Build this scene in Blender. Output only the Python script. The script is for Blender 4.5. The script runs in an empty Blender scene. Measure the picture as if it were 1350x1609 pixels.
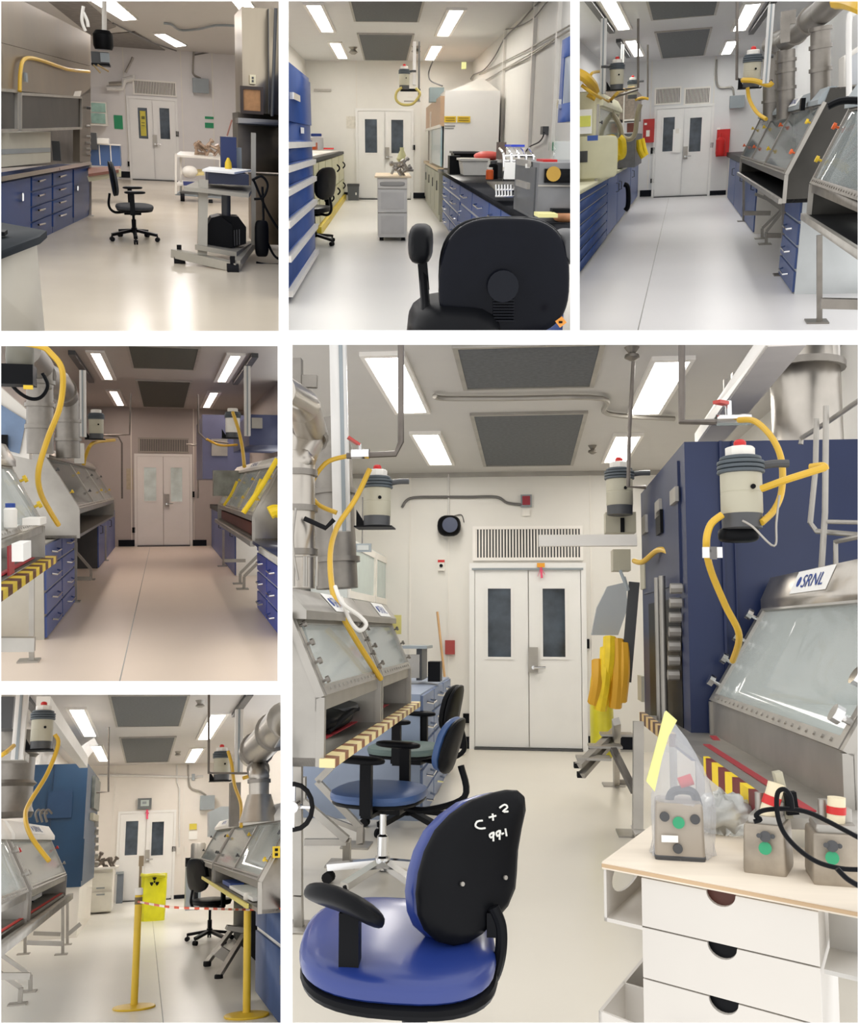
import bpy, bmesh, math, random
from mathutils import Vector, Matrix

random.seed(7)
# ---------------------------------------------------------------- camera, world, exposure
W_PX, H_PX = 1350, 1609
F_PX = 1500.0                 # focal length in pixels
CX, CY = 650.0, 830.0         # principal point (lens shift)
scene = bpy.context.scene
cam_data = bpy.data.cameras.new('camera')
cam_data.sensor_fit = 'HORIZONTAL'
cam_data.sensor_width = 36.0
cam_data.lens = 36.0 * F_PX / W_PX
cam_data.shift_x = (W_PX/2 - CX) / W_PX
cam_data.shift_y = (CY - H_PX/2) / W_PX
cam_data.clip_start = 0.05
cam_data.clip_end = 200
cam = bpy.data.objects.new('camera', cam_data)
scene.collection.objects.link(cam)
cam.rotation_euler = (math.radians(90), 0, 0)
scene.camera = cam
world = bpy.data.worlds.new('world')
scene.world = world
world.use_nodes = True
world.node_tree.nodes['Background'].inputs[0].default_value = (1.0, 0.99, 0.98, 1)
world.node_tree.nodes['Background'].inputs[1].default_value = 1.5
scene.view_settings.view_transform = 'Standard'
scene.view_settings.look = 'None'
scene.view_settings.exposure = 0.0
scene.view_settings.gamma = 1.0
scene.view_settings.use_curve_mapping = False

# ---------------------------------------------------------------- materials
def lin(c):
    c = c/255.0
    return c/12.92 if c <= 0.04045 else ((c+0.055)/1.055)**2.4
def hexc(h):
    return tuple(lin(int(h[i:i+2], 16)) for i in (0, 2, 4))
MATS = {}
def mat(name, h, rough=0.5, metal=0.0, var=0.06, scale=4.0, bump=0.0, emit=0.0, trans=0.0, alpha=1.0, rvar=0.0, coat=0.0, stretch=None):
    if name in MATS: return MATS[name]
    m = bpy.data.materials.new(name); m.use_nodes = True
    nt = m.node_tree; b = nt.nodes['Principled BSDF']
    c = hexc(h)
    if max(c) < .03: b.inputs['Specular IOR Level'].default_value = .1
    b.inputs['Roughness'].default_value = rough
    b.inputs['Metallic'].default_value = metal
    if coat: b.inputs['Coat Weight'].default_value = coat; b.inputs['Coat Roughness'].default_value = .15
    tc = nt.nodes.new('ShaderNodeTexCoord')
    n = nt.nodes.new('ShaderNodeTexNoise'); n.inputs['Scale'].default_value = scale; n.inputs['Detail'].default_value = 5
    if stretch:
        mp = nt.nodes.new('ShaderNodeMapping'); mp.inputs['Scale'].default_value = stretch
        nt.links.new(tc.outputs['Object'], mp.inputs[0]); nt.links.new(mp.outputs[0], n.inputs['Vector'])
    else:
        nt.links.new(tc.outputs['Object'], n.inputs['Vector'])
    r = nt.nodes.new('ShaderNodeValToRGB')
    r.color_ramp.elements[0].position = .3; r.color_ramp.elements[1].position = .7
    r.color_ramp.elements[0].color = tuple(max(0, x*(1-var)) for x in c)+(1,)
    r.color_ramp.elements[1].color = tuple(min(1, x*(1+var)) for x in c)+(1,)
    nt.links.new(n.outputs['Fac'], r.inputs[0]); nt.links.new(r.outputs[0], b.inputs['Base Color'])
    if rvar:
        mr = nt.nodes.new('ShaderNodeMapRange'); mr.inputs[3].default_value = max(.03, rough-rvar); mr.inputs[4].default_value = rough+rvar
        nt.links.new(n.outputs['Fac'], mr.inputs[0]); nt.links.new(mr.outputs[0], b.inputs['Roughness'])
    if bump:
        bp = nt.nodes.new('ShaderNodeBump'); bp.inputs['Strength'].default_value = bump; bp.inputs['Distance'].default_value = .01
        nt.links.new(n.outputs['Fac'], bp.inputs['Height']); nt.links.new(bp.outputs[0], b.inputs['Normal'])
    if emit:
        b.inputs['Emission Color'].default_value = c+(1,); b.inputs['Emission Strength'].default_value = emit
    if trans: b.inputs['Transmission Weight'].default_value = trans; b.inputs['IOR'].default_value = 1.1
    if alpha < 1: b.inputs['Alpha'].default_value = alpha
    MATS[name] = m
    return m

def striped(name, h1, h2, freq, axis=(0, 1, 0), rough=.5, duty=.5, metal=0.0):
    """two-colour bands across an axis of the object's own space"""
    if name in MATS: return MATS[name]
    m = bpy.data.materials.new(name); m.use_nodes = True
    nt = m.node_tree; b = nt.nodes['Principled BSDF']
    b.inputs['Roughness'].default_value = rough; b.inputs['Metallic'].default_value = metal
    tc = nt.nodes.new('ShaderNodeTexCoord')
    d = nt.nodes.new('ShaderNodeVectorMath'); d.operation = 'DOT_PRODUCT'; d.inputs[1].default_value = axis
    nt.links.new(tc.outputs['Object'], d.inputs[0])
    mu = nt.nodes.new('ShaderNodeMath'); mu.operation = 'MULTIPLY'; mu.inputs[1].default_value = freq
    nt.links.new(d.outputs['Value'], mu.inputs[0])
    fr = nt.nodes.new('ShaderNodeMath'); fr.operation = 'FRACT'; nt.links.new(mu.outputs[0], fr.inputs[0])
    gt = nt.nodes.new('ShaderNodeMath'); gt.operation = 'GREATER_THAN'; gt.inputs[1].default_value = duty
    nt.links.new(fr.outputs[0], gt.inputs[0])
    mx = nt.nodes.new('ShaderNodeMix'); mx.data_type = 'RGBA'
    nt.links.new(gt.outputs[0], mx.inputs[0])
    mx.inputs[6].default_value = hexc(h1)+(1,); mx.inputs[7].default_value = hexc(h2)+(1,)
    nt.links.new(mx.outputs[2], b.inputs['Base Color'])
    MATS[name] = m
    return m

def clearmat(name, h, op, rough=.1):
    """see-through sheet: a thin glossy film that lets most light through"""
    if name in MATS: return MATS[name]
    m = bpy.data.materials.new(name); m.use_nodes = True
    nt = m.node_tree; b = nt.nodes['Principled BSDF']
    b.inputs['Base Color'].default_value = hexc(h)+(1,)
    b.inputs['Roughness'].default_value = rough
    tr = nt.nodes.new('ShaderNodeBsdfTransparent'); mx = nt.nodes.new('ShaderNodeMixShader')
    mx.inputs[0].default_value = op
    nt.links.new(tr.outputs[0], mx.inputs[1]); nt.links.new(b.outputs[0], mx.inputs[2])
    nt.links.new(mx.outputs[0], nt.nodes['Material Output'].inputs[0])
    MATS[name] = m
    return m

# ---------------------------------------------------------------- mesh builder
class MB:
    def __init__(s): s.v = []; s.f = []
    def add(s, vs, fs):
        o = len(s.v); s.v += [Vector(v) for v in vs]; s.f += [tuple(i+o for i in f) for f in fs]; return s
    def box(s, x0, x1, y0, y1, z0, z1):
        vs = [(x, y, z) for x in (x0, x1) for y in (y0, y1) for z in (z0, z1)]
        return s.add(vs, [(0,1,3,2), (4,6,7,5), (0,4,5,1), (2,3,7,6), (0,2,6,4), (1,5,7,3)])
    def bar(s, p, q, w, h, up=(0, 0, 1)):
        """rectangular bar from p to q"""
        p = Vector(p); q = Vector(q); d = (q-p).normalized(); up = Vector(up)
        if abs(d.dot(up)) > .98: up = Vector((0, 1, 0))
        a = d.cross(up).normalized()*w/2; b = a.cross(d).normalized()*h/2
        vs = [p-a-b, p+a-b, p+a+b, p-a+b, q-a-b, q+a-b, q+a+b, q-a+b]
        return s.add(vs, [(0,1,2,3), (7,6,5,4), (0,4,5,1), (1,5,6,2), (2,6,7,3), (3,7,4,0)])
    def prism(s, poly, vec):
        vec = Vector(vec); n = len(poly); vs = [Vector(p) for p in poly]; vs += [p+vec for p in vs]
        return s.add(vs, [tuple(range(n))[::-1], tuple(range(n, 2*n))] + [(i, (i+1) % n, n+(i+1) % n, n+i) for i in range(n)])
    def quad(s, *p): return s.add(p, [tuple(range(len(p)))])
    def cyl(s, p, q, r, r2=None, n=16, caps=True):
        p = Vector(p); q = Vector(q); r2 = r if r2 is None else r2
        d = (q-p).normalized(); up = Vector((0, 0, 1)) if abs(d.z) < .9 else Vector((1, 0, 0))
        a = d.cross(up).normalized(); b = d.cross(a).normalized()
        vs = []
        for c, rr in ((p, r), (q, r2)):
            for i in range(n):
                t = 2*math.pi*i/n; vs.append(c+a*math.cos(t)*rr+b*math.sin(t)*rr)
        fs = [(i, (i+1) % n, n+(i+1) % n, n+i) for i in range(n)]
        if caps: fs += [tuple(range(n))[::-1], tuple(range(n, 2*n))]
        return s.add(vs, fs)
    def tube(s, pts, r, n=8, smooth=True, sub=6):
        pts = [Vector(p) for p in pts]
        if smooth and len(pts) > 2:
            out = []
            for i in range(len(pts)-1):
                p0 = pts[max(i-1, 0)]; p1 = pts[i]; p2 = pts[i+1]; p3 = pts[min(i+2, len(pts)-1)]
                for k in range(sub):
                    t = k/sub
                    out.append(.5*((2*p1)+(p2-p0)*t+(2*p0-5*p1+4*p2-p3)*t*t+(3*p1-p0-3*p2+p3)*t**3))
            out.append(pts[-1]); pts = out
        m = len(pts); vs = []; a = None
        for i, p in enumerate(pts):
            d = (pts[min(i+1, m-1)]-pts[max(i-1, 0)])
            d = d.normalized() if d.length > 1e-9 else Vector((0, 0, 1))
            if a is None:
                up = Vector((0, 0, 1)) if abs(d.z) < .9 else Vector((1, 0, 0)); a = d.cross(up).normalized()
            else:
                a = (a-d*a.dot(d)); a = a.normalized() if a.length > 1e-9 else d.orthogonal().normalized()
            b = d.cross(a)
            for k in range(n):
                t = 2*math.pi*k/n; vs.append(p+a*math.cos(t)*r+b*math.sin(t)*r)
        fs = [(i*n+k, i*n+(k+1) % n, (i+1)*n+(k+1) % n, (i+1)*n+k) for i in range(m-1) for k in range(n)]
        fs += [tuple(range(n))[::-1], tuple(range((m-1)*n, m*n))]
        return s.add(vs, fs)
    def lathe(s, prof, o, axis=(0, 0, 1), n=20):
        o = Vector(o); d = Vector(axis).normalized(); up = Vector((0, 0, 1)) if abs(d.z) < .9 else Vector((1, 0, 0))
        a = d.cross(up).normalized(); b = d.cross(a).normalized(); vs = []; m = len(prof)
        for r, z in prof:
            for i in range(n):
                t = 2*math.pi*i/n; vs.append(o+d*z+a*math.cos(t)*max(r, 1e-4)+b*math.sin(t)*max(r, 1e-4))
        fs = [(j*n+i, j*n+(i+1) % n, (j+1)*n+(i+1) % n, (j+1)*n+i) for j in range(m-1) for i in range(n)]
        fs += [tuple(range(n))[::-1], tuple(range((m-1)*n, m*n))]
        return s.add(vs, fs)
    def pad(s, c, ax, ay, az, e=.35, n=20, m=10, fn=None):
        """superellipsoid cushion, axes ax, ay, az are half-extent vectors"""
        c = Vector(c); ax, ay, az = Vector(ax), Vector(ay), Vector(az); vs = []
        sp = lambda v, p: math.copysign(abs(v)**p, v)
        for j in range(m+1):
            u = -math.pi/2+math.pi*j/m
            for i in range(n):
                t = 2*math.pi*i/n
                x = sp(math.cos(u), e)*sp(math.cos(t), .75); y = sp(math.cos(u), e)*sp(math.sin(t), .75); z = sp(math.sin(u), e*1.2)
                if fn: x, y, z = fn(x, y, z)
                vs.append(c+ax*x+ay*y+az*z)
        fs = [(j*n+i, j*n+(i+1) % n, (j+1)*n+(i+1) % n, (j+1)*n+i) for j in range(m) for i in range(n)]
        return s.add(vs, fs)
    def sphere(s, c, r, n=14, m=8): return s.pad(c, (r, 0, 0), (0, r, 0), (0, 0, r), e=1, n=n, m=m, fn=lambda x, y, z: (x, y, z))
    def frame(s, o, u, v, w, d):
        """rectangular picture frame: corner o, edge vectors u and v, border width w, thickness vector d"""
        o, u, v, d = Vector(o), Vector(u), Vector(v), Vector(d)
        un, vn = u.normalized()*w, v.normalized()*w
        s.prism([o, o+u, o+u+vn, o+vn], d); s.prism([o+v-vn, o+u+v-vn, o+u+v, o+v], d)
        s.prism([o+vn, o+un+vn, o+un+v-vn, o+v-vn], d); s.prism([o+u-un+vn, o+u+vn, o+u+v-vn, o+u-un+v-vn], d)
        return s
    def text(s, string, o, u, v, h, d=.002):
        """solid lettering, baseline start o, along u, up v, height h"""
        cu = bpy.data.curves.new('lettering', 'FONT'); cu.body = string; cu.size = 1.0; cu.extrude = 0
        ob = bpy.data.objects.new('lettering', cu); scene.collection.objects.link(ob)
        me = bpy.data.meshes.new_from_object(ob.evaluated_get(bpy.context.evaluated_depsgraph_get()))
        u, v = Vector(u).normalized(), Vector(v).normalized(); o = Vector(o); k = h/.7; n = u.cross(v)
        s.add([o+u*p.co.x*k+v*p.co.y*k+n*d for p in me.vertices], [tuple(f.vertices) for f in me.polygons])
        bpy.data.objects.remove(ob); bpy.data.meshes.remove(me); bpy.data.curves.remove(cu)
        return s

# ---------------------------------------------------------------- rooms
class Room:
    """A room standing behind its opening in the board. Room space: x right, y away, z up, floor at z=0, eye at (0,0,h)."""
    def __init__(s, n, s_, ox, oy, vp, h, rect, roll=True):
        s.n = n; s.s = s_; s.ox = ox; s.oy = oy; s.h = h; s.rect = rect
        vx, vy = ox+vp[0]/s_, oy+vp[1]/s_
        y = Vector(((vx-CX)/F_PX, 1, -(vy-CY)/F_PX)); L = y.normalized()
        psi = math.atan2(L.x, L.y); phi = math.asin(L.z)
        x = Vector((math.cos(psi), -math.sin(psi), 0)); z = x.cross(L)
        if roll:
            a = Vector(((vx-CX)/F_PX, (vy-CY)/F_PX, 0)); sk = -a.x*a.y/(1+a.y*a.y)   # share the lens skew between uprights and levels
            r = Matrix.Rotation(sk/2, 3, L); x = r@x; z = r@z
        s.R = Matrix((x, L, z)).transposed()
        s.Ri = s.R.transposed()
        s.M = s.R.to_4x4() @ Matrix.Translation((0, 0, -h))
    def ray(s, cx, cy):
        px, py = s.ox+cx/s.s, s.oy+cy/s.s
        return s.Ri @ Vector(((px-CX)/F_PX, 1, -(py-CY)/F_PX))
    def eye(s): return Vector((0, 0, s.h))
    def wz(s, cx, cy, z):
        d = s.ray(cx, cy); return s.eye()+d*((z-s.h)/d.z)
    def fl(s, cx, cy): return s.wz(cx, cy, 0)
    def wy(s, cx, cy, y):
        d = s.ray(cx, cy); return s.eye()+d*(y/d.y)
    def wx(s, cx, cy, x):
        d = s.ray(cx, cy); return s.eye()+d*(x/d.x)
    def bk(s, cx, cy, off=0.0): return s.wy(cx, cy, s.D-off)
    def pln(s, cx, cy, p, n):
        d = s.ray(cx, cy); n = Vector(n); return s.eye()+d*((Vector(p)-s.eye()).dot(n)/d.dot(n))
    def px(s, y):      # metres per crop pixel at depth y
        return (s.wy(s.vpx+10, 0, y)-s.wy(s.vpx, 0, y)).length/10

ALL = []      # (object, room)
def set_props(o, label=None, cat=None, group=None, kind=None):
    if label: o['label'] = label
    if cat: o['category'] = cat
    if group: o['group'] = group
    if kind: o['kind'] = kind
def mkobj(name, mb, m, R, M, parent=None, smooth=True, angle=35):
    me = bpy.data.meshes.new(name)
    me.from_pydata([tuple(v) for v in mb.v], [], mb.f)
    me.materials.append(m); me.validate(); 
    bm = bmesh.new(); bm.from_mesh(me); bmesh.ops.recalc_face_normals(bm, faces=bm.faces); bm.to_mesh(me); bm.free()
    if smooth:
        me.polygons.foreach_set('use_smooth', [True]*len(me.polygons)); me.set_sharp_from_angle(angle=math.radians(angle))
    o = bpy.data.objects.new(name, me); scene.collection.objects.link(o)
    if parent: o.parent = parent
    else: o.matrix_world = M
    ALL.append((o, R, me))
    return o
class Thing:
    """an Empty at the base of a thing; parts are built in room space (or in own space through xf)"""
    def __init__(s, R, name, label, cat, loc, group=None, xf=None, kind=None):
        s.R = R; s.loc = Vector(loc); s.xf = xf
        s.M = R.M @ Matrix.Translation(s.loc)
        s.e = bpy.data.objects.new(name, None); s.e.empty_display_size = .1
        scene.collection.objects.link(s.e); s.e.matrix_world = s.M
        set_props(s.e, label, cat, group, kind)
    def part(s, name, mb, m, parent=None, label=None, smooth=True, angle=35):
        if s.xf is not None: mb.v = [s.xf @ v for v in mb.v]
        else: mb.v = [v-s.loc for v in mb.v]
        o = mkobj(name, mb, m, s.R, None, parent or s.e, smooth, angle)
        if label: o['label'] = label
        return o
def solo(R, name, mb, m, label, cat, group=None, kind=None, smooth=True, angle=35):
    """a thing that is one mesh; origin at the middle of its underside"""
    lo = Vector((min(v.x for v in mb.v), min(v.y for v in mb.v), min(v.z for v in mb.v)))
    hi = Vector((max(v.x for v in mb.v), max(v.y for v in mb.v), max(v.z for v in mb.v)))
    loc = Vector(((lo.x+hi.x)/2, (lo.y+hi.y)/2, lo.z))
    mb.v = [v-loc for v in mb.v]
    o = mkobj(name, mb, m, R, R.M @ Matrix.Translation(loc), None, smooth, angle)
    set_props(o, label, cat, group, kind)
    return o
def struct(R, name, mb, m, smooth=False):
    o = mkobj(name, mb, m, R, R.M, None, smooth); o['kind'] = 'structure'; return o

# ---------------------------------------------------------------- shared materials
M_ = {
 'white': mat('white_paint', 'eeeae4', .45, var=.02), 'door': mat('door_paint', 'ecebe8', .4, var=.015),
 'offw': mat('offwhite_plastic', 'e6e2da', .45, var=.03), 'grey': mat('grey_enamel', '8f979b', .4, var=.05),
 'dgrey': mat('dark_grey', '47484a', .45, var=.1), 'black': mat('black_plastic', '101114', .4, var=.2),
 'rubber': mat('black_rubber', '1c1c1e', .7, var=.2), 'vent': mat('ceiling_filter', '5d6063', .7, var=.18, scale=30),
 'steel': mat('stainless_steel', 'b5afa6', .32, .95, var=.1, scale=6, rvar=.1), 'dsteel': mat('dull_steel', '8a857e', .42, .85, var=.15, scale=8, rvar=.1),
 'satin': mat('satin_steel', 'a9a59e', .45, .75, var=.1, scale=5), 'chrome': mat('chrome', 'd8d8d8', .12, 1.0, var=.03),
 'blue': mat('blue_enamel', '3a58a4', .4, var=.06), 'navy': mat('navy_enamel', '1b3058', .38, var=.08), 'yellow': mat('yellow_plastic', 'e0bd2c', .45, var=.06),
 'red': mat('red_plastic', 'c5201e', .4, var=.06), 'green': mat('green_sign', '1d9060', .5, var=.04), 'base': mat('black_cove_base', '16181f', .35, var=.1),
 'glassd': mat('dark_window_glass', '333d47', .1, var=.55, scale=4), 'wood': mat('pale_plywood', 'e9d6b8', .5, var=.08, scale=3, stretch=(1, 12, 1)),  # window glass: reflections and things behind are put into its patchy colour
 'tan': mat('tan_cork', 'b08257', .7, var=.12, scale=20), 'beige': mat('beige_plastic', 'b3ae9a', .45, var=.04), 'cream': mat('cream_enamel', 'd8d4b4', .45, var=.06),
 'ctop': mat('black_counter', '25262a', .25, var=.15), 'paper': mat('white_paper', 'f4f3ef', .6, var=.01), 'ink': mat('blue_ink', '24418c', .6), 'kink': mat('black_ink', '222226', .6),
 'dark': mat('dark_steel', '393733', .4, .5, var=.15, scale=6), 'seam': mat('seam_grey', 'bfbdb8', .5), 'orange': mat('orange_plastic', 'e0632a', .45), 'glove': mat('yellow_glove', 'f0cf22', .5, var=.1, scale=12), 'pink': mat('pink_tape', 'ee5a7c', .6),
 'pipe': mat('dark_pipe', '6f6862', .4, .6, var=.15, scale=10), 'wpipe': mat('white_pipe', 'dcdad6', .4), 'wire': mat('grey_wire', '6a6866', .5),
}
# ---------------------------------------------------------------- the board the six rooms are seen through
RECTS = {1: (0, 0, 438, 520), 2: (453, 0, 897, 519), 3: (911, 0, 1350, 519), 4: (0, 543, 436.5, 1071), 5: (0, 1091.5, 441, 1609), 6: (459, 541, 1350, 1609)}
BY = 1.5
def build_board():
    def P(px, py, y): return Vector(((px-CX)/F_PX*y, y, -(py-CY)/F_PX*y))
    mb = MB(); T = .004
    xs = [-60, 0, 436.5, 438, 441, 453, 459, 897, 911, 1350, 1410]; ys = [-60, 0, 519, 520, 541, 543, 1071, 1091.5, 1609, 1669]
    for i in range(len(xs)-1):
        for j in range(len(ys)-1):
            mx, my = (xs[i]+xs[i+1])/2, (ys[j]+ys[j+1])/2
            if any(a < mx < c and b < my < d for a, b, c, d in RECTS.values()): continue
            p, q = P(xs[i], ys[j+1], BY), P(xs[i+1], ys[j], BY)
            mb.box(p.x, q.x, BY, BY+T, p.z, q.z)
    me = bpy.data.meshes.new('wall_front'); me.from_pydata([tuple(v) for v in mb.v], [], mb.f)
    bm = bmesh.new(); bm.from_mesh(me); bmesh.ops.remove_doubles(bm, verts=bm.verts, dist=1e-6); bm.to_mesh(me); bm.free()
    me.materials.append(mat('board_white', 'fcfcfc', .9, var=.003))
    o = bpy.data.objects.new('wall_front', me); scene.collection.objects.link(o); o['kind'] = 'structure'
build_board()

def shell(R, x0, x1, H, D, wallm, floorm, ceilm, left=True, right=True, back=True, ynear=2.3):
    R.D = D; R.H = H; R.x0 = x0; R.x1 = x1
    struct(R, 'floor', MB().box(x0-.4, x1+.4, ynear, D+.3, -.1, 0), floorm)
    struct(R, 'ceiling', MB().box(x0-.4, x1+.4, ynear, D+.3, H, H+.1), ceilm)
    if back: struct(R, 'wall_back', MB().box(x0-.4, x1+.4, D, D+.12, 0, H), wallm)
    if left: struct(R, 'wall_left', MB().box(x0-.12, x0, ynear, D, 0, H), wallm)
    if right: struct(R, 'wall_right', MB().box(x1, x1+.12, ynear, D, 0, H), wallm)

def ceil_light(R, pts, label, group, lensm, border=.16):
    """pts: four crop points of the visible lamp on the ceiling: near-left, near-right, far-right, far-left"""
    q = [R.wz(*p, R.H) for p in pts]
    x0 = (q[0].x+q[3].x)/2; x1 = (q[1].x+q[2].x)/2; y0 = (q[0].y+q[1].y)/2; y1 = min((q[2].y+q[3].y)/2, R.D-.7)
    w = x1-x0; b = w*border
    t = Thing(R, 'ceiling_light', label, 'ceiling light', ((x0+x1)/2, (y0+y1)/2, R.H-.03), group)
    t.part('lamp_frame', MB().box(x0, x0+b, y0, y1, R.H-.03, R.H).box(x1-b, x1, y0, y1, R.H-.03, R.H).box(x0+b, x1-b, y0, y0+b*2, R.H-.03, R.H).box(x0+b, x1-b, y1-b*2, y1, R.H-.03, R.H), M_['white'])
    t.part('diffuser', MB().box(x0+b, x1-b, y0+b*2, y1-b*2, R.H-.02, R.H-.002), lensm)
    return t

def ceil_vent(R, pts, label, group=None, m=None):
    q = [R.wz(*p, R.H) for p in pts]
    x0 = (q[0].x+q[3].x)/2; x1 = (q[1].x+q[2].x)/2; y0 = (q[0].y+q[1].y)/2; y1 = (q[2].y+q[3].y)/2
    t = Thing(R, 'ceiling_vent', label, 'ceiling vent', ((x0+x1)/2, (y0+y1)/2, R.H-.02), group)
    t.part('grille', MB().box(x0+.03, x1-.03, y0+.06, y1-.06, R.H-.02, R.H-.002), m or M_['vent'])
    t.part('vent_frame', MB().frame((x0, y0, R.H-.025), (x1-x0, 0, 0), (0, y1-y0, 0), .035, (0, 0, .024)), M_['satin'])
    return t

def double_door(R, n, L, Rr, top, bot, mid, winL, winR, handle, framew=.06, depth=.05, m=None, wm=None, seen=None):
    """L, Rr, mid: crop x; top, bot: crop y; winL/winR: (x0, y0, x1, y1) crop windows; handle: crop point"""
    m = m or M_['door']
    c = (top+bot)/2
    a = R.bk(L, bot); b = R.bk(Rr, bot); zt = R.bk(mid, top).z; mx = R.bk(mid, c).x
    x0, x1 = R.bk(L, c).x, R.bk(Rr, c).x; D = R.D
    t = Thing(R, 'door_%d' % n, None, None, ((x0+x1)/2, D, 0), kind='structure')
    f = MB().box(x0-framew, x0, D-depth, D-.001, 0, zt+framew).box(x1, x1+framew, D-depth, D-.001, 0, zt+framew).box(x0, x1, D-depth, D-.001, zt, zt+framew)
    t.part('door_frame', f, m)
    t.part('threshold', MB().box(x0, x1, D-.1, D-.001, 0, .02), M_['dgrey'])
    for (l, r, w) in ((x0+.006, mx-.006, winL), (mx+.006, x1-.006, winR)):
        w0, w1 = R.bk(w[0], (w[1]+w[3])/2), R.bk(w[2], (w[1]+w[3])/2)
        zb, zz = R.bk((w[0]+w[2])/2, w[3]).z, R.bk((w[0]+w[2])/2, w[1]).z
        y0, y1 = D-depth*.7, D-.001
        leaf = MB().box(l, w0.x, y0, y1, .03, zt-.006).box(w1.x, r, y0, y1, .03, zt-.006).box(w0.x, w1.x, y0, y1, .03, zb).box(w0.x, w1.x, y0, y1, zz, zt-.006)
        lo = t.part('door_leaf', leaf, m)
        t.part('window_frame', MB().frame((w0.x-.03, y0-.012, zb-.03), (w1.x-w0.x+.06, 0, 0), (0, 0, zz-zb+.06), .03, (0, .012, 0)), m, parent=lo)
        t.part('window_pane', MB().box(w0.x, w1.x, y0+.012, y0+.02, zb, zz), wm or M_['glassd'], parent=lo)
    hp = R.bk(*handle)
    h = t.part('door_lock', MB().box(hp.x-.055, hp.x+.055, D-depth-.03, D-depth*.7, hp.z-.12, hp.z+.17), M_['satin'])
    t.part('door_handle', MB().cyl((hp.x, D-depth-.03, hp.z-.06), (hp.x, D-depth-.1, hp.z-.06), .02).cyl((hp.x, D-depth-.09, hp.z-.06), (hp.x+.14, D-depth-.09, hp.z-.06), .015), M_['chrome'], parent=h)
    return t

def louver(R, x0, y0, x1, y1, label, n=30, m=None, group=None, name='transfer_grille'):
    """wall grille with upright louvres; crop rectangle"""
    a = R.bk(x0, (y0+y1)/2).x; b = R.bk(x1, (y0+y1)/2).x; zt = R.bk((x0+x1)/2, y0).z; zb = R.bk((x0+x1)/2, y1).z; D = R.D
    t = Thing(R, name, label, 'vent grille', ((a+b)/2, D, zb), group)
    t.part('grille_frame', MB().frame((a, D-.04, zb), (b-a, 0, 0), (0, 0, zt-zb), .035, (0, .039, 0)), m or M_['white'])
    s = MB(); w = (b-a-.07)/n
    for i in range(n): s.box(a+.035+i*w, a+.035+i*w+w*.5, D-.03, D-.012, zb+.035, zt-.035)
    t.part('louvres', s, m or M_['offw'])
    t.part('backing', MB().box(a+.03, b-.03, D-.01, D-.002, zb+.03, zt-.03), M_['dgrey'])
    return t

def wall_box(R, x0, y0, x1, y1, name, label, cat, m, d=.1, off=0.0, group=None, kind=None):
    """a box on the back wall from crop rectangle"""
    a = R.bk(x0, (y0+y1)/2, off).x; b = R.bk(x1, (y0+y1)/2, off).x; zt = R.bk((x0+x1)/2, y0, off).z; zb = R.bk((x0+x1)/2, y1, off).z; D = R.D-off
    mb = MB().box(a, b, D-d, D-.001, zb, zt)
    if kind == 'structure': return struct(R, name, mb, m)
    return solo(R, name, mb, m, label, cat, group)

def pipe(R, pts, r, m, label, group=None, name='pipe', cat='pipe', smooth=False, n=8):
    return solo(R, name, MB().tube(pts, r, n=n, smooth=smooth), m, label, cat, group)

def monitor(R, c, s, label, group=None, lamp=True, body='beige', arm=1, shelf=True, base=True, bottom=.3):
    """air monitor: beige round housing under a ribbed dark hose collar with a red beacon on top, on a black shelf.
    c = room point at the housing's bottom centre, s = housing radius"""
    c = Vector(c); t = Thing(R, 'air_monitor', label, 'air monitor', c-Vector((0, 0, s*.8)), group)
    h = s*2.0
    t.part('housing', MB().lathe([(s*.97, 0), (s, s*.06), (s, h*.5), (s*.985, h*.51), (s*.985, h*.53), (s, h*.54), (s, h)], c), M_[body])
    t.part('base_unit', MB().lathe([(s*.75, -s*.75), (s*.95, -s*.7), (s*.97, 0)], c), M_['dgrey'])
    hose = MB()
    for k in range(4):
        z = h+s*(.1+.22*k); rr = s*(1.12 if k < 3 else .98)
        hose.lathe([(rr-s*.1, z-s*.11), (rr, z-s*.07), (rr+s*.02, z), (rr, z+s*.07), (rr-s*.1, z+s*.11)], c, n=24)
    t.part('hose_collar', hose, mat('slate_hose', '4c545a', .5, var=.1))
    t.part('top_cap', MB().lathe([(s*.72, h+s*.8), (s*.72, h+s*1.3), (s*.6, h+s*1.36)], c, n=8), M_['offw'])
    if lamp: t.part('beacon', MB().lathe([(s*.3, h+s*1.34), (s*.3, h+s*1.6), (s*.2, h+s*1.72), (.001, h+s*1.76)], c), M_['red'], label='red beacon lamp')
    if arm: t.part('hose_end', MB().tube([c+Vector((arm*s*.9, 0, h+s*.4)), c+Vector((arm*s*1.6, 0, h+s*.5)), c+Vector((arm*s*2.3, 0, h+s*.5))], s*.2), M_['dgrey'])
    t.part('port', MB().cyl(c+Vector((s*.35, -s*.93, h*.62)), c+Vector((s*.35, -s*1.04, h*.62)), s*.12), M_['black'])
    if shelf: t.part('shelf', MB().box(c.x-s*1.5, c.x+s*1.2, c.y-s*.9, c.y+s*1.2, c.z-s*.85, c.z-s*.75).prism([(c.x-s*1.5, c.y, c.z-s*.75), (c.x-s*1.5, c.y, c.z+s*.5), (c.x-s*.7, c.y, c.z-s*.75)], (0, s*.1, 0)), M_['black'])
    return t

def rot(a): return Matrix.Rotation(math.radians(a), 3, 'Z')

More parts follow.
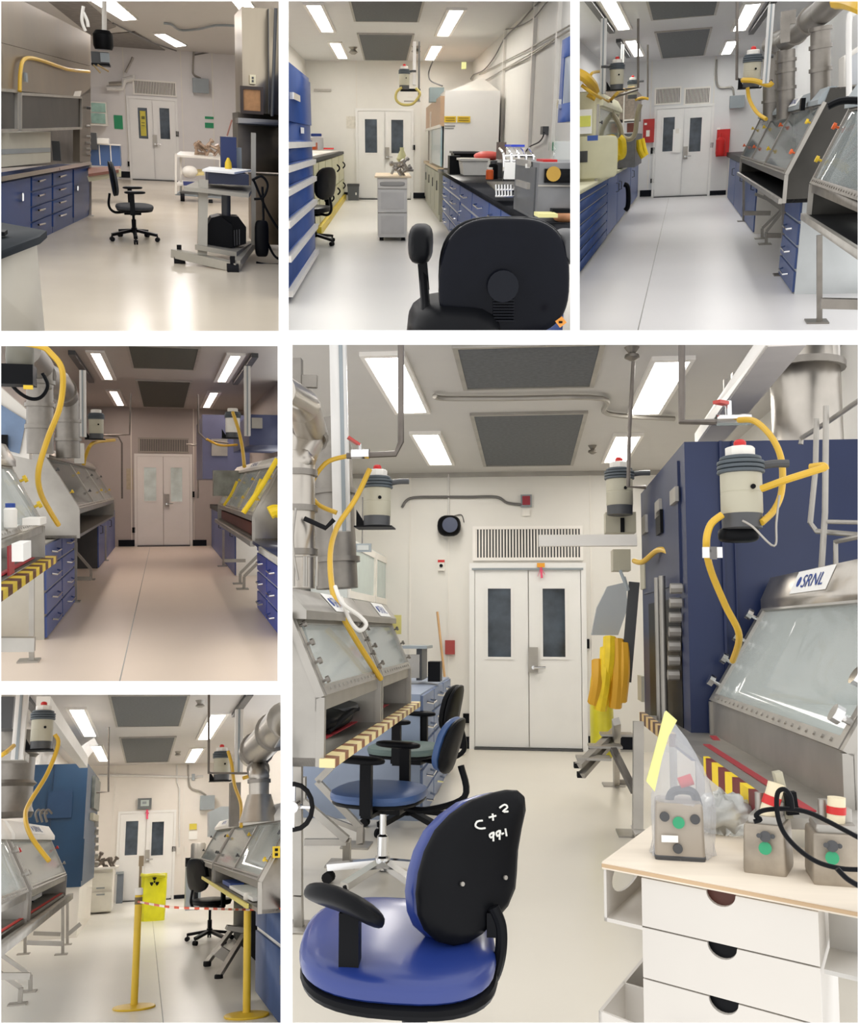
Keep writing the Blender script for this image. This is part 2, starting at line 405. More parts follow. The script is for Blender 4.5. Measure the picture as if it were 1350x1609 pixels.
def office_chair(R, loc, face, label, k=1.0, seat='blue_vinyl', base='black', back='oval', arms=True, sc=1.0, group=None, backm=None, zseat=.5, mesh=False, legrot=18, by=-.24, bs=1.0, bt=.12):
    """face: heading in degrees the sitter looks towards (0 = away from us, 90 = left)"""
    xf = Matrix.Diagonal((sc, sc*k, sc)) @ rot(face)
    t = Thing(R, 'office_chair', label, 'office chair', loc, group, xf=xf)
    bm_ = M_[base]; sm = SEATS[seat]
    for i in range(5):
        a = math.radians(legrot+72*i); d = Vector((math.cos(a), math.sin(a), 0)); e = d*.31
        leg = MB().bar(d*.03+Vector((0, 0, .13)), e+Vector((0, 0, .085)), .05, .035)
        lo = t.part('base_leg', leg, bm_)
        q = e+Vector((0, 0, .03)); sd = Vector((-d.y, d.x, 0))*.022
        t.part('caster', MB().cyl(q-sd*1.2, q-sd*.2, .03, n=12).cyl(q+sd*.2, q+sd*1.2, .03, n=12).cyl(q, e+Vector((0, 0, .085)), .009), M_['rubber'], parent=lo)
    t.part('gas_lift', MB().lathe([(.04, .1), (.04, .16), (.03, .17), (.03, .27), (.018, .28), (.018, zseat-.08)], (0, 0, 0)), bm_)
    t.part('mechanism', MB().box(-.08, .08, -.12, .1, zseat-.1, zseat-.05), M_['black'])
    t.part('seat', MB().pad((0, .02, zseat-.005), (.26, 0, 0), (0, .25, 0), (0, 0, .035), e=.45), sm)
    t.part('seat_shell', MB().pad((0, .02, zseat-.035), (.25, 0, 0), (0, .24, 0), (0, 0, .02), e=.4), M_['black'])
    t.part('back_bar', MB().tube([(0, -.1, zseat-.07), (0, -.24, zseat-.08), (0, by-.07, zseat), (0, by-.05, zseat+.16)], .018, n=6), M_['black'])
    bz = zseat+.1+.23*bs; tilt = bt
    bc = Vector((0, by, bz)); up = Vector((0, -tilt, 1)).normalized(); fw = Vector((0, 1, tilt)).normalized()
    cv = lambda x, y, z: (x, y*(1-.12*max(0, -y)), z+ -1.3*(x*x)*-1*.9)
    t.part('backrest', MB().pad(bc+fw*.012, (.22*bs, 0, 0), up*.23*bs, fw*.028, e=.5, fn=cv), backm or sm)
    t.part('back_shell', MB().pad(bc-fw*.014, (.225*bs, 0, 0), up*.235*bs, fw*.02, e=.5, fn=cv), M_['black'])
    if arms:
        for sd in (-1, 1):
            ar = t.part('armrest', MB().pad((sd*.3, .02, zseat+.21), (.045, 0, 0), (0, .135, 0), (0, 0, .02), e=.6, fn=lambda x, y, z: (x, y, z+y*.15)), M_['black'])
            t.part('arm_post', MB().bar((sd*.31, -.02, zseat-.06), (sd*.31, -.02, zseat+.2), .03, .06).bar((sd*.12, -.02, zseat-.065), (sd*.31, -.02, zseat-.065), .06, .02), M_['black'], parent=ar)
    return t

def drawer_front(t, R, X, y0, y1, z0, z1, sgn, m, hm, handle='bar', hn=1, name='drawer'):
    """one door or drawer front on a side-wall cabinet; sgn=+1 faces +x"""
    a = X; b = X+sgn*.02
    d = t.part(name, MB().box(min(a, b), max(a, b), y0, y1, z0, z1), m)
    ym = (y0+y1)/2; L = (y1-y0)
    if handle == 'bar':
        zz = (z0+z1)/2+(z1-z0)*.1
        t.part('handle', MB().tube([(b, ym-L*.18, zz), (b+sgn*.045, ym-L*.15, zz-.01), (b+sgn*.045, ym+L*.15, zz-.01), (b, ym+L*.18, zz)], .009, n=6, smooth=False), hm, parent=d)
    elif handle == 'long':
        t.part('handle', MB().box(min(b, b+sgn*.05), max(b, b+sgn*.05), y0+.05*L, y1-.05*L, z1-.05, z1-.015), hm, parent=d)
    elif handle == 'up':
        yy = y0+L*.15; zz = z1-(z1-z0)*.25
        t.part('handle', MB().tube([(b, yy, zz-.07), (b+sgn*.045, yy, zz-.06), (b+sgn*.045, yy, zz+.06), (b, yy, zz+.07)], .009, n=6, smooth=False), hm, parent=d)
    elif handle == 'upfar':
        yy = y1-L*.15; zz = z1-(z1-z0)*.25
        t.part('handle', MB().tube([(b, yy, zz-.07), (b+sgn*.045, yy, zz-.06), (b+sgn*.045, yy, zz+.06), (b, yy, zz+.07)], .009, n=6, smooth=False), hm, parent=d)
    return d

def side_cabinet(R, X, xb, y0, y1, z0, z1, sgn, label, cols, body, front, hm, group=None, gap=.012, name='base_cabinet', toe=0.0, cat='cabinet', kick=None):
    """base cabinet along a side wall. X = front plane, xb = back; cols = list of (width fraction, [(height fraction, handle)...] from the top)"""
    t = Thing(R, name, label, cat, ((X+xb)/2, (y0+y1)/2, z0), group)
    t.part('carcass', MB().box(min(X, xb), max(X, xb), y0, y1, z0+toe, z1), body)
    if toe: t.part('toe_kick', MB().box(min(X-sgn*.06, xb), max(X-sgn*.06, xb), y0, y1, z0, z0+toe), kick or M_['black'])
    y = y0; tot = y1-y0; zz0 = z0+toe
    for wf, rows in cols:
        ya, yb = y+gap*2.2, y+wf*tot-gap*2.2; y += wf*tot; z = z1
        for hf, hd in rows:
            h = hf*(z1-zz0)
            drawer_front(t, R, X, ya, yb, z-h+gap, z-gap, sgn, front, hm, hd, name='door' if hd in ('up', 'upfar') else 'drawer'); z -= h
    return t

SEATS = {'blue_vinyl': mat('blue_vinyl', '3a5296', .38, var=.08, scale=3, coat=.3), 'grey_fabric': mat('charcoal_fabric', '3b3c40', .8, var=.15, scale=30), 'black_vinyl': mat('black_vinyl', '131418', .35, var=.1),
         'green_fabric': mat('grey_green_fabric', '5d6f6c', .6), 'steel_blue_vinyl': mat('steel_blue_vinyl', '355180', .4, var=.08, scale=3), 'deep_blue_vinyl': mat('deep_blue_vinyl', '21367c', .34, var=.08, scale=3, coat=.3)}

def duct(R, pts, r, label, group=None, flanges=(), m=None, fw=.03, name='steel_duct'):
    """round stainless duct through pts; flanges = list of (segment index, fraction)"""
    pts = [Vector(p) for p in pts]
    t = Thing(R, name, label, 'duct', pts[0], group)
    b = MB()
    for i in range(len(pts)-1): b.cyl(pts[i], pts[i+1], r, n=20)
    for p in pts[1:-1]: b.sphere(p, r*1.02, n=20, m=10)
    t.part('duct_body', b, m or M_['steel'])
    for i, f in flanges:
        p = pts[i].lerp(pts[i+1], f); d = (pts[i+1]-pts[i]).normalized()
        t.part('flange', MB().cyl(p-d*fw/2, p+d*fw/2, r*1.16, n=20), M_['dsteel'])
    return t
GLASSV = clearmat('glovebox_glass', 'b9c4c2', .38, .06)  # grey film tint carries the pale reflections on the windows
def glovebox(R, sg, X, y0, y1, zb, zs, xt, zt, xw, label, name='glovebox', cat='glovebox', dividers=(), group=None, body='steel', open_z=None, header=.1, hover=.1,
             logo='SRNL', logo_at=None, glass=None, inner='glove_inner', ports=2, portcols=('black',), pipes=True, headm='steel', knob=.016, logosz=None, bracketm=None, endm=None, sillh=.05, shelfm='dsteel'):
    """Slant-fronted glovebox along a side wall. sg=+1: front faces +x (left wall), -1: faces -x.
    X,zs: foot of the sloping window; xt,zt: its top; zb: underside; xw: back plane; open_z: (z0,z1) dark open shelf under the window"""
    t = Thing(R, name, label, cat, ((X+xw)/2, (y0+y1)/2, zb), group)
    B = M_[body]; E = M_[endm] if endm else B; th = .02
    ztop = zt+header
    xb = xt-sg*.03
    def prof(y): return [(X, y, zs-sillh), (X, y, zs), (xt, y, zt), (xb, y, ztop), (xw, y, ztop), (xw, y, zs-sillh)]
    for ya in (y0, y1-th):
        p = prof(ya)
        if open_z is None: p = [(X, ya, zb), (X, ya, zs), (xt, ya, zt), (xb, ya, ztop), (xw, ya, ztop), (xw, ya, zb)]
        else: p = [(X, ya, zb), (X, ya, zs), (xt, ya, zt), (xb, ya, ztop), (xw, ya, ztop), (xw, ya, zb)]
        e = t.part('end_panel', MB().prism(p, (0, th, 0)), E)
        # bright welded rim along the sloping edge
        t.part('edge_trim', MB().bar(Vector((X, ya+th/2, zs)), Vector((xt, ya+th/2, zt)), .03, .03).bar((X, ya+th/2, zb), (X, ya+th/2, zs), .03, .03), M_['satin'], parent=e)
    sh = MB().box(min(xb, xw), max(xb, xw), y0, y1, ztop-.01, ztop).box(min(xw, xw+sg*.02), max(xw, xw+sg*.02), y0, y1, zb, ztop)
    t.part('body_shell', sh, B)
    im = mat(inner, 'c9ccc6', .35, .3, var=.05)
    t.part('inner_back', MB().box(min(xw+sg*.03, xw+sg*.04), max(xw+sg*.03, xw+sg*.04), y0+th, y1-th, zs, ztop-.02), im)
    t.part('work_floor', MB().box(min(X-sg*.01, xw), max(X-sg*.01, xw), y0+th, y1-th, zs-sillh, zs-sillh+.015), im)
    if open_z is not None:
        t.part('shelf_board', MB().box(min(X, xw), max(X, xw), y0, y1, zb, zb+.03), M_[shelfm])
        t.part('recess_back', MB().box(min(xw+sg*.03, xw+sg*.25), max(xw+sg*.03, xw+sg*.25), y0+th, y1-th, zb+.03, zs-sillh), M_['black' if shelfm == 'black' else 'dgrey'])
        t.part('sill', MB().box(min(X, X-sg*.02), max(X, X-sg*.02), y0, y1, zs-sillh, zs), B)
    else:
        t.part('front_panel', MB().box(min(X, X-sg*.02), max(X, X-sg*.02), y0, y1, zb, zs), B)
    # windows
    ys = [y0+.03]+list(dividers)+[y1-.03]
    sl = Vector((xt-X, 0, zt-zs)); nrm = Vector((sg*(zt-zs), 0, -(xt-X)*sg)).normalized()
    if nrm.x*sg < 0: nrm = -nrm
    for i in range(len(ys)-1):
        a, b = ys[i], ys[i+1]; fw = min(.05, (b-a)*.1)
        o = Vector((X, a, zs))+nrm*.0
        bl = MB().frame(o, (0, b-a, 0), sl, fw*.8, nrm*.018); nb = int(max(4, (b-a)/.09))
        for k in range(nb): c = o+Vector((0, fw+(b-a-2*fw)*(k+.5)/nb, 0))+sl.normalized()*fw*.4+nrm*.018; bl.cyl(c, c+nrm*.006, .007, n=6)
        f = t.part('window_frame', bl, B)
        t.part('glass', MB().prism([o+Vector((0, fw*.5, 0))+sl*.05, o+Vector((0, b-a-fw*.5, 0))+sl*.05, o+Vector((0, b-a-fw*.5, 0))+sl*.95, o+Vector((0, fw*.5, 0))+sl*.95], nrm*.008), glass or GLASSV, parent=f)
        for k in range(ports):
            for yy in ((a+.02), ) + ((b-.02,) if i == len(ys)-2 else ()):
                c = Vector((X, yy, zs))+sl*((k+.7)/(ports+.4))+nrm*.018
                kb = t.part('clamp_knob', MB().cyl(c, c+nrm*knob*1.4, knob*.5, n=8).cyl(c+nrm*knob*1.4, c+nrm*knob*2.6, knob*1.3, n=10), M_[portcols[(k+i) % len(portcols)]])
    # header light box with label
    hx0 = xt+sg*hover; hx1 = xb
    hz0 = zt-.015; hz1 = ztop
    prof_h = [(hx0, y0+.01, hz0), (hx0, y0+.01, hz0+header*.35), (hx1+sg*hover*.3, y0+.01, hz1+.01), (hx1-sg*.05, y0+.01, hz1+.01), (hx1, y0+.01, hz0)]
    hd = t.part('header', MB().prism(prof_h, (0, y1-y0-.02, 0)), M_[headm])
    if logo:
        fx = Vector((hx1+sg*hover*.3-hx0, 0, hz1+.01-(hz0+header*.35))); nn = Vector((sg*fx.z, 0, -sg*fx.x)).normalized()
        if nn.z < 0: nn = -nn
        q0 = Vector((hx0, 0, hz0+header*.35))+nn*.003
        for (ya, yb) in (logo_at or [(y0+(y1-y0)*.45, y0+(y1-y0)*.75)]):
            p = [q0+fx*.05+Vector((0, ya, 0)), q0+fx*.05+Vector((0, yb, 0)), q0+fx*.95+Vector((0, yb, 0)), q0+fx*.95+Vector((0, ya, 0))]
            lb = t.part('label_plate', MB().prism(p, nn*.002), M_['paper'])
            u = Vector((0, 1, 0)) if sg < 0 else Vector((0, 1, 0))
            if sg > 0: st, u = q0+fx*.25+Vector((0, ya+(yb-ya)*.12, 0)), Vector((0, 1, 0))
            else: st, u = q0+fx*.25+Vector((0, yb-(yb-ya)*.12, 0)), Vector((0, -1, 0))
            hh = fx.length*.5; tx = MB().text(logo, (0, 0, 0), (1, 0, 0), (0, 0, 1), hh, 0)
            w = max(v.x for v in tx.v); ks = (yb-ya)*.6/w
            dot = MB().cyl(st+u*(yb-ya)*.04+fx.normalized()*hh*.5+nn*.003, st+u*(yb-ya)*.04+fx.normalized()*hh*.5+nn*.005, hh*.4, n=12)
            tx.v = [st+u*((yb-ya)*.14+v.x*ks)+fx.normalized()*v.z+nn*.005 for v in tx.v]
            tx.v += dot.v; o_ = len(tx.v)-len(dot.v); tx.f += [tuple(i+o_ for i in f) for f in dot.f]
            t.part('lettering', tx, M_['ink'], parent=lb, smooth=False)
    if pipes:
        for k in range(3):
            yy = y1-.1-.05*k*(y1-y0); xi = xw+sg*(.1+.03*k)
            t.part('inner_tube', MB().tube([(xi, yy, ztop-.03), (xi, yy, zs+.2+.05*k), (xi+sg*.02, yy-(y1-y0)*.25, zs+.15+.05*k), (xi+sg*.1, yy-(y1-y0)*.5, zs+.1)], .006, n=6, smooth=False), M_['satin'])
    return t

def bench_stand(R, sg, X, y0, y1, z, xw, label, feet, group=None, r=.03, name='support_stand', m='satin', zlow=.18, diag=None, top=True):
    """steel stand under a bench; feet = list of (y, kind) upright pairs"""
    t = Thing(R, name, label, 'stand', ((X+xw)/2, (y0+y1)/2, 0), group)
    if top: t.part('top_rail', MB().bar((X, y0, z-r/2), (X, y1, z-r/2), r, r).bar((xw, y0, z-r/2), (xw, y1, z-r/2), r, r), M_[m])
    for y in feet:
        t.part('leg', MB().bar((X, y, 0), (X, y, z-r), r*1.3, r*1.3, up=(0, 1, 0)), M_[m])
        t.part('foot_plate', MB().box(X-r*3, X+r*3, y-r*2.5, y+r*2.5, 0, .012), M_[m])
        t.part('leg', MB().bar((xw, y, 0), (xw, y, z-r), r*1.3, r*1.3, up=(0, 1, 0)), M_[m])
        t.part('cross_rail', MB().bar((X, y, zlow), (xw, y, zlow), r, r), M_[m])
    if len(feet) > 1: t.part('long_rail', MB().bar((X-sg*.3*abs(X-xw), min(feet), zlow), (X-sg*.3*abs(X-xw), max(feet), zlow), r, r), M_[m])
    return t

def zleg(R, P, label, group=None, m='satin', r=.03, name='steel_support_leg'):
    """a bent square-tube leg through room points P with a foot plate at the last one"""
    t = Thing(R, name, label, 'support leg', P[-1], group); b = MB()
    for i in range(len(P)-1): b.bar(P[i], P[i+1], r*1.3, r*1.3, up=(0, 1, 0))
    t.part('leg_tube', b, M_[m])
    q = Vector(P[-1]); t.part('foot_plate', MB().box(q.x-r*3.4, q.x+r*2, q.y-r*3, q.y+r*3, 0, .012), M_[m])
    return t
# ================================================================= the six rooms: shells, lamps, doors
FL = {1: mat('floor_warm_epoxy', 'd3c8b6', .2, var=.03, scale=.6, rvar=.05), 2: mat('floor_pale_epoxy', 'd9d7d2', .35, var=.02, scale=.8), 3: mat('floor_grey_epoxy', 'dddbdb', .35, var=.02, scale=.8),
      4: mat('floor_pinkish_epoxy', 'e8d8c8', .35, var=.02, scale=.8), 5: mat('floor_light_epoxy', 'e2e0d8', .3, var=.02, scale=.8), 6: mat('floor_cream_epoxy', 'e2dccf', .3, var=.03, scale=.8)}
def lens(n, h, e): return mat('lamp_lens_%s' % n, h, .5, var=0, emit=e)
def RoomAt(n, s_, ox, oy, vp, h):
    R = Room(n, s_, ox, oy, vp, h, RECTS[n]); R.vpx = vp[0]; return R
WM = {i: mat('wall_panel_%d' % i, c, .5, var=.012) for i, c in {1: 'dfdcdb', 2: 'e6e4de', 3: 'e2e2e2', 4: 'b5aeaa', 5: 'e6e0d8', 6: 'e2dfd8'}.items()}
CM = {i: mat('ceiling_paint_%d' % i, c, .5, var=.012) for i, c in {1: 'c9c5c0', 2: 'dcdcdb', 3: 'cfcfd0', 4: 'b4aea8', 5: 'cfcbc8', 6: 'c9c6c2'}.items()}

R1 = RoomAt(1, 3.068, 0, 0, (705, 600), 1.4)
R1.D = R1.fl(740, 870).y; R1.H = R1.wy(800, 240, R1.D).z
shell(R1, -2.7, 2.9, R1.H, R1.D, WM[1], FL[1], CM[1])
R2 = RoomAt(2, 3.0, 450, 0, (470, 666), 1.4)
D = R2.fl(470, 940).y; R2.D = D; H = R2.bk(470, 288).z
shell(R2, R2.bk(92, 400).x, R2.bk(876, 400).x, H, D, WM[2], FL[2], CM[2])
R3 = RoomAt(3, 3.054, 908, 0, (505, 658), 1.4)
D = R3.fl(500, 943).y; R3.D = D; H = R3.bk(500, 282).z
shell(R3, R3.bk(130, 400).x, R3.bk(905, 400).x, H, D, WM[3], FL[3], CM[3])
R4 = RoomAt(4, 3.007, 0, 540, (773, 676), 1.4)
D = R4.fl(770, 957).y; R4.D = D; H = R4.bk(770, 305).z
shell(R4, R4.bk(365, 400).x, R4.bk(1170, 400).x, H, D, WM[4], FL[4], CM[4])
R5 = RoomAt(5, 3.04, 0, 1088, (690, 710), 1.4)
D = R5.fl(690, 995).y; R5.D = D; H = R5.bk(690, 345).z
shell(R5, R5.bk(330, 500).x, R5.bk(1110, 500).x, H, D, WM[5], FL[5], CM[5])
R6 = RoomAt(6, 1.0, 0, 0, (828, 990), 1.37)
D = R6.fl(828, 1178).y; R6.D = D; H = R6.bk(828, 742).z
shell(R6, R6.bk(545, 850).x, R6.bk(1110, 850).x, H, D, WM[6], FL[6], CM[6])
for R in (R1, R2, R3, R4, R5, R6): print('ROOM', R.n, 'D %.2f H %.2f x %.2f..%.2f' % (R.D, R.H, R.x0, R.x1))

L1, L2, L3, L4, L5, L6 = lens(1, 'fff8f4', 25), lens(2, 'fffaf2', 21), lens(3, 'fffdf8', 18), lens(4, 'ffeadb', 22), lens(5, 'fff8f0', 22), lens(6, 'fffaf2', 20)
G = 'recessed lamps in the ceiling of the %s room'
# pts: near-left, near-right, far-right, far-left
ceil_light(R2, [(75, 12), (170, 12), (240, 147), (158, 145)], 'ceiling lamp nearest us on the left of the upper middle room', G % 'upper middle', L2)
ceil_light(R2, [(190, 195), (265, 195), (295, 272), (238, 270)], 'small far ceiling lamp on the left of the upper middle room', G % 'upper middle', L2)
ceil_light(R2, [(760, 35), (855, 37), (772, 167), (695, 162)], 'ceiling lamp nearest us on the right of the upper middle room', G % 'upper middle', L2)
ceil_light(R2, [(677, 209), (745, 211), (700, 286), (642, 282)], 'small far ceiling lamp on the right of the upper middle room', G % 'upper middle', L2)
ceil_vent(R2, [(288, -25), (655, -25), (630, 95), (318, 97)], 'dark square ceiling filter nearest us in the upper middle room', 'ceiling filters')
ceil_vent(R2, [(333, 152), (605, 160), (570, 282), (364, 277)], 'dark square ceiling filter just in front of the door wall in the upper middle room', 'ceiling filters')
ceil_light(R3, [(85, -20), (190, -20), (266, 137), (182, 135)], 'ceiling lamp nearest us on the left of the upper right room', G % 'upper right', L3)
ceil_light(R3, [(215, 187), (287, 187), (326, 265), (262, 265)], 'small far ceiling lamp on the left of the upper right room', G % 'upper right', L3)
ceil_light(R3, [(795, 5), (897, 8), (812, 142), (732, 142)], 'ceiling lamp nearest us on the right of the upper right room', G % 'upper right', L3)
ceil_light(R3, [(710, 190), (780, 190), (730, 272), (672, 270)], 'small far ceiling lamp on the right of the upper right room', G % 'upper right', L3)
ceil_vent(R3, [(322, -20), (685, -20), (662, 80), (348, 76)], 'dark square ceiling filter nearest us in the upper right room', 'ceiling filters')
ceil_vent(R3, [(366, 138), (641, 142), (610, 270), (398, 267)], 'dark square ceiling filter just in front of the door wall in the upper right room', 'ceiling filters')
ceil_light(R4, [(420, 32), (505, 32), (540, 165), (468, 165)], 'ceiling lamp nearest us on the left of the dim middle left room', G % 'middle left', L4, .25)
ceil_light(R4, [(497, 216), (570, 216), (600, 293), (545, 292)], 'small far ceiling lamp on the left of the dim middle left room', G % 'middle left', L4, .25)
ceil_light(R4, [(1075, 44), (1160, 44), (1083, 177), (1005, 175)], 'ceiling lamp nearest us on the right of the dim middle left room', G % 'middle left', L4, .25)
ceil_light(R4, [(980, 223), (1047, 223), (1003, 300), (945, 297)], 'small far ceiling lamp on the right of the dim middle left room', G % 'middle left', L4, .25)
ceil_vent(R4, [(597, 8), (952, 8), (925, 117), (622, 112)], 'dark square ceiling filter nearest us in the dim middle left room', 'ceiling filters', mat('vent_olive', '4d4f46', .7, var=.15, scale=30))
ceil_vent(R4, [(640, 170), (908, 174), (876, 299), (672, 293)], 'dark square ceiling filter by the door wall in the dim middle left room', 'ceiling filters', MATS['vent_olive'])
ceil_light(R5, [(312, 70), (415, 70), (473, 207), (393, 203)], 'ceiling lamp nearest us on the left of the lower left room', G % 'lower left', L5)
ceil_light(R5, [(423, 250), (497, 250), (522, 326), (466, 322)], 'small far ceiling lamp on the left of the lower left room', G % 'lower left', L5)
ceil_light(R5, [(1000, 95), (1097, 95), (1012, 222), (932, 220)], 'ceiling lamp nearest us on the right of the lower left room', G % 'lower left', L5)
ceil_light(R5, [(912, 262), (982, 263), (935, 337), (873, 335)], 'small far ceiling lamp on the right of the lower left room', G % 'lower left', L5)
ceil_vent(R5, [(516, 8), (905, 8), (864, 160), (553, 155)], 'dark square ceiling filter nearest us in the lower left room', 'ceiling filters')
ceil_vent(R5, [(567, 208), (840, 213), (809, 331), (598, 328)], 'dark square ceiling filter just in front of the door wall in the lower left room', 'ceiling filters')
ceil_light(R6, [(562, 552), (637, 552), (676, 646), (622, 646)], 'large ceiling lamp nearest us on the left of the big room', G % 'big', L6, .1)
ceil_light(R6, [(640, 677), (694, 677), (714, 729), (675, 729)], 'far ceiling lamp on the left of the big room', G % 'big', L6, .1)
ceil_light(R6, [(1024, 559), (1093, 559), (1038, 648), (985, 648)], 'large ceiling lamp nearest us on the right of the big room', G % 'big', L6, .1)
ceil_light(R6, [(963, 680), (1014, 680), (980, 731), (943, 731)], 'far ceiling lamp on the right of the big room', G % 'big', L6, .1)
ceil_vent(R6, [(710, 538), (956, 538), (928, 608), (727, 606)], 'dark square ceiling filter nearest us in the big room', 'ceiling filters')
ceil_vent(R6, [(738, 646), (923, 648), (901, 730), (759, 729)], 'dark square ceiling filter just in front of the door wall in the big room', 'ceiling filters')
for q, lab in (([(385, -25), (525, -25), (668, 99), (598, 104)], 'long ceiling lamp nearest us over the aisle of the upper left room'), ([(736, 163), (792, 162), (905, 222), (850, 229)], 'small far ceiling lamp in the middle of the upper left room'), ([(1095, -20), (1190, -20), (1230, 40), (1166, 66)], 'ceiling lamp at the top right of the upper left room beside the steel column')):
    P = [R1.wz(x, y, R1.H-.03) for x, y in q]; t = Thing(R1, 'ceiling_light', lab, 'ceiling light', sum(P, Vector())/4, G % 'upper left'); c = sum(P, Vector())/4
    t.part('lamp_frame', MB().prism(P, (0, 0, .028)), M_['white']); t.part('diffuser', MB().prism([c+(p-c)*.88-Vector((0, 0, .004)) for p in P], (0, 0, .006)), L1)


# doors (crop coordinates)
wd4 = mat('lit_door_glass', 'd8eae6', .2, var=.25, scale=2.5)  # pale light in the door windows is put into the pane colour
double_door(R1, 1, 630, 850, 482, 868, 741, (667, 520, 712, 668), (771, 522, 818, 670), (748, 683))
double_door(R2, 2, 340, 588, 524, 938, 465, (371, 562, 428, 720), (495, 565, 551, 722), (475, 728))
double_door(R3, 3, 372, 632, 518, 942, 503, (409, 563, 463, 726), (536, 565, 592, 727), (516, 738))
double_door(R4, 4, 648, 897, 533, 957, 772, (681, 585, 738, 743), (807, 586, 861, 746), (788, 745), wm=wd4)
double_door(R5, 5, 567, 824, 577, 994, 693, (599, 615, 658, 777), (724, 618, 781, 778), (703, 786))
double_door(R6, 6, 746, 914, 893, 1177, 831, (767, 925, 803, 1032), (853, 925, 888, 1032), (838, 1040))
# ================================================================= ROOM 1, upper left
YH = mat('yellow_hose', 'cfa62f', .4, var=.08)
mat('red_tape', 'a8323a', .5)
def fb(R, x0, y0, x1, y1, Y, d, mb=None):
    """box whose near face fills a crop rectangle at depth Y and reaches d metres further back"""
    a = R.wy(x0, (y0+y1)/2, Y).x; b = R.wy(x1, (y0+y1)/2, Y).x; zt = R.wy((x0+x1)/2, y0, Y).z; zb = R.wy((x0+x1)/2, y1, Y).z
    return (mb or MB()).box(min(a, b), max(a, b), Y, Y+d, min(zt, zb), max(zt, zb))
def FB(R, name, label, cat, x0, y0, x1, y1, Y, d, m, group=None): return solo(R, name, fb(R, x0, y0, x1, y1, Y, d), m, label, cat, group)
def WYS(R, pts, Y): return [R.wy(x, y, Y) for x, y in pts]
def WY3(R, pts): return [R.wy(x, y, Y) for x, y, Y in pts]
def clutter(R, pts, Y, r, m, label, name, cat, seed=1):
    """small jumbled fittings on a bench: a knot of knobs and tubes"""
    rnd = random.Random(seed); b = MB()
    for i, (x, y) in enumerate(pts):
        c = R.wy(x, y, Y+rnd.uniform(-.05, .05)); d = Vector((rnd.uniform(-1, 1), rnd.uniform(-.6, .6), rnd.uniform(-.2, 1))).normalized()
        b.cyl(c-d*r*1.5, c+d*r*1.5, r*.45, n=8); b.cyl(c+d*r*1.2, c+d*r*2.0, r*.8, n=8)
    return solo(R, name, b, m, label, cat)

R = R1
hA, hB = R.fl(175, 1165), R.fl(415, 1050); hd_ = (hB-hA).normalized(); hn = Vector((hd_.y, -hd_.x, 0)).normalized()
if hn.y > 0: hn = -hn
def HP(x, y, off=0): return R.pln(x, y, hA+hn*off, hn)
def hpoly(pts, th, off=0, mb=None): return (mb or MB()).prism([HP(x, y, off) for x, y in pts], -hn*th)
hood = mat('hood_steel', '8f8474', .33, .8, var=.16, scale=3, rvar=.08, stretch=(1, 1, .3))
t = Thing(R, 'fume_hood', 'large stainless fume hood filling the left of the upper left room', 'fume hood', HP(200, 800))
t.part('upper_panel', hpoly([(-60, -60), (60, -20), (437, 168), (437, 318), (-60, 188)], .8), hood)
t.part('lower_panel', hpoly([(-60, 190), (437, 320), (437, 440), (400, 468), (-60, 425)], .1, .01), hood)
t.part('side_post', hpoly([(385, 462), (437, 425), (437, 785), (385, 780)], .1, .01), mat('hood_dark', '6a6257', .35, .7))
t.part('interior', hpoly([(-60, 425), (400, 462), (400, 785), (-60, 815)], .05, -.75), mat('hood_inner', '55504a', .5, .3, var=.2))
for k, q in enumerate((((-60, 428), (78, 440), (78, 628), (-60, 632)), ((95, 452), (388, 470), (388, 618), (95, 628)))):
    s = t.part('sash', hpoly(q, .03, .0), mat('sash_glass', '33302c', .45, 0, var=.3, scale=3))
    fr = MB(); n = 4
    for i in range(4): fr.bar(HP(*q[i], .015), HP(*q[(i+1) % 4], .015), .045, .03)
    t.part('sash_frame', fr, M_['satin'], parent=s)
for y in (520, 610, 660, 690, 720, 745): p = HP(418, y, .02); t.part('service_knob', MB().cyl(p, p+hn*.06, .022), M_['dgrey'] if y < 600 else M_['satin'])
p = HP(375, 450, .02); t.part('notice', MB().prism([HP(360, 440, .015), HP(392, 438, .015), HP(385, 466, .015), HP(352, 464, .015)], hn*.004), M_['offw'])
p = HP(125, 373, .02); t.part('outlet', MB().bar(p+hd_*-.05, p+hd_*.05, .02, .1), M_['grey'])
t = Thing(R, 'white_cabinet_unit', 'long cream equipment box standing inside the fume hood', 'equipment box', HP(120, 790, -.2))
t.part('case', hpoly([(-60, 640), (244, 636), (244, 783), (-60, 812)], .4, -.12), mat('cream_case', 'c2bfb0', .45, var=.03)); t.part('band', hpoly([(-60, 722), (244, 712), (244, 732), (-60, 748)], .01, -.11), M_['grey'])
solo(R, 'bench_top', MB().prism([HP(-60, 862, .06), HP(437, 778, .06), HP(437, 778, -.8), HP(-60, 862, -.8)], (0, 0, -.05)), M_['steel'], 'stainless counter under the fume hood', 'bench top')
FB(R, 'glass_beaker', 'dark bottle with a pale cap inside the fume hood', 'bottle', 252, 680, 290, 775, HP(270, 760, -.3).y, .1, M_['dgrey'])
navy1 = mat('cabinet_dark_blue', '143a76', .4, var=.1); T0 = lambda x: 880-(x*.19); B0 = lambda x: 1165+(175-x)*.48
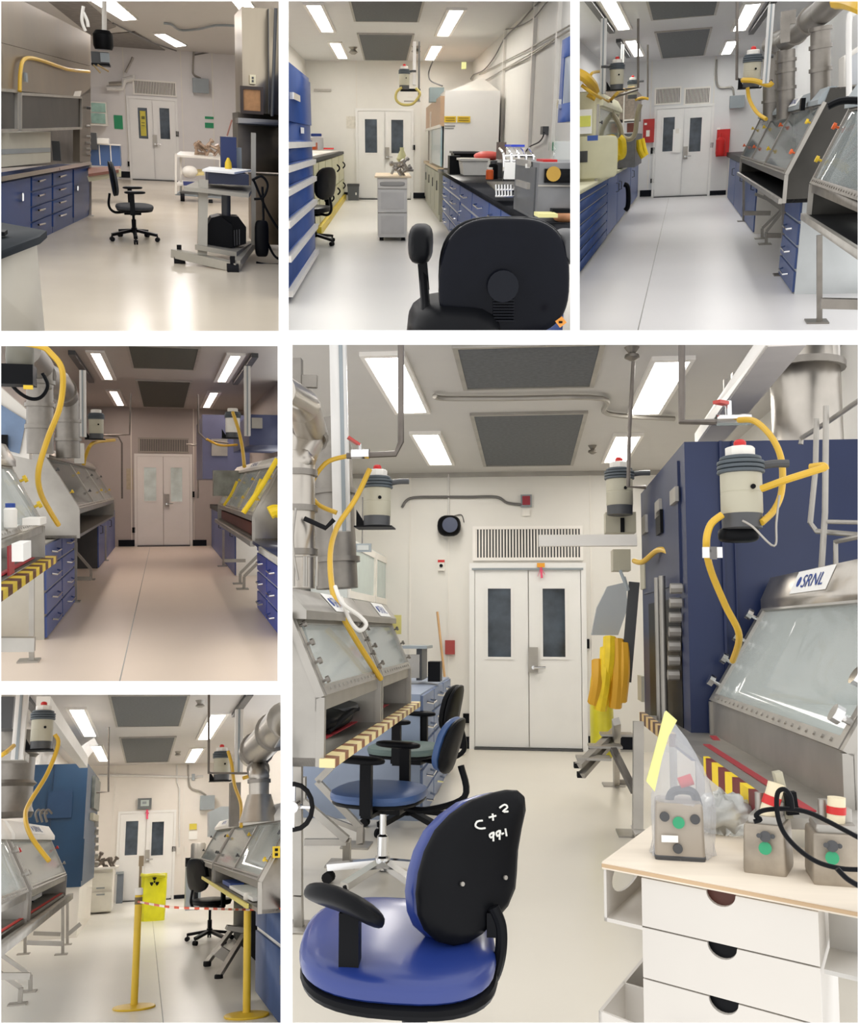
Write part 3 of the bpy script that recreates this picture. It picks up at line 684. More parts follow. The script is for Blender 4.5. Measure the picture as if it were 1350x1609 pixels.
for lab, x0, x1, rows in (('dark blue door cabinet at the left end under the fume hood', -60, 150, 0), ('dark blue drawer cabinet left of the middle under the fume hood', 152, 252, 4), ('dark blue drawer cabinet right of the middle under the fume hood', 254, 352, 4), ('dark blue door cabinet at the far end under the fume hood', 354, 434, 0)):
    t = Thing(R, 'base_cabinet', lab, 'cabinet', HP((x0+x1)/2, B0((x0+x1)/2)), 'cabinets under the fume hood')
    t.part('carcass', hpoly([(x0, T0(x0)), (x1, T0(x1)), (x1, B0(x1)), (x0, B0(x0))], .5, -.02), navy1)
    n = rows or 1; e = 3
    for k in range(n):
        f0, f1 = k/n, (k+1)/n; L = lambda x, f: T0(x)+(B0(x)-30-T0(x))*f
        if rows: d = t.part('drawer', hpoly([(x0+e, L(x0, f0)+5), (x1-e, L(x1, f0)+5), (x1-e, L(x1, f1)-4), (x0+e, L(x0, f1)-4)], .02), navy1); xm = (x0+x1)/2; q = L(xm, f0*.6+f1*.4); t.part('handle', MB().tube([HP(xm-18, q+2, .0), HP(xm-14, q+4, .05), HP(xm+14, q-3, .05), HP(xm+18, q-5, 0)], .012, smooth=False, n=6), M_['chrome'], parent=d)
        else: d = t.part('door', hpoly([(x0+e, L(x0, 0)+5), (x1-e, L(x1, 0)+5), (x1-e, L(x1, 1)), (x0+e, L(x0, 1))], .02), navy1); xm = 110 if x0 < 0 else 375; t.part('handle', MB().tube([HP(xm, 895 if x0 > 0 else 930, 0), HP(xm, 900 if x0 > 0 else 935, .05), HP(xm, 915 if x0 > 0 else 965, .05), HP(xm, 920 if x0 > 0 else 970, 0)], .012, smooth=False, n=6), M_['chrome'], parent=d)
zleg(R, [HP(436, 785), Vector(HP(436, 1056)[:2]+(0,))], 'thin steel leg at the far end of the blue cabinets', r=.03)
solo(R, 'air_hose', MB().tube([HP(x, y, .06) for x, y in ((95, 440), (98, 350), (112, 292), (150, 280), (220, 298), (330, 335), (430, 346))], .022, n=8), YH, 'yellow hose looping across the front of the fume hood', 'hose')
# foreground bench
t = Thing(R, 'side_bench', 'black topped bench with a beige front at the lower left corner', 'bench', (R.wz(60, 1180, .9).x, 4.5, 0))
P = [R.wz(-140, 1045, .92), R.wz(225, 1112, .92), R.wz(190, 1142, .92), R.wz(-140, 1262, .92)]
t.part('worktop', MB().prism(P, (0, 0, -.03)), mat('slate_top', '262a2e', .6, var=.15))
a, b = R.wz(-140, 1275, .89), R.wz(176, 1160, .89)
t.part('front_panel', MB().prism([a, b, Vector((b.x, b.y, .4)), Vector((b.x, b.y, -.0)), Vector((a.x, a.y, 0))], (-.02, .04, 0)), mat('panel_beige', 'b9b3a6', .5, var=.02))
FB(R, 'stapler', 'small black tool lying on the foreground bench', 'tool', -10, 1118, 22, 1138, R.wz(10, 1138, .93).y, .1, M_['black'])
# chair
c = R.fl(650, 1158); ch = office_chair(R, (c.x, c.y, 0), -86, 'charcoal mesh-backed office chair alone on the floor of the upper left room', k=1.7, seat='grey_fabric', zseat=.44, sc=.95, legrot=0)
# monitor over hood
Y = 16
t = Thing(R, 'air_monitor', 'dark air monitor with hanging cables beside the fume hood end', 'air monitor', R.wy(487, 315, Y))
t.part('housing', fb(R, 440, 250, 525, 305, Y, .3), M_['dgrey']); t.part('collar', MB().lathe([(.12, 0), (.14, .05), (.14, .2), (.1, .25)], R.wy(500, 240, Y)), M_['black']); t.part('top_cap', MB().lathe([(.09, 0), (.09, .12)], R.wy(500, 205, Y)), mat('cap_pinkish', 'b88f86', .5)); t.part('shelf', fb(R, 440, 305, 530, 315, Y, .4), M_['black'])
t.part('grey_side', fb(R, 484, 255, 528, 300, Y-.05, .05), M_['grey'])
t.part('cable', MB().tube(WYS(R, [(450, 312), (470, 335), (485, 352)], Y), .012).tube(WYS(R, [(470, 312), (500, 330), (525, 345)], Y), .012), mat('tan_cable', 'b29a70', .5))
pipe(R, WYS(R, [(503, -10), (503, 190)], Y), .035, M_['offw'], 'pale drop pipe above the dark air monitor of the upper left room')
solo(R, 'pipe_bundle', MB().tube(WY3(R, [(402, 30, 14), (395, 100, 14), (412, 150, 14)]), .02).tube(WY3(R, [(402, 60, 14), (420, 100, 14), (425, 130, 14)]), .02), M_['offw'], 'bundle of pale tubes above the end of the fume hood', 'tubing')
for lab, q in (('dark reflective ceiling filter above the door end of the upper left room', [(470, 165), (650, 150), (800, 242), (570, 258)]), ('dark reflective ceiling filter behind the fume hood top', [(180, -40), (360, -40), (560, 125), (440, 168)])):
    solo(R, 'ceiling_vent', MB().prism([R.wz(x, y, R.H) for x, y in q], (0, 0, -.02)), mat('filter_warm', '77716c', .5, .2, var=.3, scale=6), lab, 'ceiling vent')
pipe(R, [R.wz(x, y, R.H-.04) for x, y in ((790, 112), (825, 118), (870, 145), (960, 140), (1050, 122), (1180, 128))], .022, M_['grey'], 'grey conduit wandering across the ceiling of the upper left room', smooth=True)
pipe(R, [R.wz(x, y, R.H-.04) for x, y in ((545, 112), (730, 205), (850, 245))], .016, M_['wire'], 'thin dark rail along the ceiling beside the nearest lamp')
# back wall
louver(R, 640, 388, 850, 462, 'louvred transfer grille above the doors of the upper left room', 26)
t = Thing(R, 'junction_box', 'grey electrical box on the wall right of the doors in the upper left room', 'electrical box', R.bk(968, 448))
t.part('case', fb(R, 930, 378, 1007, 448, R.D-.25, .24), M_['grey']); t.part('conduit', MB().tube([R.bk(x, y, .06) for x, y in ((935, 248), (930, 330), (935, 360), (968, 378))], .025), M_['satin'])
pipe(R, [R.bk(x, y, .05) for x, y in ((935, 265), (1060, 243), (1165, 232))], .02, M_['wire'], 'thin conduit rising to the right above the grey box', smooth=True)
wall_box(R, 550, 556, 592, 622, 'green_sign', 'green notice on the wall left of the doors', 'sign', M_['green'], .02)
wall_box(R, 988, 562, 1030, 574, 'exit_label', 'upper small green sign right of the doors', 'sign', M_['green'], .02); wall_box(R, 988, 592, 1030, 617, 'first_aid_sign', 'lower small green sign right of the doors', 'sign', M_['green'], .02)
wall_box(R, 848, 633, 862, 658, 'card_reader', 'black card reader beside the doors of the upper left room', 'card reader', M_['black'], .05); wall_box(R, 616, 778, 630, 802, 'wall_outlet', 'black outlet low beside the doors of the upper left room', 'outlet', M_['black'], .04)
wall_box(R, 575, 826, 630, 856, 'baseboard_back', '', '', M_['base'], .03, kind='structure')
t = Thing(R, 'door_poster', 'yellow poster behind the left window of the upper left doors', 'poster', R.bk(690, 650, .08)); t.part('sheet', fb(R, 677, 535, 704, 655, R.D-.09, .01), mat('poster_yellow', 'cfc24a', .6, var=.15, scale=8)); t.part('print', fb(R, 682, 560, 698, 575, R.D-.095, .004, fb(R, 682, 590, 698, 594, R.D-.095, .004, fb(R, 682, 604, 698, 608, R.D-.095, .004))), mat('poster_dark', '6f6a30', .6))
for x in (878, 1027, 605): struct(R, 'trim_1', MB().box(R.bk(x, 500).x-.012, R.bk(x, 500).x+.012, R.D-.015, R.D-.001, 0, R.H), M_['offw'])
t = Thing(R, 'white_pipework', 'white pipe elbows high on the wall left of the doors', 'pipe', R.bk(580, 430)); 
t.part('pipe_run', MB().tube([R.bk(x, y, .2) for x, y in ((515, 425), (590, 425), (600, 385), (640, 378), (640, 362))], .07, smooth=False), M_['wpipe']); t.part('upper_run', MB().tube([R.bk(x, y, .3) for x, y in ((525, 405), (585, 402))], .05).tube([R.bk(x, y, .25) for x, y in ((605, 350), (635, 290), (640, 275))], .03), M_['satin'])
Y = R.D-.7
t = Thing(R, 'wall_cabinet', 'white wall cabinet with a green tinted glass door beyond the fume hood', 'cabinet', R.wy(475, 605, Y)); t.part('carcass', fb(R, 425, 490, 515, 605, Y, .6), M_['offw']); t.part('pane', fb(R, 440, 497, 508, 540, Y-.03, .02, fb(R, 440, 547, 508, 595, Y-.03, .02)), mat('green_tint', '8fb3a6', .15, var=.3, scale=5))
Y = 19.5
t = Thing(R, 'base_cabinet', 'blue cabinet with white trim beyond the fume hood', 'cabinet', R.wy(510, 800, Y), None); t.part('carcass', fb(R, 425, 697, 580, 800, Y, .8), mat('mid_blue1', '4a6799', .4)); t.part('white_trim', fb(R, 478, 700, 483, 795, Y-.02, .02, fb(R, 532, 700, 537, 795, Y-.02, .02, fb(R, 425, 693, 582, 699, Y-.05, .05))), M_['offw'])
FB(R, 'tower_box', 'tall dark box standing on the blue cabinet beyond the fume hood', 'box', 437, 640, 466, 722, Y-.3, .3, M_['dgrey'])
FB(R, 'white_tray', 'white tray with jars on the far blue cabinet', 'tray', 468, 668, 525, 693, Y-.1, .3, M_['offw'])
t = Thing(R, 'low_table', 'low table with a brown top beyond the fume hood', 'table', R.fl(510, 870)); t.part('tabletop', MB().prism([R.wy(x, y, Yv) for x, y, Yv in ((425, 838, 15.5), (572, 818, 15.5), (580, 800, 17), (425, 808, 17))], (0, 0, -.04)), mat('brown_top', '8d5a48', .4)); t.part('frame', MB().bar(R.wy(425, 862, 15.6), R.wy(570, 838, 15.6), .05, .08).bar(R.wy(574, 815, 15.6), R.wy(574, 852, 15.6), .06, .06, up=(0, 1, 0)), M_['cream'])
# right steel column and workstation
t = Thing(R, 'steel_column', 'tall stainless cabinet column at the right of the upper left room', 'column', R.wy(1250, 1180, 12.5)); Y = 12.5
stw = mat('column_steel', 'a79c8a', .3, .8, var=.12, scale=2, stretch=(1, 1, .25))
t.part('upper_case', fb(R, 1168, 42, 1400, 548, Y, 1.0), stw); t.part('lower_case', fb(R, 1148, 548, 1400, 830, Y+.3, .8), mat('column_dark', '6f675c', .35, .6, var=.15)); t.part('base_case', fb(R, 1228, 850, 1400, 1180, Y+.1, .8), mat('column_brown', '8a7a66', .4, .4, var=.12))
t.part('seam', fb(R, 1293, 42, 1297, 548, Y-.01, .01, fb(R, 1150, 600, 1400, 606, Y-.01, .3)), M_['dgrey']); t.part('rod', MB().cyl(R.wy(1330, 40, Y-.05), R.wy(1312, 560, Y-.05), .02), M_['dgrey'])
t.part('ledge', fb(R, 1148, 575, 1400, 600, Y-.1, .4), M_['satin'])
t = Thing(R, 'cork_board', 'cork board in a black frame on the steel column', 'board', R.wy(1215, 548, Y-.05)); t.part('cork', fb(R, 1166, 427, 1262, 541, Y-.05, .04), M_['tan']); q0 = R.wy(1160, 546, Y-.07); q1 = R.wy(1270, 420, Y-.07); t.part('board_frame', MB().frame(q0, (q1.x-q0.x, 0, 0), (0, 0, q1.z-q0.z), .035, (0, .04, 0)), mat('frame_dark', '3a2e28', .5))
t = Thing(R, 'outlet_plate', 'pale outlet plate above the cork board', 'outlet', R.wy(1218, 405, Y-.03)); t.part('plate', fb(R, 1205, 360, 1233, 405, Y-.03, .025), mat('ivory', 'e2d9b8', .5)); t.part('sockets', fb(R, 1214, 370, 1223, 380, Y-.04, .01, fb(R, 1214, 386, 1223, 396, Y-.04, .01)), M_['dgrey'])
# computer cart
Y = R.fl(1000, 1270).y
t = Thing(R, 'equipment_cart', 'grey wheeled cart carrying a blue instrument in the upper left room', 'cart', R.fl(1050, 1290)); gp = mat('cart_greybeige', 'a39e92', .4, .2)
t.part('base_bar', MB().bar(R.wy(840, 1220, Y), R.wy(1150, 1290, Y-.6), .11, .09).bar(R.wy(1140, 1275, Y-.6), R.wy(1215, 1180, Y+1), .08, .08), gp)
for x, y, dy in ((866, 1253, 0), (1122, 1310, -.6)): c = R.wy(x, y, Y+dy); t.part('caster', MB().cyl(c+Vector((-.06, 0, 0)), c+Vector((.06, 0, 0)), .085, n=14).bar(c, c+Vector((0, 0, .16)), .05, .05), M_['rubber'])
t.part('post', MB().bar(R.wy(980, 870, Y), R.wy(975, 1250, Y-.2), .1, .1, up=(0, 1, 0)).bar(R.wy(1222, 640, Y+.3), R.wy(1222, 1180, Y+.3), .05, .05, up=(0, 1, 0)), gp)
t.part('lower_shelf', MB().prism(WY3(R, [(940, 1180, Y-.3), (1140, 1215, Y-.3), (1215, 1170, Y+.8), (1000, 1150, Y+.8)]), (0, 0, -.05)), gp); t.part('upper_shelf', MB().prism(WY3(R, [(885, 900, Y-.2), (1200, 935, Y-.2), (1225, 895, Y+.8), (950, 872, Y+.8)]), (0, 0, -.04)), gp)
t = Thing(R, 'pump_unit', 'black ridged unit on the lower shelf of the grey cart', 'pump', R.wy(1085, 1190, Y))
b = MB(); b.prism(WYS(R, [(985, 1180), (985, 1110), (1020, 1050), (1060, 1040), (1120, 1085), (1122, 1195)], Y), (0, .35, 0)).prism(WYS(R, [(1122, 1195), (1120, 1085), (1060, 1040), (1150, 1045), (1187, 1095), (1187, 1175)], Y+.1), (0, .3, 0)); t.part('case', b, M_['black'])
t.part('ribs', fb(R, 1128, 1110, 1133, 1185, Y+.08, .02, fb(R, 1140, 1108, 1145, 1182, Y+.08, .02, fb(R, 1152, 1106, 1157, 1180, Y+.08, .02))), M_['dgrey']); t.part('stem', MB().cyl(R.wy(1090, 1045, Y+.2), R.wy(1090, 930, Y+.2), .05), M_['dgrey'])
t = Thing(R, 'benchtop_instrument', 'blue black instrument under a white sheet on the grey cart', 'instrument', R.wy(1105, 890, Y)); t.part('case', fb(R, 1005, 838, 1200, 890, Y, .6), mat('inst_navy', '252c45', .4)); t.part('white_sheet', MB().prism(WY3(R, [(975, 826, Y-.1), (1130, 840, Y-.1), (1218, 826, Y+.5), (1010, 812, Y+.5)]), (0, 0, .02)), M_['paper'])
t = Thing(R, 'monitor_screen', 'dark blue upright monitor behind the white sheet', 'monitor', R.wy(1100, 815, Y+.6)); t.part('panel', fb(R, 1066, 660, 1140, 812, Y+.6, .15), mat('screen_blue', '1f2f5e', .35)); t.part('stand', fb(R, 1135, 712, 1165, 815, Y+.7, .1), M_['grey'])
t = Thing(R, 'squeeze_bottle', 'small yellow bottle on the white sheet', 'bottle', R.wy(1100, 815, Y+.3)); t.part('bottle_body', MB().lathe([(.035, 0), (.04, .02), (.035, .07), (.02, .1), (.012, .12)], R.wy(1101, 816, Y+.3)), M_['yellow']); t.part('cap', MB().lathe([(.014, 0), (.012, .02)], R.wy(1101, 790, Y+.3)), M_['dgrey'])
for i, pts in enumerate(([(1215, 870), (1260, 850), (1290, 890), (1270, 950), (1225, 960)], [(1265, 900), (1270, 1080), (1260, 1150)], [(1220, 860), (1280, 1000), (1340, 1100), (1400, 1160)], [(1290, 1170), (1330, 1240), (1400, 1260)], [(1235, 1265), (1290, 1275), (1400, 1275)])):
    solo(R, 'power_cable', MB().tube(WYS(R, pts, Y+.1), .015, n=6), M_['black'], 'black cable beside the grey cart, ' + ('looped at the instrument', 'hanging straight down', 'falling to the right edge', 'curling near the floor at the right', 'lying on the floor at the right edge')[i], 'cable', 'cables beside the grey cart')
solo(R, 'power_adapter', MB().pad(R.wy(1262, 1150, Y+.1), (.08, 0, 0), (0, .06, 0), (0, 0, .2), e=.4), M_['black'], 'black power adapter hanging beside the grey cart', 'adapter')
# far cart with glassware
Y = R.fl(940, 975).y
t = Thing(R, 'utility_cart', 'white wire utility cart with glassware beyond the grey cart', 'cart', R.fl(940, 965))
for x in (848, 872, 1062): t.part('post', MB().bar(R.wy(x, 740 if x < 1000 else 760, Y+(.4 if x == 872 else 0)), R.wy(x, 935, Y+(.4 if x == 872 else 0)), .045, .045, up=(0, 1, 0)), M_['offw'])
for y in (745, 885, 932): t.part('shelf', MB().prism(WY3(R, [(845, y, Y), (1075, y+18, Y), (1085, y-4, Y+.8), (870, y-16, Y+.8)]), (0, 0, -.035)), M_['offw'] if y < 920 else M_['grey'])
for x, y in ((880, 952), (1016, 980)): c = R.wy(x, y, Y); t.part('caster', MB().cyl(c+Vector((-.04, 0, 0)), c+Vector((.04, 0, 0)), .075, n=12), M_['rubber'])
clutter(R, [(945, 735), (960, 712), (975, 700), (990, 715), (1005, 695), (1015, 725), (1030, 710), (1045, 735), (1000, 740), (970, 740), (985, 725), (1055, 725)], Y+.3, .06, mat('glass_brown', 'a58d78', .4, var=.3, scale=20), 'jumble of brownish glassware on the white utility cart', 'glassware', 'glassware', 3)
solo(R, 'plastic_sack', MB().pad(R.wy(915, 830, Y), (.16, 0, 0), (0, .15, 0), (0, 0, .12), e=.9), M_['offw'], 'pale plastic sack on the middle shelf of the utility cart', 'bag')
FB(R, 'blue_folder', 'blue folder on the lower shelf of the utility cart', 'folder', 885, 878, 975, 896, Y-.1, .3, mat('folder_blue', '3c4680', .5))
solo(R, 'yellow_wipe', MB().prism(WY3(R, [(900, 850, Y-.1), (985, 845, Y-.1), (975, 822, Y+.4), (925, 825, Y+.4)]), (0, 0, .03)), mat('pale_yellow', 'd9c98a', .6), 'pale yellow cloth on the utility cart', 'cloth')
solo(R, 'antenna_rod', MB().cyl(R.wy(1095, 655, Y), R.wy(1118, 578, Y), .015), mat('rod_pinkbrown', '9a6a60', .5), 'thin brown rod leaning above the blue monitor', 'rod')
# ================================================================= ROOM 2, upper middle
R = R2; D = R.D
X = R.fl(105, 1258).x; yf = R.wx(116, 700, X).y; zt = R.wx(117, 378, X).z
cb = mat('tall_cabinet_blue', '3d5a9c', .35, var=.05)
t = Thing(R, 'drawer_tower', 'tall blue drawer cabinet at the left edge of the upper middle room', 'cabinet', (X-.4, yf-2, 0)); yn = 7.0
t.part('carcass', MB().box(X-.8, X, yn, yf, 0, zt), cb)
zz = [R.wx(108, y, X).z for y in (600, 640, 668, 752, 834, 948, 1072, 1203)]+[.08]
t.part('upper_door', MB().box(X, X+.02, yn, yf-.05, zz[0]+.02, zt-.05), cb)
for k in range(2, 8):
    d = t.part('drawer', MB().box(X, X+.02, yn, yf-.05, zz[k+1]+.02, zz[k]+.015), cb)
    t.part('handle', MB().box(X+.02, X+.07, yf-(yf-yn)*.66, yf-.12, zz[k]-.055, zz[k]-.0), M_['offw'], parent=d)
q = R.wx(75, 615, X+.02); t.part('name_plate', MB().box(X+.02, X+.025, q.y-.2, q.y+.2, q.z-.03, q.z+.03), M_['paper'])
q = R.wx(35, 460, X+.02); t.part('latch', MB().box(X+.02, X+.06, q.y-.45, q.y+.3, q.z-.03, q.z+.03), M_['chrome'])
# lockers
X = R.bk(268, 905).x; zc = R.wx(268, 712, X).z; ya = 12.0
t = Thing(R, 'locker_cabinet', 'row of cream lockers with black curved handles under a black top at the left', 'cabinet', (X-.4, 18, .1)); yb = D-.35
t.part('carcass', MB().box(R.x0, X, ya, yb, .12, zc-.06), M_['black']); t.part('top_board', MB().box(R.x0, X+.05, ya, yb, zc-.06, zc), M_['black']); t.part('white_sheet', MB().box(R.x0, X-.05, ya, yb-.5, zc, zc+.02), M_['offw'])
xs = [120, 145, 178, 210, 242, 268]; ys = [R.wx(x, 850, X).y for x in xs]; crm = mat('locker_cream', 'd5d3b0', .45, var=.04)
for i in range(5):
    for z0, z1 in ((.14, .5), (.52, zc-.08)):
        d = t.part('door', MB().box(X, X+.03, ys[i]+.08, ys[i+1]-.08, z0, z1), crm); ym = ys[i]+(ys[i+1]-ys[i])*.7; zm = (z0+z1)/2+.04
        t.part('handle', MB().tube([(X+.03, ym, zm-.07), (X+.08, ym, zm-.02), (X+.08, ym, zm+.03), (X+.03, ym, zm+.08)], .018, n=6), M_['black'], parent=d)
p0 = R.fl(283, 925); p1 = R.fl(182, 1108)
solo(R, 'floor_kerb', MB().box(X, (p0.x+p1.x)/2, p1.y, p0.y, 0, .12), mat('kerb_yellow', 'e2c832', .4), 'yellow floor kerb in front of the cream lockers', 'kerb')
zt = zc+.02
def jar(R, c, r, h, m, capm, label, name='jar', cat='jar', group=None):
    t = Thing(R, name, label, cat, c, group); t.part('jar_body', MB().lathe([(r*.95, 0), (r, r*.2), (r, h*.75), (r*.7, h*.85)], c), m); t.part('cap', MB().lathe([(r*.75, h*.83), (r*.75, h), (r*.6, h*1.02)], c), capm); return t
Y = 14.5
jar(R, R.wy(143, 703, Y), .1, .2, M_['offw'], M_['ink'], 'white tub with a blue lid on the cream lockers')
FB(R, 'orange_case', 'orange case on the near end of the cream lockers', 'case', 108, 672, 140, 706, Y-.6, .3, M_['orange'])
FB(R, 'red_strap', 'red strap lying on the cream lockers', 'strap', 172, 697, 222, 704, 19, .2, M_['red'])
office_chair(R, (R.fl(135, 1150).x, R.fl(135, 1150).y, 0), 60, 'black office chair half hidden behind the tall blue drawer cabinet', k=1.8, seat='black_vinyl', zseat=.5, sc=1.0, legrot=-20)
# waste bin
c = R.fl(316, 945); w = (R.wy(345, 900, c.y).x-R.wy(290, 900, c.y).x)/2; h = R.wy(316, 870, c.y).z; c.y += w
t = Thing(R, 'waste_bin', 'grey waste bin by the back wall left of the doors', 'bin', c)
t.part('bin_body', MB().add([c+Vector((sx*w*k_, sy*w*k_, z)) for z, k_ in ((0, .88), (h, 1), (h, .93), (h*.8, .9)) for sx, sy in ((-1, -1), (1, -1), (1, 1), (-1, 1))], [(3,2,1,0)]+[(j*4+i, j*4+(i+1)%4, j*4+4+(i+1)%4, j*4+4+i) for j in range(3) for i in range(4)]+[(12,13,14,15)]), mat('bin_grey', '565a5e', .5)); t.part('rim', MB().frame((c.x-w*1.05, c.y-w*1.05, h-.04), (2.1*w, 0, 0), (0, 2.1*w, 0), .03, (0, 0, .05)), M_['dgrey']); t.part('label', MB().box(c.x+w*.35, c.x+w*.6, c.y-w-.01, c.y-w*.95, h*.35, h*.5), M_['paper'])
# white cart in the aisle
c = R.fl(500, 1135); Y = c.y; x0, x1 = R.wy(430, 1000, Y).x, R.wy(570, 1000, Y).x; zt = R.wy(500, 838, Y).z
t = Thing(R, 'drawer_cart', 'narrow white drawer cart with a wooden top in the aisle of the upper middle room', 'cart', c)
t.part('carcass', MB().box(x0, x1, Y, Y+1.6, .07, zt), M_['offw']); t.part('cart_top', MB().box(x0-.04, x1+.06, Y-.03, Y+1.7, zt, zt+.02), M_['wood'])
for k, (y0, y1) in enumerate(((845, 888), (893, 1000), (1005, 1118))):
    za, zb = R.wy(500, y0, Y).z, R.wy(500, y1, Y).z; d = t.part('drawer', MB().box(x0+.01, x1-.01, Y-.03, Y, zb, za), M_['offw'] if k == 0 else mat('bin_white', 'dcdad6', .5))
    if k == 0: t.part('slot_handle', MB().pad(((x0+x1)/2, Y-.03, (za+zb)/2), ((x1-x0)*.42, 0, 0), (0, .02, 0), (0, 0, (za-zb)*.25), e=.4), mat('slot_shade', 'a8a6a2', .5), parent=d)
    else: t.part('recess', MB().box(x0+.05, x1-.05, Y-.04, Y-.03, zb+.05, za-.04), mat('recess_pale', 'cfcdca', .5), parent=d)
for x in (x0+.06, x1-.06): t.part('caster', MB().cyl((x-.03, Y+.05, .035), (x+.03, Y+.05, .035), .035, n=12).box(x-.04, x+.04, Y+.02, Y+.1, .05, .075), M_['rubber'])
clutter(R, [(505, 800), (520, 785), (535, 775), (550, 790), (560, 778), (515, 770), (545, 815), (530, 812), (565, 800), (555, 765), (578, 802)], Y+.3, .045, M_['satin'], 'cluster of small metal fittings on the narrow white cart', 'metal_fittings', 'fittings', 5)
solo(R, 'flask', MB().lathe([(.06, 0), (.08, .04), (.05, .12), (.03, .16), (.03, .2)], R.wy(545, 762, Y+.4)), mat('pale_yellow_glass', 'e2dfa6', .4), 'pale yellow flask on top of the metal fittings', 'flask')
# hood over the far right bench
X = 1.0; Yw = R.wz(742, 800, .92).y
t = Thing(R, 'base_cabinet', 'grey green cabinets under the far hood on the right', 'cabinet', (X+.4, (Yw+D)/2, 0)); gg = mat('grey_green', '96978a', .45, var=.05)
t.part('carcass', MB().box(X, R.x1, Yw, D-.4, 0, .9), gg); n = 4; dy = (D-.4-Yw)/n
for k in range(n): d = t.part('door', MB().box(X-.02, X, Yw+k*dy+.05, Yw+(k+1)*dy-.05, .12, .86), gg); t.part('handle', MB().bar((X-.05, Yw+k*dy+.3, .55), (X-.05, Yw+k*dy+.3, .72), .02, .03, up=(0, 1, 0)), M_['dgrey'], parent=d)
solo(R, 'bench_top', MB().box(X-.05, R.x1, Yw, D-.35, .9, .95), mat('pale_wood_top', 'c9b493', .5), 'pale wooden bench top under the far hood on the right', 'bench top')
t = Thing(R, 'fume_hood', 'tan and glass fronted hood on the far right bench', 'fume hood', (X+.5, 19, .95)); X2 = X-.02; ztn = R.wy(740, 430, Yw).z
t.part('upper_panel', MB().prism([(X2, y, z) for y, z in ((Yw, R.wx(741, 590, X2).z), (Yw, R.wx(741, 440, X2).z), (D-.8, R.wx(741, 440, X2).z), (D-.8, R.wx(741, 590, X2).z))], (.8, 0, 0)), mat('hood_tan', 'b89a7e', .5, var=.06))
t.part('glass_front', MB().box(X2+.02, X2+.05, Yw+.05, (Yw+D)/2, .97, R.wx(741, 590, X2).z), mat('hood_glass_blue', '8fa5ad', .12, var=.2)); t.part('dark_opening', MB().box(X2+.06, X2+.1, (Yw+D)/2, D-.8, .97, R.wx(741, 590, X2).z), mat('hood_inner2', '77706a', .5)); t.part('frame_bar', MB().bar((X2, (Yw+D)/2, .95), (X2, (Yw+D)/2, 2.0), .05, .1, up=(0, 1, 0)).bar((X2, Yw, R.wx(741, 590, X2).z), (X2, D-.8, R.wx(741, 590, X2).z), .04, .05), M_['offw'])
t = Thing(R, 'white_enclosure', 'large white enclosure with yellow notices on the right bench', 'enclosure', R.wy(870, 800, Yw)); x0, x1 = R.wy(744, 600, Yw).x, R.wy(1000, 600, Yw).x; zt = R.wy(870, 428, Yw).z
t.part('case', MB().box(x0, x1, Yw-.1, Yw+3, .95, zt), mat('enclosure_white', 'e4e2df', .5, var=.01))
t.part('sloped_top', MB().prism([(x0+.1, Yw, zt), (x0+.6, Yw, zt+.2), (x1-.3, Yw, zt+.2), (x1, Yw, zt)], (0, 2, 0)), M_['offw'])
for a_, b_ in ((745, 800), (806, 867)): s = t.part('yellow_notice', fb(R, a_, 548, b_, 577, Yw-.12, .015), M_['yellow']); t.part('notice_print', fb(R, a_+6, 554, b_-6, 559, Yw-.125, .004, fb(R, a_+6, 565, b_-6, 570, Yw-.125, .004)), mat('notice_brown', '8a7420', .6), parent=s)
t.part('handwritten_note', fb(R, 746, 592, 796, 596, Yw-.11, .005, fb(R, 746, 604, 790, 607, Yw-.11, .005)), M_['wire'])
solo(R, 'exhaust_duct', MB().box(*[v for pr in zip(R.wy(676, 480, Yw+1.5)[:], (R.wy(744, 412, Yw+1.5)+Vector((0, .5, 0)))[:]) for v in sorted(pr)]), mat('duct_greyblue', '8b9a9c', .4), 'grey blue duct box above the far hood', 'duct')
# blue base cabinets in the foreground right
cbl = mat('bench_blue', '3a5594', .4, var=.05)
segs = [R.wx(x, 900, X).y for x in (742, 826, 968, 1100)]+[0]; segs[-1] = R.wx(1335, 1150, X).y
segs = sorted([s for s in segs])
labs = ['nearest', 'second', 'third', 'farthest']
for k in range(4):
    side_cabinet(R, X, R.x1, segs[k], segs[k+1], 0, .88, -1, '%s blue cabinet of the right bench in the upper middle room' % labs[k], [(.5, [(.25, 'bar')]*4), (.5, [(.25, 'bar')]*4)] if k == 3 else ([(.5, [(.3, 'bar'), (.7, 'upfar')])]*2), M_['offw'], cbl, M_['chrome'], 'blue cabinets of the right bench', gap=.02, toe=.08)
solo(R, 'bench_top', MB().box(X-.05, R.x1, 4.2, Yw, .88, .93), M_['ctop'], 'long black bench top on the right of the upper middle room', 'bench top')
zc = .93
def on(x, y): return R.wz(x, y, zc)
Y = on(800, 820).y
t = Thing(R, 'label_printer', 'black desktop printer on the black bench beside the white enclosure', 'printer', on(800, 822)); t.part('case', fb(R, 790, 722, 905, 815, Y+.6, .8), M_['black']); t.part('side_block', fb(R, 770, 735, 822, 822, Y, .5), M_['black']); t.part('top_rim', fb(R, 785, 714, 910, 724, Y+.5, .9), M_['dgrey'])
Y = on(880, 828).y; t = Thing(R, 'plastic_tub', 'white plastic tub on the black bench', 'tub', on(885, 828)); t.part('tub_body', MB().prism(WYS(R, [(828, 755), (952, 755), (940, 826), (838, 826)], Y), (0, .8, 0)), mat('tub_white', 'e8e6e0', .4)); t.part('rim', fb(R, 820, 748, 960, 758, Y-.05, .9), M_['offw'])
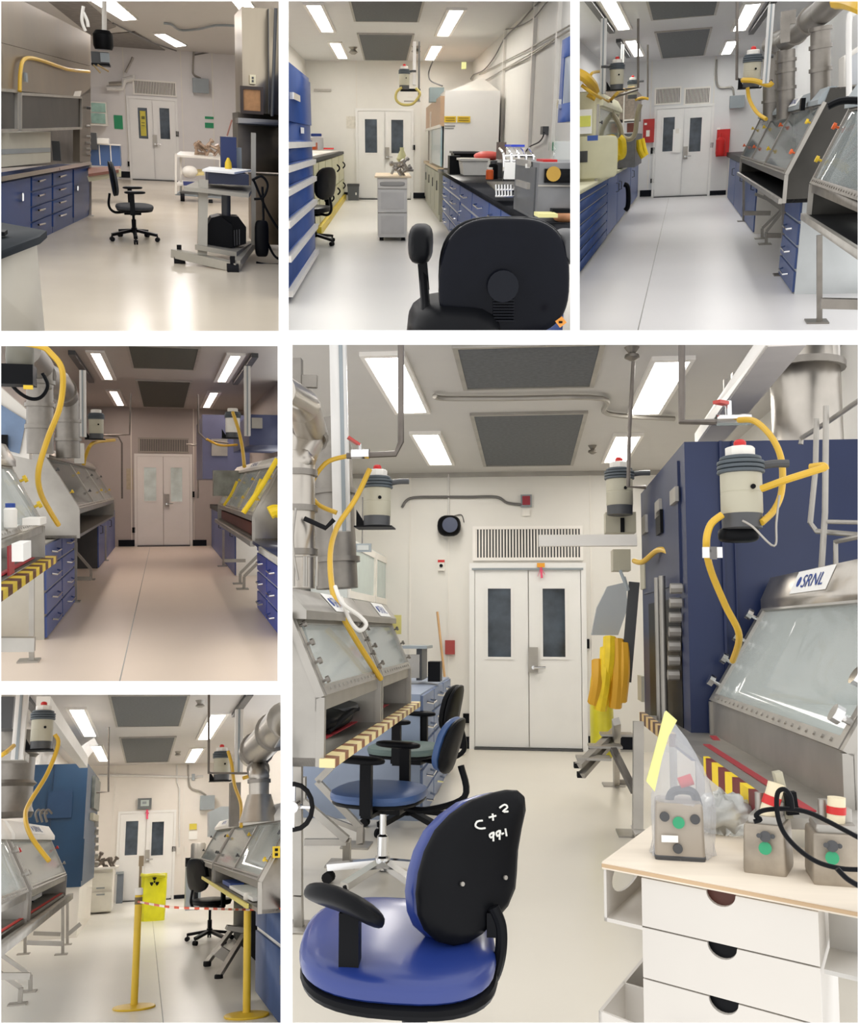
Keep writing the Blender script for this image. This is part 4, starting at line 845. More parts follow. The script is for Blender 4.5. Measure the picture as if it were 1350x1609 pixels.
solo(R, 'red_bag', MB().pad(R.wy(950, 735, Y+.6), (.22, 0, 0), (0, .2, 0), (0, 0, .07), e=.9), mat('bag_coral', 'e8635a', .5), 'red bag lying behind the white tub', 'bag')
for i, (x, y0, y1, r, mm, lab) in enumerate(((975, 758, 842, .05, 'black', 'dark bottle with orange label beside the sink'), (1000, 752, 835, .045, 'dgrey', 'grey bottle beside the sink'), (958, 790, 845, .04, 'orange', 'small orange bottle beside the sink'))):
    c = R.wy(x, y1, on(x, y1).y); jar(R, c, r*1.3, R.wy(x, y0, c.y).z-c.z, M_[mm], M_['offw'] if i else M_['dgrey'], lab, 'bottle', 'bottle', 'bottles beside the sink')
c = on(1018, 755); FB(R, 'brown_box', 'brown box standing at the wall on the black bench', 'box', 1003, 670, 1036, 752, 12, .3, mat('brown_card', '6f5f55', .7))
t = Thing(R, 'blue_lid_tub', 'white tub with a bright blue lid on the rack', 'tub', R.wy(1090, 730, 9.5)); t.part('tub_body', fb(R, 1062, 690, 1122, 730, 9.5, .4), M_['offw']); t.part('lid', fb(R, 1060, 682, 1124, 692, 9.45, .5), mat('lid_blue', '2b45c8', .4))
t = Thing(R, 'wire_rack', 'chrome wire rack on the black bench by the sink', 'rack', R.wy(1080, 850, 8.6)); b = MB()
for x in (1025, 1060, 1095, 1130, 1165): b.tube(WY3(R, [(x, 850 if x < 1100 else 790, 8.6), (x, 735, 8.6), (x-20, 700, 9.3)]), .012, n=6)
for y in (735, 760): b.tube(WYS(R, [(1022, y), (1168, y)], 8.6), .012, n=6)
t.part('wire_frame', b, M_['chrome']); t.part('towel', fb(R, 1030, 765, 1085, 845, 8.5, .08), M_['paper'])
solo(R, 'sink_basin', MB().prism(WY3(R, [(945, 862, 8.7), (1085, 862, 8.7), (1075, 905, 8.0), (990, 905, 8.0)]), (0, 0, .012)), mat('sink_dark', '0e0f12', .2), 'dark sink basin set in the black bench', 'sink')
b = MB()
for k in range(6): b.tube(WYS(R, [(990+k*14, 870), (992+k*14, 925)], 7.4), .008, n=5)
b.tube(WYS(R, [(985, 895), (1075, 895)], 7.4), .008, n=5).tube(WYS(R, [(985, 925), (1075, 925)], 7.4), .008, n=5); solo(R, 'wire_basket', b, M_['chrome'], 'small wire basket at the near side of the sink', 'basket')
Y = 6.4
t = Thing(R, 'furnace_unit', 'grey box furnace with a yellow dial at the right end of the black bench', 'furnace', on(1260, 1008)); gx0 = R.wy(1187, 900, Y).x; zt = R.wy(1260, 768, Y).z; fg = mat('furnace_grey', '77787a', .4, .3)
t.part('case', MB().box(gx0, gx0+.9, Y, Y+1.2, zc, zt), fg); t.part('panel', fb(R, 1218, 796, 1400, 862, Y-.02, .02), M_['black']); t.part('dial', MB().cyl(R.wy(1260, 820, Y-.02), R.wy(1260, 820, Y-.06), .045, n=20), mat('dial_gold', 'b08a2e', .4))
t.part('door_frame', MB().box(gx0-.01, gx0+.0, Y+.1, Y+1.1, zc+.02, zt-.03), mat('furnace_side', '5b5d60', .4, .3)); t.part('slats', MB().box(gx0-.03, gx0-.01, Y+.3, Y+.9, zc+.18, zc+.22).box(gx0-.03, gx0-.01, Y+.3, Y+.9, zc+.32, zc+.36), M_['satin']); t.part('trim', fb(R, 1187, 872, 1400, 880, Y-.01, .01), M_['satin']); q = R.wy(1145, 782, Y+.3); t.part('tag', fb(R, 1128, 772, 1163, 792, Y+.35, .01), M_['paper'])
FB(R, 'red_tray', 'red tray on top of the grey furnace', 'tray', 1210, 752, 1278, 768, Y+.3, .3, M_['red'])
FB(R, 'clear_rack', 'pale clear rack behind the grey furnace', 'rack', 1268, 665, 1345, 765, Y+1.5, .1, clearmat('pale_acrylic', 'd0d4d2', .45))
solo(R, 'wood_tool', MB().pad(R.wz(1310, 1022, zc+.03), (.07, 0, 0), (0, .08, 0), (0, 0, .035), e=.8), mat('wood_orange', 'b9825a', .5), 'tan wooden block near the right edge of the black bench', 'block')
FB(R, 'yellow_note', 'pale yellow pad lying on the black bench', 'pad', 1190, 1008, 1280, 1026, 6.0, .2, mat('note_yellow', 'e2dc9a', .6))
FB(R, 'black_tray', 'black tray behind the wooden block', 'tray', 1255, 985, 1345, 1005, 6.15, .1, M_['black'])
# right wall services
xw = R.x1
def WR(x, y, off=.04): return R.wx(x, y, xw-off)
for i, x in enumerate((1015, 1148, 1257)):
    a = WR(x, 500); struct(R, 'trim_3', MB().box(xw-.05, xw-.001, a.y-.06, a.y+.06, .93, R.H), M_['offw'])
G = 'pipes along the right wall'
for lab, pts, r in (('upper thin conduit along the right wall', [(910, 350), (1135, 235), (1340, 118)], .011), ('second thin conduit along the right wall', [(910, 395), (1135, 262), (1340, 140)], .011), ('third conduit along the right wall', [(1010, 335), (1135, 275), (1255, 195)], .011)):
    pipe(R, [WR(*p) for p in pts], r, M_['satin'], lab, G)
solo(R, 'power_cable', MB().tube([WR(*p) for p in ((865, 385), (880, 355), (930, 330), (980, 270), (1030, 180), (1100, 110), (1170, 30), (1230, -20))], .012, n=6), M_['wire'], 'dark cable climbing the right wall from the white enclosure', 'cable')
solo(R, 'power_cable', MB().tube([WR(*p) for p in ((1020, 140), (1080, 130), (1160, 90), (1220, 20), (1262, -20))], .009, n=6), M_['wire'], 'thin looping cable high on the right wall', 'cable')
solo(R, 'power_cable', MB().tube([WR(x, y, .06) for x, y in ((1130, 712), (1150, 690), (1190, 670), (1210, 645), (1215, 622))], .009, n=6), M_['black'], 'black cable from the wall outlet to the chrome rack', 'cable')
a = WR(1217, 615); solo(R, 'wall_outlet', MB().box(xw-.08, xw-.001, a.y-.1, a.y+.1, a.z-.05, a.z+.05), M_['dgrey'], 'dark outlet on the right wall above the furnace', 'outlet')
a = WR(1249, 690); solo(R, 'green_sign', MB().box(xw-.03, xw-.001, a.y-.25, a.y+.25, a.z-.05, a.z+.05), M_['green'], 'small green sign on the right wall above the furnace', 'sign')
a, b = R.wx(1283, 500, xw-.5), R.wx(1345, 500, xw-.5); za, zb = R.wx(1283, 200, xw-.5).z, R.wx(1283, 578, xw-.5).z
t = Thing(R, 'wall_cabinet', 'blue framed glass wall cabinet at the right edge of the upper middle room', 'cabinet', (xw-.25, (a.y+b.y)/2, zb)); t.part('carcass', MB().box(xw-.48, xw, b.y-.5, a.y, zb, za), M_['offw']); t.part('door_frame', MB().frame((xw-.5, b.y-.6, zb), (0, a.y-b.y+.6, 0), (0, 0, za-zb), .16, (.02, 0, 0)), cbl); t.part('pane', MB().box(xw-.49, xw-.482, b.y-.5, a.y-.1, zb+.1, za-.1), mat('cab_pane', 'aab0b8', .15)); q = R.wx(1288, 490, xw-.51); t.part('lock', MB().box(xw-.53, xw-.5, q.y-.05, q.y+.05, q.z-.04, q.z+.04), M_['chrome'])
# monitor, strut, hoses
Y = 18
monitor(R, R.wy(556, 402, Y), .088, 'air monitor with red beacon hanging above the doors of the upper middle room', shelf=False)
t = Thing(R, 'ceiling_strut', 'white strut holding the air monitor of the upper middle room', 'strut', R.wy(615, 470, Y)); t.part('channel', fb(R, 597, 195, 612, 400, Y, .15), M_['wpipe']); t.part('rod', fb(R, 622, 195, 630, 475, Y, .08), M_['wire']); t.part('arm', fb(R, 538, 418, 632, 430, Y, .15), M_['black']); t.part('lower_bar', fb(R, 555, 474, 632, 480, Y, .1), M_['satin'])
solo(R, 'air_hose', MB().tube(WYS(R, [(545, 412), (520, 435), (518, 470), (545, 492), (590, 492), (615, 470), (630, 440), (610, 415)], Y-.1), .022, n=7), mat('hose_olive', 'b9a95e', .5), 'olive yellow hose looped under the air monitor above the doors', 'hose')
FB(R, 'relay_box', 'small pale box under the air monitor above the doors', 'box', 570, 440, 595, 458, Y, .1, M_['offw'])
wall_box(R, 283, 548, 326, 606, 'paper_notice', 'stained paper notices taped left of the doors', 'paper', mat('notice_pale', 'd8d4c8', .6, var=.12, scale=15), .01)
wall_box(R, 592, 683, 607, 707, 'card_reader', 'black card reader right of the doors in the upper middle room', 'card reader', M_['black'], .05)
wall_box(R, 583, 908, 658, 935, 'baseboard_back', '', '', M_['base'], .03, kind='structure'); wall_box(R, 268, 906, 290, 918, 'baseboard_back', '', '', M_['base'], .03, kind='structure')
wall_box(R, 130, 420, 212, 430, 'wall_rail', 'short white rail on the left part of the back wall', 'rail', M_['satin'], .05)
for x in (330, 636): struct(R, 'trim_4', MB().box(R.bk(x, 400).x-.012, R.bk(x, 400).x+.012, D-.015, D-.001, 0, R.H), M_['offw'])
FB(R, 'paper_tag', 'small yellow tag hanging from the ceiling near the right wall', 'tag', 826, 292, 848, 326, 20, .03, mat('tag_lime', 'd9dc9a', .6))
pipe(R, WY3(R, [(690, 290, 21), (672, 340, 21), (680, 380, 20), (735, 405, 18)]), .013, M_['wire'], 'dark cable hanging from the ceiling to the far hood', smooth=True)
for x, y in ((315, 222), (612, 218)): p = R.wz(x, y, R.H); solo(R, 'sprinkler_head', MB().lathe([(.04, -.14), (.1, -.1), (.05, -.05), (.1, 0)], p), M_['satin'], 'sprinkler head %s of the far ceiling filter in the upper middle room' % ('left' if x < 400 else 'right'), 'sprinkler')
# foreground chair
Y = 3.5
t = Thing(R, 'office_chair', 'large black office chair seen from behind in the foreground of the upper middle room', 'office chair', R.wy(1000, 1500, Y)-Vector((0, 0, .5)))
c = R.wy(1028, 1310, Y); w = (R.wy(1335, 1310, Y).x-R.wy(720, 1310, Y).x)/2; h = (R.wy(1028, 1038, Y).z-R.wy(1028, 1590, Y).z)/2
t.part('back_shell', MB().pad(c, (w, 0, 0), (0, .035, .008), (0, 0, h), e=.62, n=48, m=24, fn=lambda x, y, z: (x*(1-.06*z), y, z)), mat('shell_black', '0f1118', .22, var=.3, scale=3))
t.part('back_cushion', MB().pad(c+Vector((0, .05, 0)), (w*1.0, 0, 0), (0, .03, .005), (0, 0, h*1.01), e=.62, n=48, m=20), M_['black'])
t.part('adjuster', fb(R, 990, 1300, 1060, 1400, Y-.05, .03, MB()).cyl(R.wy(1022, 1350, Y-.05), R.wy(1022, 1350, Y-.07), .055, n=20), mat('adjuster_dark', '1a1c22', .3)); b = MB()
for k in range(8): fb(R, 975, 1412+k*14, 1075, 1417+k*14, Y-.045, .02, b)
t.part('grip_ribs', b, MATS['adjuster_dark'])
ar = t.part('armrest', MB().pad(R.wy(634, 1148, Y+.1), (.045, 0, .0), (.01, .12, 0), (0, 0, .068), e=.6), M_['black']); t.part('arm_post', MB().tube(WY3(R, [(636, 1195, Y+.1), (645, 1290, Y+.1), (655, 1420, Y+.05), (665, 1490, Y), (740, 1530, Y)]), .017, n=8).bar(R.wy(638, 1200, Y+.1), R.wy(652, 1365, Y+.1), .035, .03, up=(0, 1, 0)), M_['black'], parent=ar)
t.part('seat', MB().pad(R.wy(790, 1560, Y+.15), (.18, 0, 0), (0, .3, 0), (0, 0, .13), e=.6), M_['black']); ar = t.part('armrest', MB().pad(R.wy(1325, 1160, Y+.1), (.05, 0, 0), (0, .12, 0), (0, 0, .06), e=.6), M_['dgrey'])
t = Thing(R, 'orange_sticker', 'orange and black warning sticker at the bottom right behind the chair', 'sticker', R.wy(1300, 1530, 3.35)); t.part('sheet', MB().prism(WYS(R, [(1268, 1515), (1300, 1492), (1322, 1520), (1290, 1545)], 3.35), (0, .004, 0)), mat('sticker_orange', 'e0943a', .5)); t.part('print', fb(R, 1285, 1514, 1302, 1524, 3.34, .004), M_['black'])
# ================================================================= shared builders for rooms 3 to 5
def strut(R, x0, y0, x1, y1, Y, label, rail=None):
    t = Thing(R, 'ceiling_strut', label, 'strut', R.wy((x0+x1)/2, y1, Y)); t.part('channel', fb(R, x0, y0, x1, y1, Y, .1), M_['wpipe']); t.part('slot', fb(R, x0+(x1-x0)*.35, y0, x0+(x1-x0)*.6, y1, Y-.01, .01), M_['grey'])
    if rail: a, b = [R.wz(x, y, R.H-.03) for x, y in rail]; t.part('ceiling_track', MB().bar(a, b, .09, .06), M_['dgrey'])
def plate(R, name, label, cat, x0, y0, x1, y1, m, d=.05): return wall_box(R, x0, y0, x1, y1, name, label, cat, m, d)
def bases(R, *rs):
    for x0, y0, x1, y1 in rs: wall_box(R, x0, y0, x1, y1, 'baseboard_back', '', '', M_['base'], .03, kind='structure')
def seams(R, *xs):
    for x in xs: struct(R, 'trim_5', MB().box(R.bk(x, 500).x-.012, R.bk(x, 500).x+.012, R.D-.015, R.D-.001, 0, R.H), M_['offw'])
def ebox(R, x0, y0, x1, y1, cond, label):
    t = Thing(R, 'junction_box', label, 'electrical box', R.bk((x0+x1)/2, y1)); t.part('case', fb(R, x0, y0, x1, y1, R.D-.25, .24), M_['grey']); t.part('conduit', MB().tube([R.bk(x, y, .06) for x, y in cond], .025), M_['satin'])
def bent(R, pts, Y, label, g, k=1): q = R.fl(*pts[-1]); P = WYS(R, pts, q.y); P[-1] = Vector((q.x, q.y, 0)); zleg(R, P, label, g, r=.03*k)
def glove(R, pts, Y, r, label, g='yellow gloves'): return solo(R, 'rubber_glove', MB().tube(WYS(R, pts, Y), r, n=10), M_['glove'], label, 'glove', g)
def hose3(R, pts, r, label): return solo(R, 'air_hose', MB().tube(WY3(R, pts), r*.6, n=8), YH, label, 'hose')
GR = clearmat('glovebox_glass_dark', '8f9898', .5, .05)
dsb = 'dsteel'
# ================================================================= ROOM 3, upper right
R = R3; D = R.D
louver(R, 368, 418, 496, 502, 'left of the two louvred grilles over the doors of the upper right room', 16); louver(R, 509, 418, 637, 502, 'right of the two louvred grilles over the doors of the upper right room', 16)
ebox(R, 730, 458, 800, 518, [(668, 285), (665, 350), (672, 410), (700, 422), (740, 420), (750, 458)], 'grey electrical box right of the doors in the upper right room')
bases(R, (298, 912, 370, 943), (630, 914, 710, 945)); seams(R, 350, 650)
t = Thing(R, 'fire_alarm_box', 'red panel with white plates left of the doors in the upper right room', 'alarm panel', R.bk(340, 683)); t.part('case', fb(R, 313, 571, 367, 684, D-.15, .14), mat('panel_red', 'b0231f', .4)); t.part('white_plate', fb(R, 328, 625, 345, 655, D-.17, .02, fb(R, 320, 590, 332, 600, D-.17, .02)), M_['offw'])
t = Thing(R, 'extinguisher_box', 'bright red extinguisher cabinet right of the doors in the upper right room', 'extinguisher', R.bk(697, 752)); t.part('case', fb(R, 667, 620, 728, 750, D-.3, .29), M_['red']); t.part('gauge', MB().cyl(R.bk(690, 683, .33), R.bk(690, 683, .3), .09, n=16), M_['chrome']); t.part('extinguisher', MB().lathe([(.1, 0), (.11, .05), (.11, .35), (.03, .42), (.03, .5)], R.bk(682, 745, .42)), M_['red']); t.part('tag', fb(R, 668, 612, 684, 622, D-.32, .02), M_['paper'])
for q, lab in (((350, 708, 370, 738), 'black call box left of the doors in the upper right room'), ((349, 857, 366, 878), 'black outlet low left of the doors in the upper right room'), ((637, 684, 649, 708), 'black card reader right of the doors in the upper right room')): plate(R, 'wall_outlet', lab, 'outlet', *q, M_['black'])
plate(R, 'paper_sheet', 'long white paper sheet taped to the left door leaf of the upper right room', 'paper', 456, 620, 494, 732, M_['paper'], .09); plate(R, 'paper_sheet', 'white paper sheet taped across the door gap of the upper right room', 'paper', 470, 618, 486, 640, M_['offw'], .1)
solo(R, 'floor_seam', MB().box(R.fl(430, 980).x-.004, R.fl(430, 980).x+.004, 5, D-.3, 0, .0008), M_['seam'], 'thin dark seam running down the floor of the upper right room', 'seam')
X = -1.06; zc = .93; bl3 = mat('blue_cab3', '334c82', .4, var=.08)
ye = [R.wx(x, 900, X).y for x in (137, 222)]
side_cabinet(R, X, R.x0, 6.0, ye[0], 0, .9, 1, 'blue seven drawer cabinet at the left edge of the upper right room', [(1.0, [(.1, '')]+[(.15, '')]*6)], M_['offw'], bl3, M_['chrome'], gap=.012, toe=.05)
side_cabinet(R, X, R.x0, ye[0], ye[1], 0, .9, 1, 'blue two door cabinet on the left of the upper right room', [(.5, [(1, 'upfar')]), (.5, [(1, 'up')])], M_['offw'], bl3, M_['dgrey'], gap=.02, toe=.05)
side_cabinet(R, X, R.x0, 18.2, D-.4, 0, .95, 1, 'white and blue cabinet at the far left of the upper right room', [(.5, [(1, '')]), (.5, [(1, 'up')])], M_['offw'], bl3, M_['dgrey'], gap=.03, toe=.05)
solo(R, 'bench_top', MB().box(R.x0, X+.05, 6, ye[1], .9, .94), M_['cream'], 'cream bench top over the blue cabinets of the upper right room', 'bench top')
solo(R, 'coiled_hose', MB().tube(WYS(R, [(222, 885), (238, 895), (243, 940), (240, 990), (228, 1010)], 16.8), .04, n=7), M_['black'], 'dark hose hanging between the left cabinets of the upper right room', 'hose')
xt = R.wy(98, 500, 13).x; zt = R.wy(98, 500, 13).z
glovebox(R, 1, X+.02, 13, 17.2, .94, 1.12, xt, zt, R.x0+.05, 'cream glovebox with papers on its end in the upper right room', header=.15, hover=.06, body='cream', endm='cream', headm='cream', logo=None, portcols=('dgrey',), pipes=False, glass=GR)
Y = 12.97
t = Thing(R, 'access_panel', 'round cornered cream panel with a dark window on the end of the cream glovebox', 'panel', R.wy(40, 845, Y)); t.part('panel', MB().pad(R.wy(28, 758, Y), (.42, 0, 0), (0, .02, 0), (0, 0, .25), e=.2), mat('cream2', 'cdc9a8', .4)); t.part('window', fb(R, -30, 726, 47, 780, Y-.03, .01), M_['dgrey'])
for y in (750, 785): solo(R, 'latch', MB().box(*[v for pr in zip(R.wy(92, y+6, Y)[:], (R.wy(106, y-7, Y)+Vector((0, .025, 0)))[:]) for v in sorted(pr)]), M_['dgrey'], 'small dark latch on the cream glovebox end, %s one' % ('upper' if y < 760 else 'lower'), 'latch')
t = Thing(R, 'paper_notice', 'white paper with a lime block on the cream glovebox end', 'paper', R.wy(36, 640, Y)); t.part('sheet', fb(R, 6, 525, 68, 642, Y-.02, .01), M_['paper']); t.part('lime_block', fb(R, 6, 556, 62, 608, Y-.03, .01), mat('lime_paper', 'dfe06a', .6))
FB(R, 'blue_tape_label', 'blue printed label under the white paper notice', 'label', 46, 650, 97, 675, Y-.02, .015, M_['blue'])
t = Thing(R, 'grille_cabinet', 'cabinet with a brown grille at the far left of the upper right room', 'cabinet', R.wy(245, 770, 18)); t.part('upper_grille', MB().box(-1.75, R.wy(272, 500, 18).x, 18, 21, R.wy(250, 572, 18).z, R.wy(250, 425, 18).z), mat('grille_brown', '8f8378', .6, var=.2, scale=25)); t.part('lower_panel', MB().box(-1.75, R.wy(276, 700, 18).x, 18, 21, .96, R.wy(250, 640, 18).z), mat('panel_grime', '5a5a5c', .5, var=.2, scale=10)); t.part('frame_bar', fb(R, 218, 572, 276, 580, 17.9, .1, fb(R, 218, 425, 223, 640, 17.9, .1)), M_['offw']); t.part('red_bottles', fb(R, 236, 590, 268, 635, 18.3, .1), mat('dull_red2', '9a5a50', .5))
for pts, r, lab in (([(150, 670), (145, 720), (160, 765), (178, 760), (180, 700), (165, 668), (150, 675)], .09, 'nearest looped yellow glove on the cream glovebox'), ([(190, 665), (185, 720), (200, 748), (215, 735), (213, 680), (198, 662)], .08, 'second looped yellow glove on the cream glovebox'), ([(292, 670), (300, 720), (318, 755)], .08, 'yellow glove hanging by the far left cabinets'), ([(308, 665), (318, 710), (328, 745)], .06, 'yellow glove hanging nearest the red panel')): glove(R, pts, 15.3 if r > .075 and pts[0][0] < 250 else 18.5, r*.75, lab)
solo(R, 'arm_sleeve', MB().tube(WYS(R, [(112, 510), (160, 540), (200, 600), (215, 655), (250, 668), (275, 640), (285, 560), (300, 500)], 15.5), .035), mat('sleeve_tan', 'a39a80', .5), 'tan arm sleeve looping across the left glovebox front', 'sleeve')
hose3(R, [(-10, 350, 12.5), (40, 375, 12.5), (80, 430, 13), (60, 475, 13)], .1, 'thick yellow hose at the upper left edge of the upper right room'); hose3(R, [(20, 410, 12.6), (60, 440, 12.6), (110, 470, 13), (150, 485, 14), (200, 440, 14), (270, 420, 16)], .035, 'thin yellow hose above the cream glovebox'); hose3(R, [(275, 480, 17), (305, 470, 17), (340, 475, 17)], .035, 'short yellow hose by the second drop pole'); hose3(R, [(60, 380, 12.8), (70, 350, 12.8), (120, 342, 14)], .03, 'yellow hose arching to the left air monitor')
pipe(R, WYS(R, [(130, 475), (165, 490), (165, 470), (290, 430)], 14), .014, M_['pipe'], 'dark pipe arm above the cream glovebox')
G = 'drop poles of the upper right room'
pipe(R, WY3(R, [(290, 90, 14.5), (290, 420, 14.5), (218, 428, 14.5)]), .016, M_['pipe'], 'left near drop pole of the upper right room', G); pipe(R, WY3(R, [(336, 215, 18), (336, 475, 18), (290, 480, 18)]), .016, M_['pipe'], 'left far drop pole of the upper right room', G); pipe(R, WY3(R, [(766, -20, 12), (763, 380, 12), (930, 388, 11.5)]), .016, M_['pipe'], 'right drop pole of the upper right room', G)
strut(R, 108, 88, 135, 450, 13.5, 'left near white strut of the upper right room', [(45, -10), (165, 152)]); strut(R, 206, 212, 222, 330, 17.5, 'left far white strut of the upper right room', [(195, 195), (243, 272)]); strut(R, 903, 20, 932, 398, 10.5, 'right white strut of the upper right room', [(942, 0), (832, 158)])
Gm = 'air monitors of the upper right room'
monitor(R, R.wy(187, 405, 13.5), .085, 'left near air monitor with dark base of the upper right room', Gm, arm=-1); monitor(R, R.wy(262, 455, 17), .075, 'left far air monitor of the upper right room', Gm, shelf=False); monitor(R, R.wy(833, 388, 11), .083, 'right air monitor with a red beacon of the upper right room', Gm)
hose3(R, [(790, 385, 10.9), (850, 388, 10.8), (915, 408, 10.8), (935, 395, 10.8)], .04, 'yellow hose under the right air monitor'); hose3(R, [(815, 420, 10.9), (825, 480, 10.9), (860, 540, 10.7), (905, 572, 10.5)], .03, 'yellow hose falling to the right far glovebox')
# right row
X = .83; Gg = 'gloveboxes of the upper right room'
glovebox(R, -1, X, 8.8, 15.6, .85, 1.07, 1.07, 1.6, 1.6, 'far stainless glovebox with dark end on the right of the upper right room', open_z=1, header=.1, hover=.05, logo_at=[(10.5, 11.6), (13.5, 14.5)], dividers=(11.2, 13.4), group=Gg, body='dsteel', endm='dark', headm='grey', shelfm='black', portcols=('orange', 'yellow'), knob=.016, glass=GR, inner='inner_dim')
glovebox(R, -1, X, 3.3, 7.1, .85, 1.07, 1.03, 1.53, 1.6, 'nearest stainless glovebox at the right edge of the upper right room', open_z=1, header=.12, hover=.05, logo_at=[(5.0, 5.9)], group=Gg, body='dsteel', endm='dark', headm='grey', shelfm='black', portcols=('yellow', 'orange'), knob=.016, glass=GR, inner='inner_dim')
for a, b, lab in ((8.8, 15.6, 'far'), (3.3, 7.15, 'near')): solo(R, 'edge_rail', MB().bar((.8, a, .866), (.8, b, .866), .03, .04), M_['satin'], '%s bright steel edge rail of the right bench in the upper right room' % lab, 'rail')
side_cabinet(R, 1.06, 1.9, R.wx(1078, 1000, 1.06).y, R.wx(998, 1000, 1.06).y, 0, .84, -1, 'blue three drawer cabinet under the right bench of the upper right room', [(1, [(.25, ''), (.25, 'bar'), (.25, 'bar'), (.25, 'bar')])], mat('cab_lightgrey', 'c4c8c8', .4), bl3, M_['chrome'], gap=.014)
side_cabinet(R, 1.1, 1.9, 15.7, D-.4, 0, .9, -1, 'blue cabinet at the far right of the upper right room', [(.3, [(1, 'up')])]*3, M_['offw'], bl3, M_['dgrey'], gap=.02); solo(R, 'bench_top', MB().box(1.05, 1.9, 15.7, D-.4, .9, 1.0), M_['black'], 'black top on the far right cabinet of the upper right room', 'bench top')
Gl = 'steel legs of the right bench in the upper right room'
for (x, y0, y1, lab) in ((796, 862, 1062, 'far upright steel leg of the right bench'), (1160, 1128, 1545, 'near upright steel leg with a wide foot plate'), (988, 960, 1320, 'middle upright steel leg beside the blue drawers')):
    p = R.fl(x, y1); q = R.wy(x, y0, p.y); zleg(R, [q, Vector((p.x, p.y, 0))], lab+' in the upper right room', Gl, m='dsteel')
bent(R, [(850, 930), (955, 975), (985, 1000), (885, 1095), (885, 1145)], 13.0, 'far bent steel leg under the right bench of the upper right room', Gl); bent(R, [(890, 940), (985, 1010), (905, 1110), (905, 1172)], 11.9, 'near bent steel leg under the right bench of the upper right room', Gl)
solo(R, 'steel_beam', MB().bar(*WYS(R, [(1165, 1455), (1400, 1460)], 5.3), .05, .05).bar(*WYS(R, [(800, 1023), (925, 1023)], 13), .05, .05).bar(*WYS(R, [(905, 1130), (980, 1130)], 11.9), .05, .05), M_['dsteel'], 'low steel cross rails under the right bench of the upper right room', 'beam')
Gd = 'stainless ducts of the upper right room'
duct(R, WY3(R, [(1165, 550, 9.4), (1165, 130, 9.4)]), .08, 'near vertical duct of the upper right room', Gd, [(0, .1), (0, .52), (0, .78), (0, .98)], m=M_['dsteel']); duct(R, WY3(R, [(998, 570, 11.3), (998, 240, 11.3)]), .09, 'middle vertical duct of the upper right room', Gd, [(0, .45), (0, .7), (0, .85)], m=M_['dsteel']); duct(R, WY3(R, [(930, 580, 13.2), (930, 260, 13.2)]), .1, 'far vertical duct of the upper right room', Gd, [(0, .3)], m=M_['dsteel'])
duct(R, WY3(R, [(1290, -60, 8), (1180, 50, 9.4), (1000, 190, 11.3), (925, 215, 13.2)]), .1, 'big duct running along under the ceiling of the upper right room', Gd, [(1, .3), (1, .7), (2, .5)], m=M_['dsteel'])
hose3(R, [(1240, 10, 6.5), (1290, 12, 6.3), (1345, 30, 6.0), (1400, 50, 6)], .06, 'yellow hose at the very top right corner')
solo(R, 'pipe_bracket', MB().bar(*WYS(R, [(975, 90), (1045, 80)], 9.3), .05, .1).bar(*WYS(R, [(995, 80), (995, 205)], 9.3), .07, .07, up=(0, 1, 0)), M_['dsteel'], 'dark bracket holding the ceiling duct', 'bracket')
xw = 1.95; Gp = 'thin conduits along the right wall of the upper right room'
for k in range(7): solo(R, 'conduit', MB().tube([(xw, 9.5, 2.2+.09*k), (xw, D-.5, 2.2+.09*k)], .015, n=6, smooth=False), M_['wire'], 'thin grey conduit along the right wall of the upper right room, %s' % ('lowest', 'second from the bottom', 'third from the bottom', 'middle one', 'third from the top', 'second from the top', 'topmost')[k], 'conduit', Gp)
t = Thing(R, 'wall_cabinet', 'white open cabinet high at the right edge of the upper right room', 'cabinet', R.wy(1330, 470, 9)); q = WYS(R, [(1278, 470), (1278, 270), (1400, 190), (1400, 470)], 9.0); t.part('carcass', MB().prism(q, (0, .3, 0)), M_['offw']); t.part('shelf', MB().prism(WYS(R, [(1290, 410), (1290, 285), (1400, 215), (1400, 400)], 8.98), (0, .01, 0)), mat('shelf_shade', 'b9bcc0', .5))
pipe(R, WYS(R, [(1302, 460), (1302, 110), (1330, 60), (1400, 40)], 8), .02, M_['wpipe'], 'pale tube loop in front of the white open cabinet', smooth=True)
FB(R, 'black_sensor', 'small black sensor box above the right gloveboxes', 'sensor', 1071, 470, 1093, 530, 9.5, .1, M_['black'])
solo(R, 'black_cable', MB().tube(WYS(R, [(1200, 510), (1260, 485), (1330, 482), (1400, 490)], 6.2), .02), M_['black'], 'black cable lying on the nearest right glovebox header', 'cable')
# ================================================================= ROOM 4, middle left
R = R4; D = R.D
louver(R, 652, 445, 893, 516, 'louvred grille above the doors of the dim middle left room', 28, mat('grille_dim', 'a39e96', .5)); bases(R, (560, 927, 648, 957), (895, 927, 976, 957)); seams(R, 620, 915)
plate(R, 'wall_outlet', 'black outlet low left of the doors of the middle left room', 'outlet', 625, 868, 640, 893, M_['black']); plate(R, 'card_reader', 'black card reader right of the doors of the middle left room', 'card reader', 903, 698, 919, 726, M_['black'])
plate(R, 'paper_notice', 'faded yellowish notices left of the doors of the middle left room', 'paper', 597, 590, 628, 690, mat('notice_faded', 'b5ab94', .6, var=.12, scale=12), .01)
solo(R, 'floor_seam', MB().box(R.fl(700, 1000).x-.004, R.fl(700, 1000).x+.004, 5, D-.3, 0, .0008), M_['seam'], 'thin seam running down the floor of the middle left room', 'seam')
bl4 = mat('blue_cab4', '44599a', .4, var=.08); X = -.83; Gg = 'gloveboxes of the middle left room'
gl4 = mat('inner4', 'b7b5ad', .4)
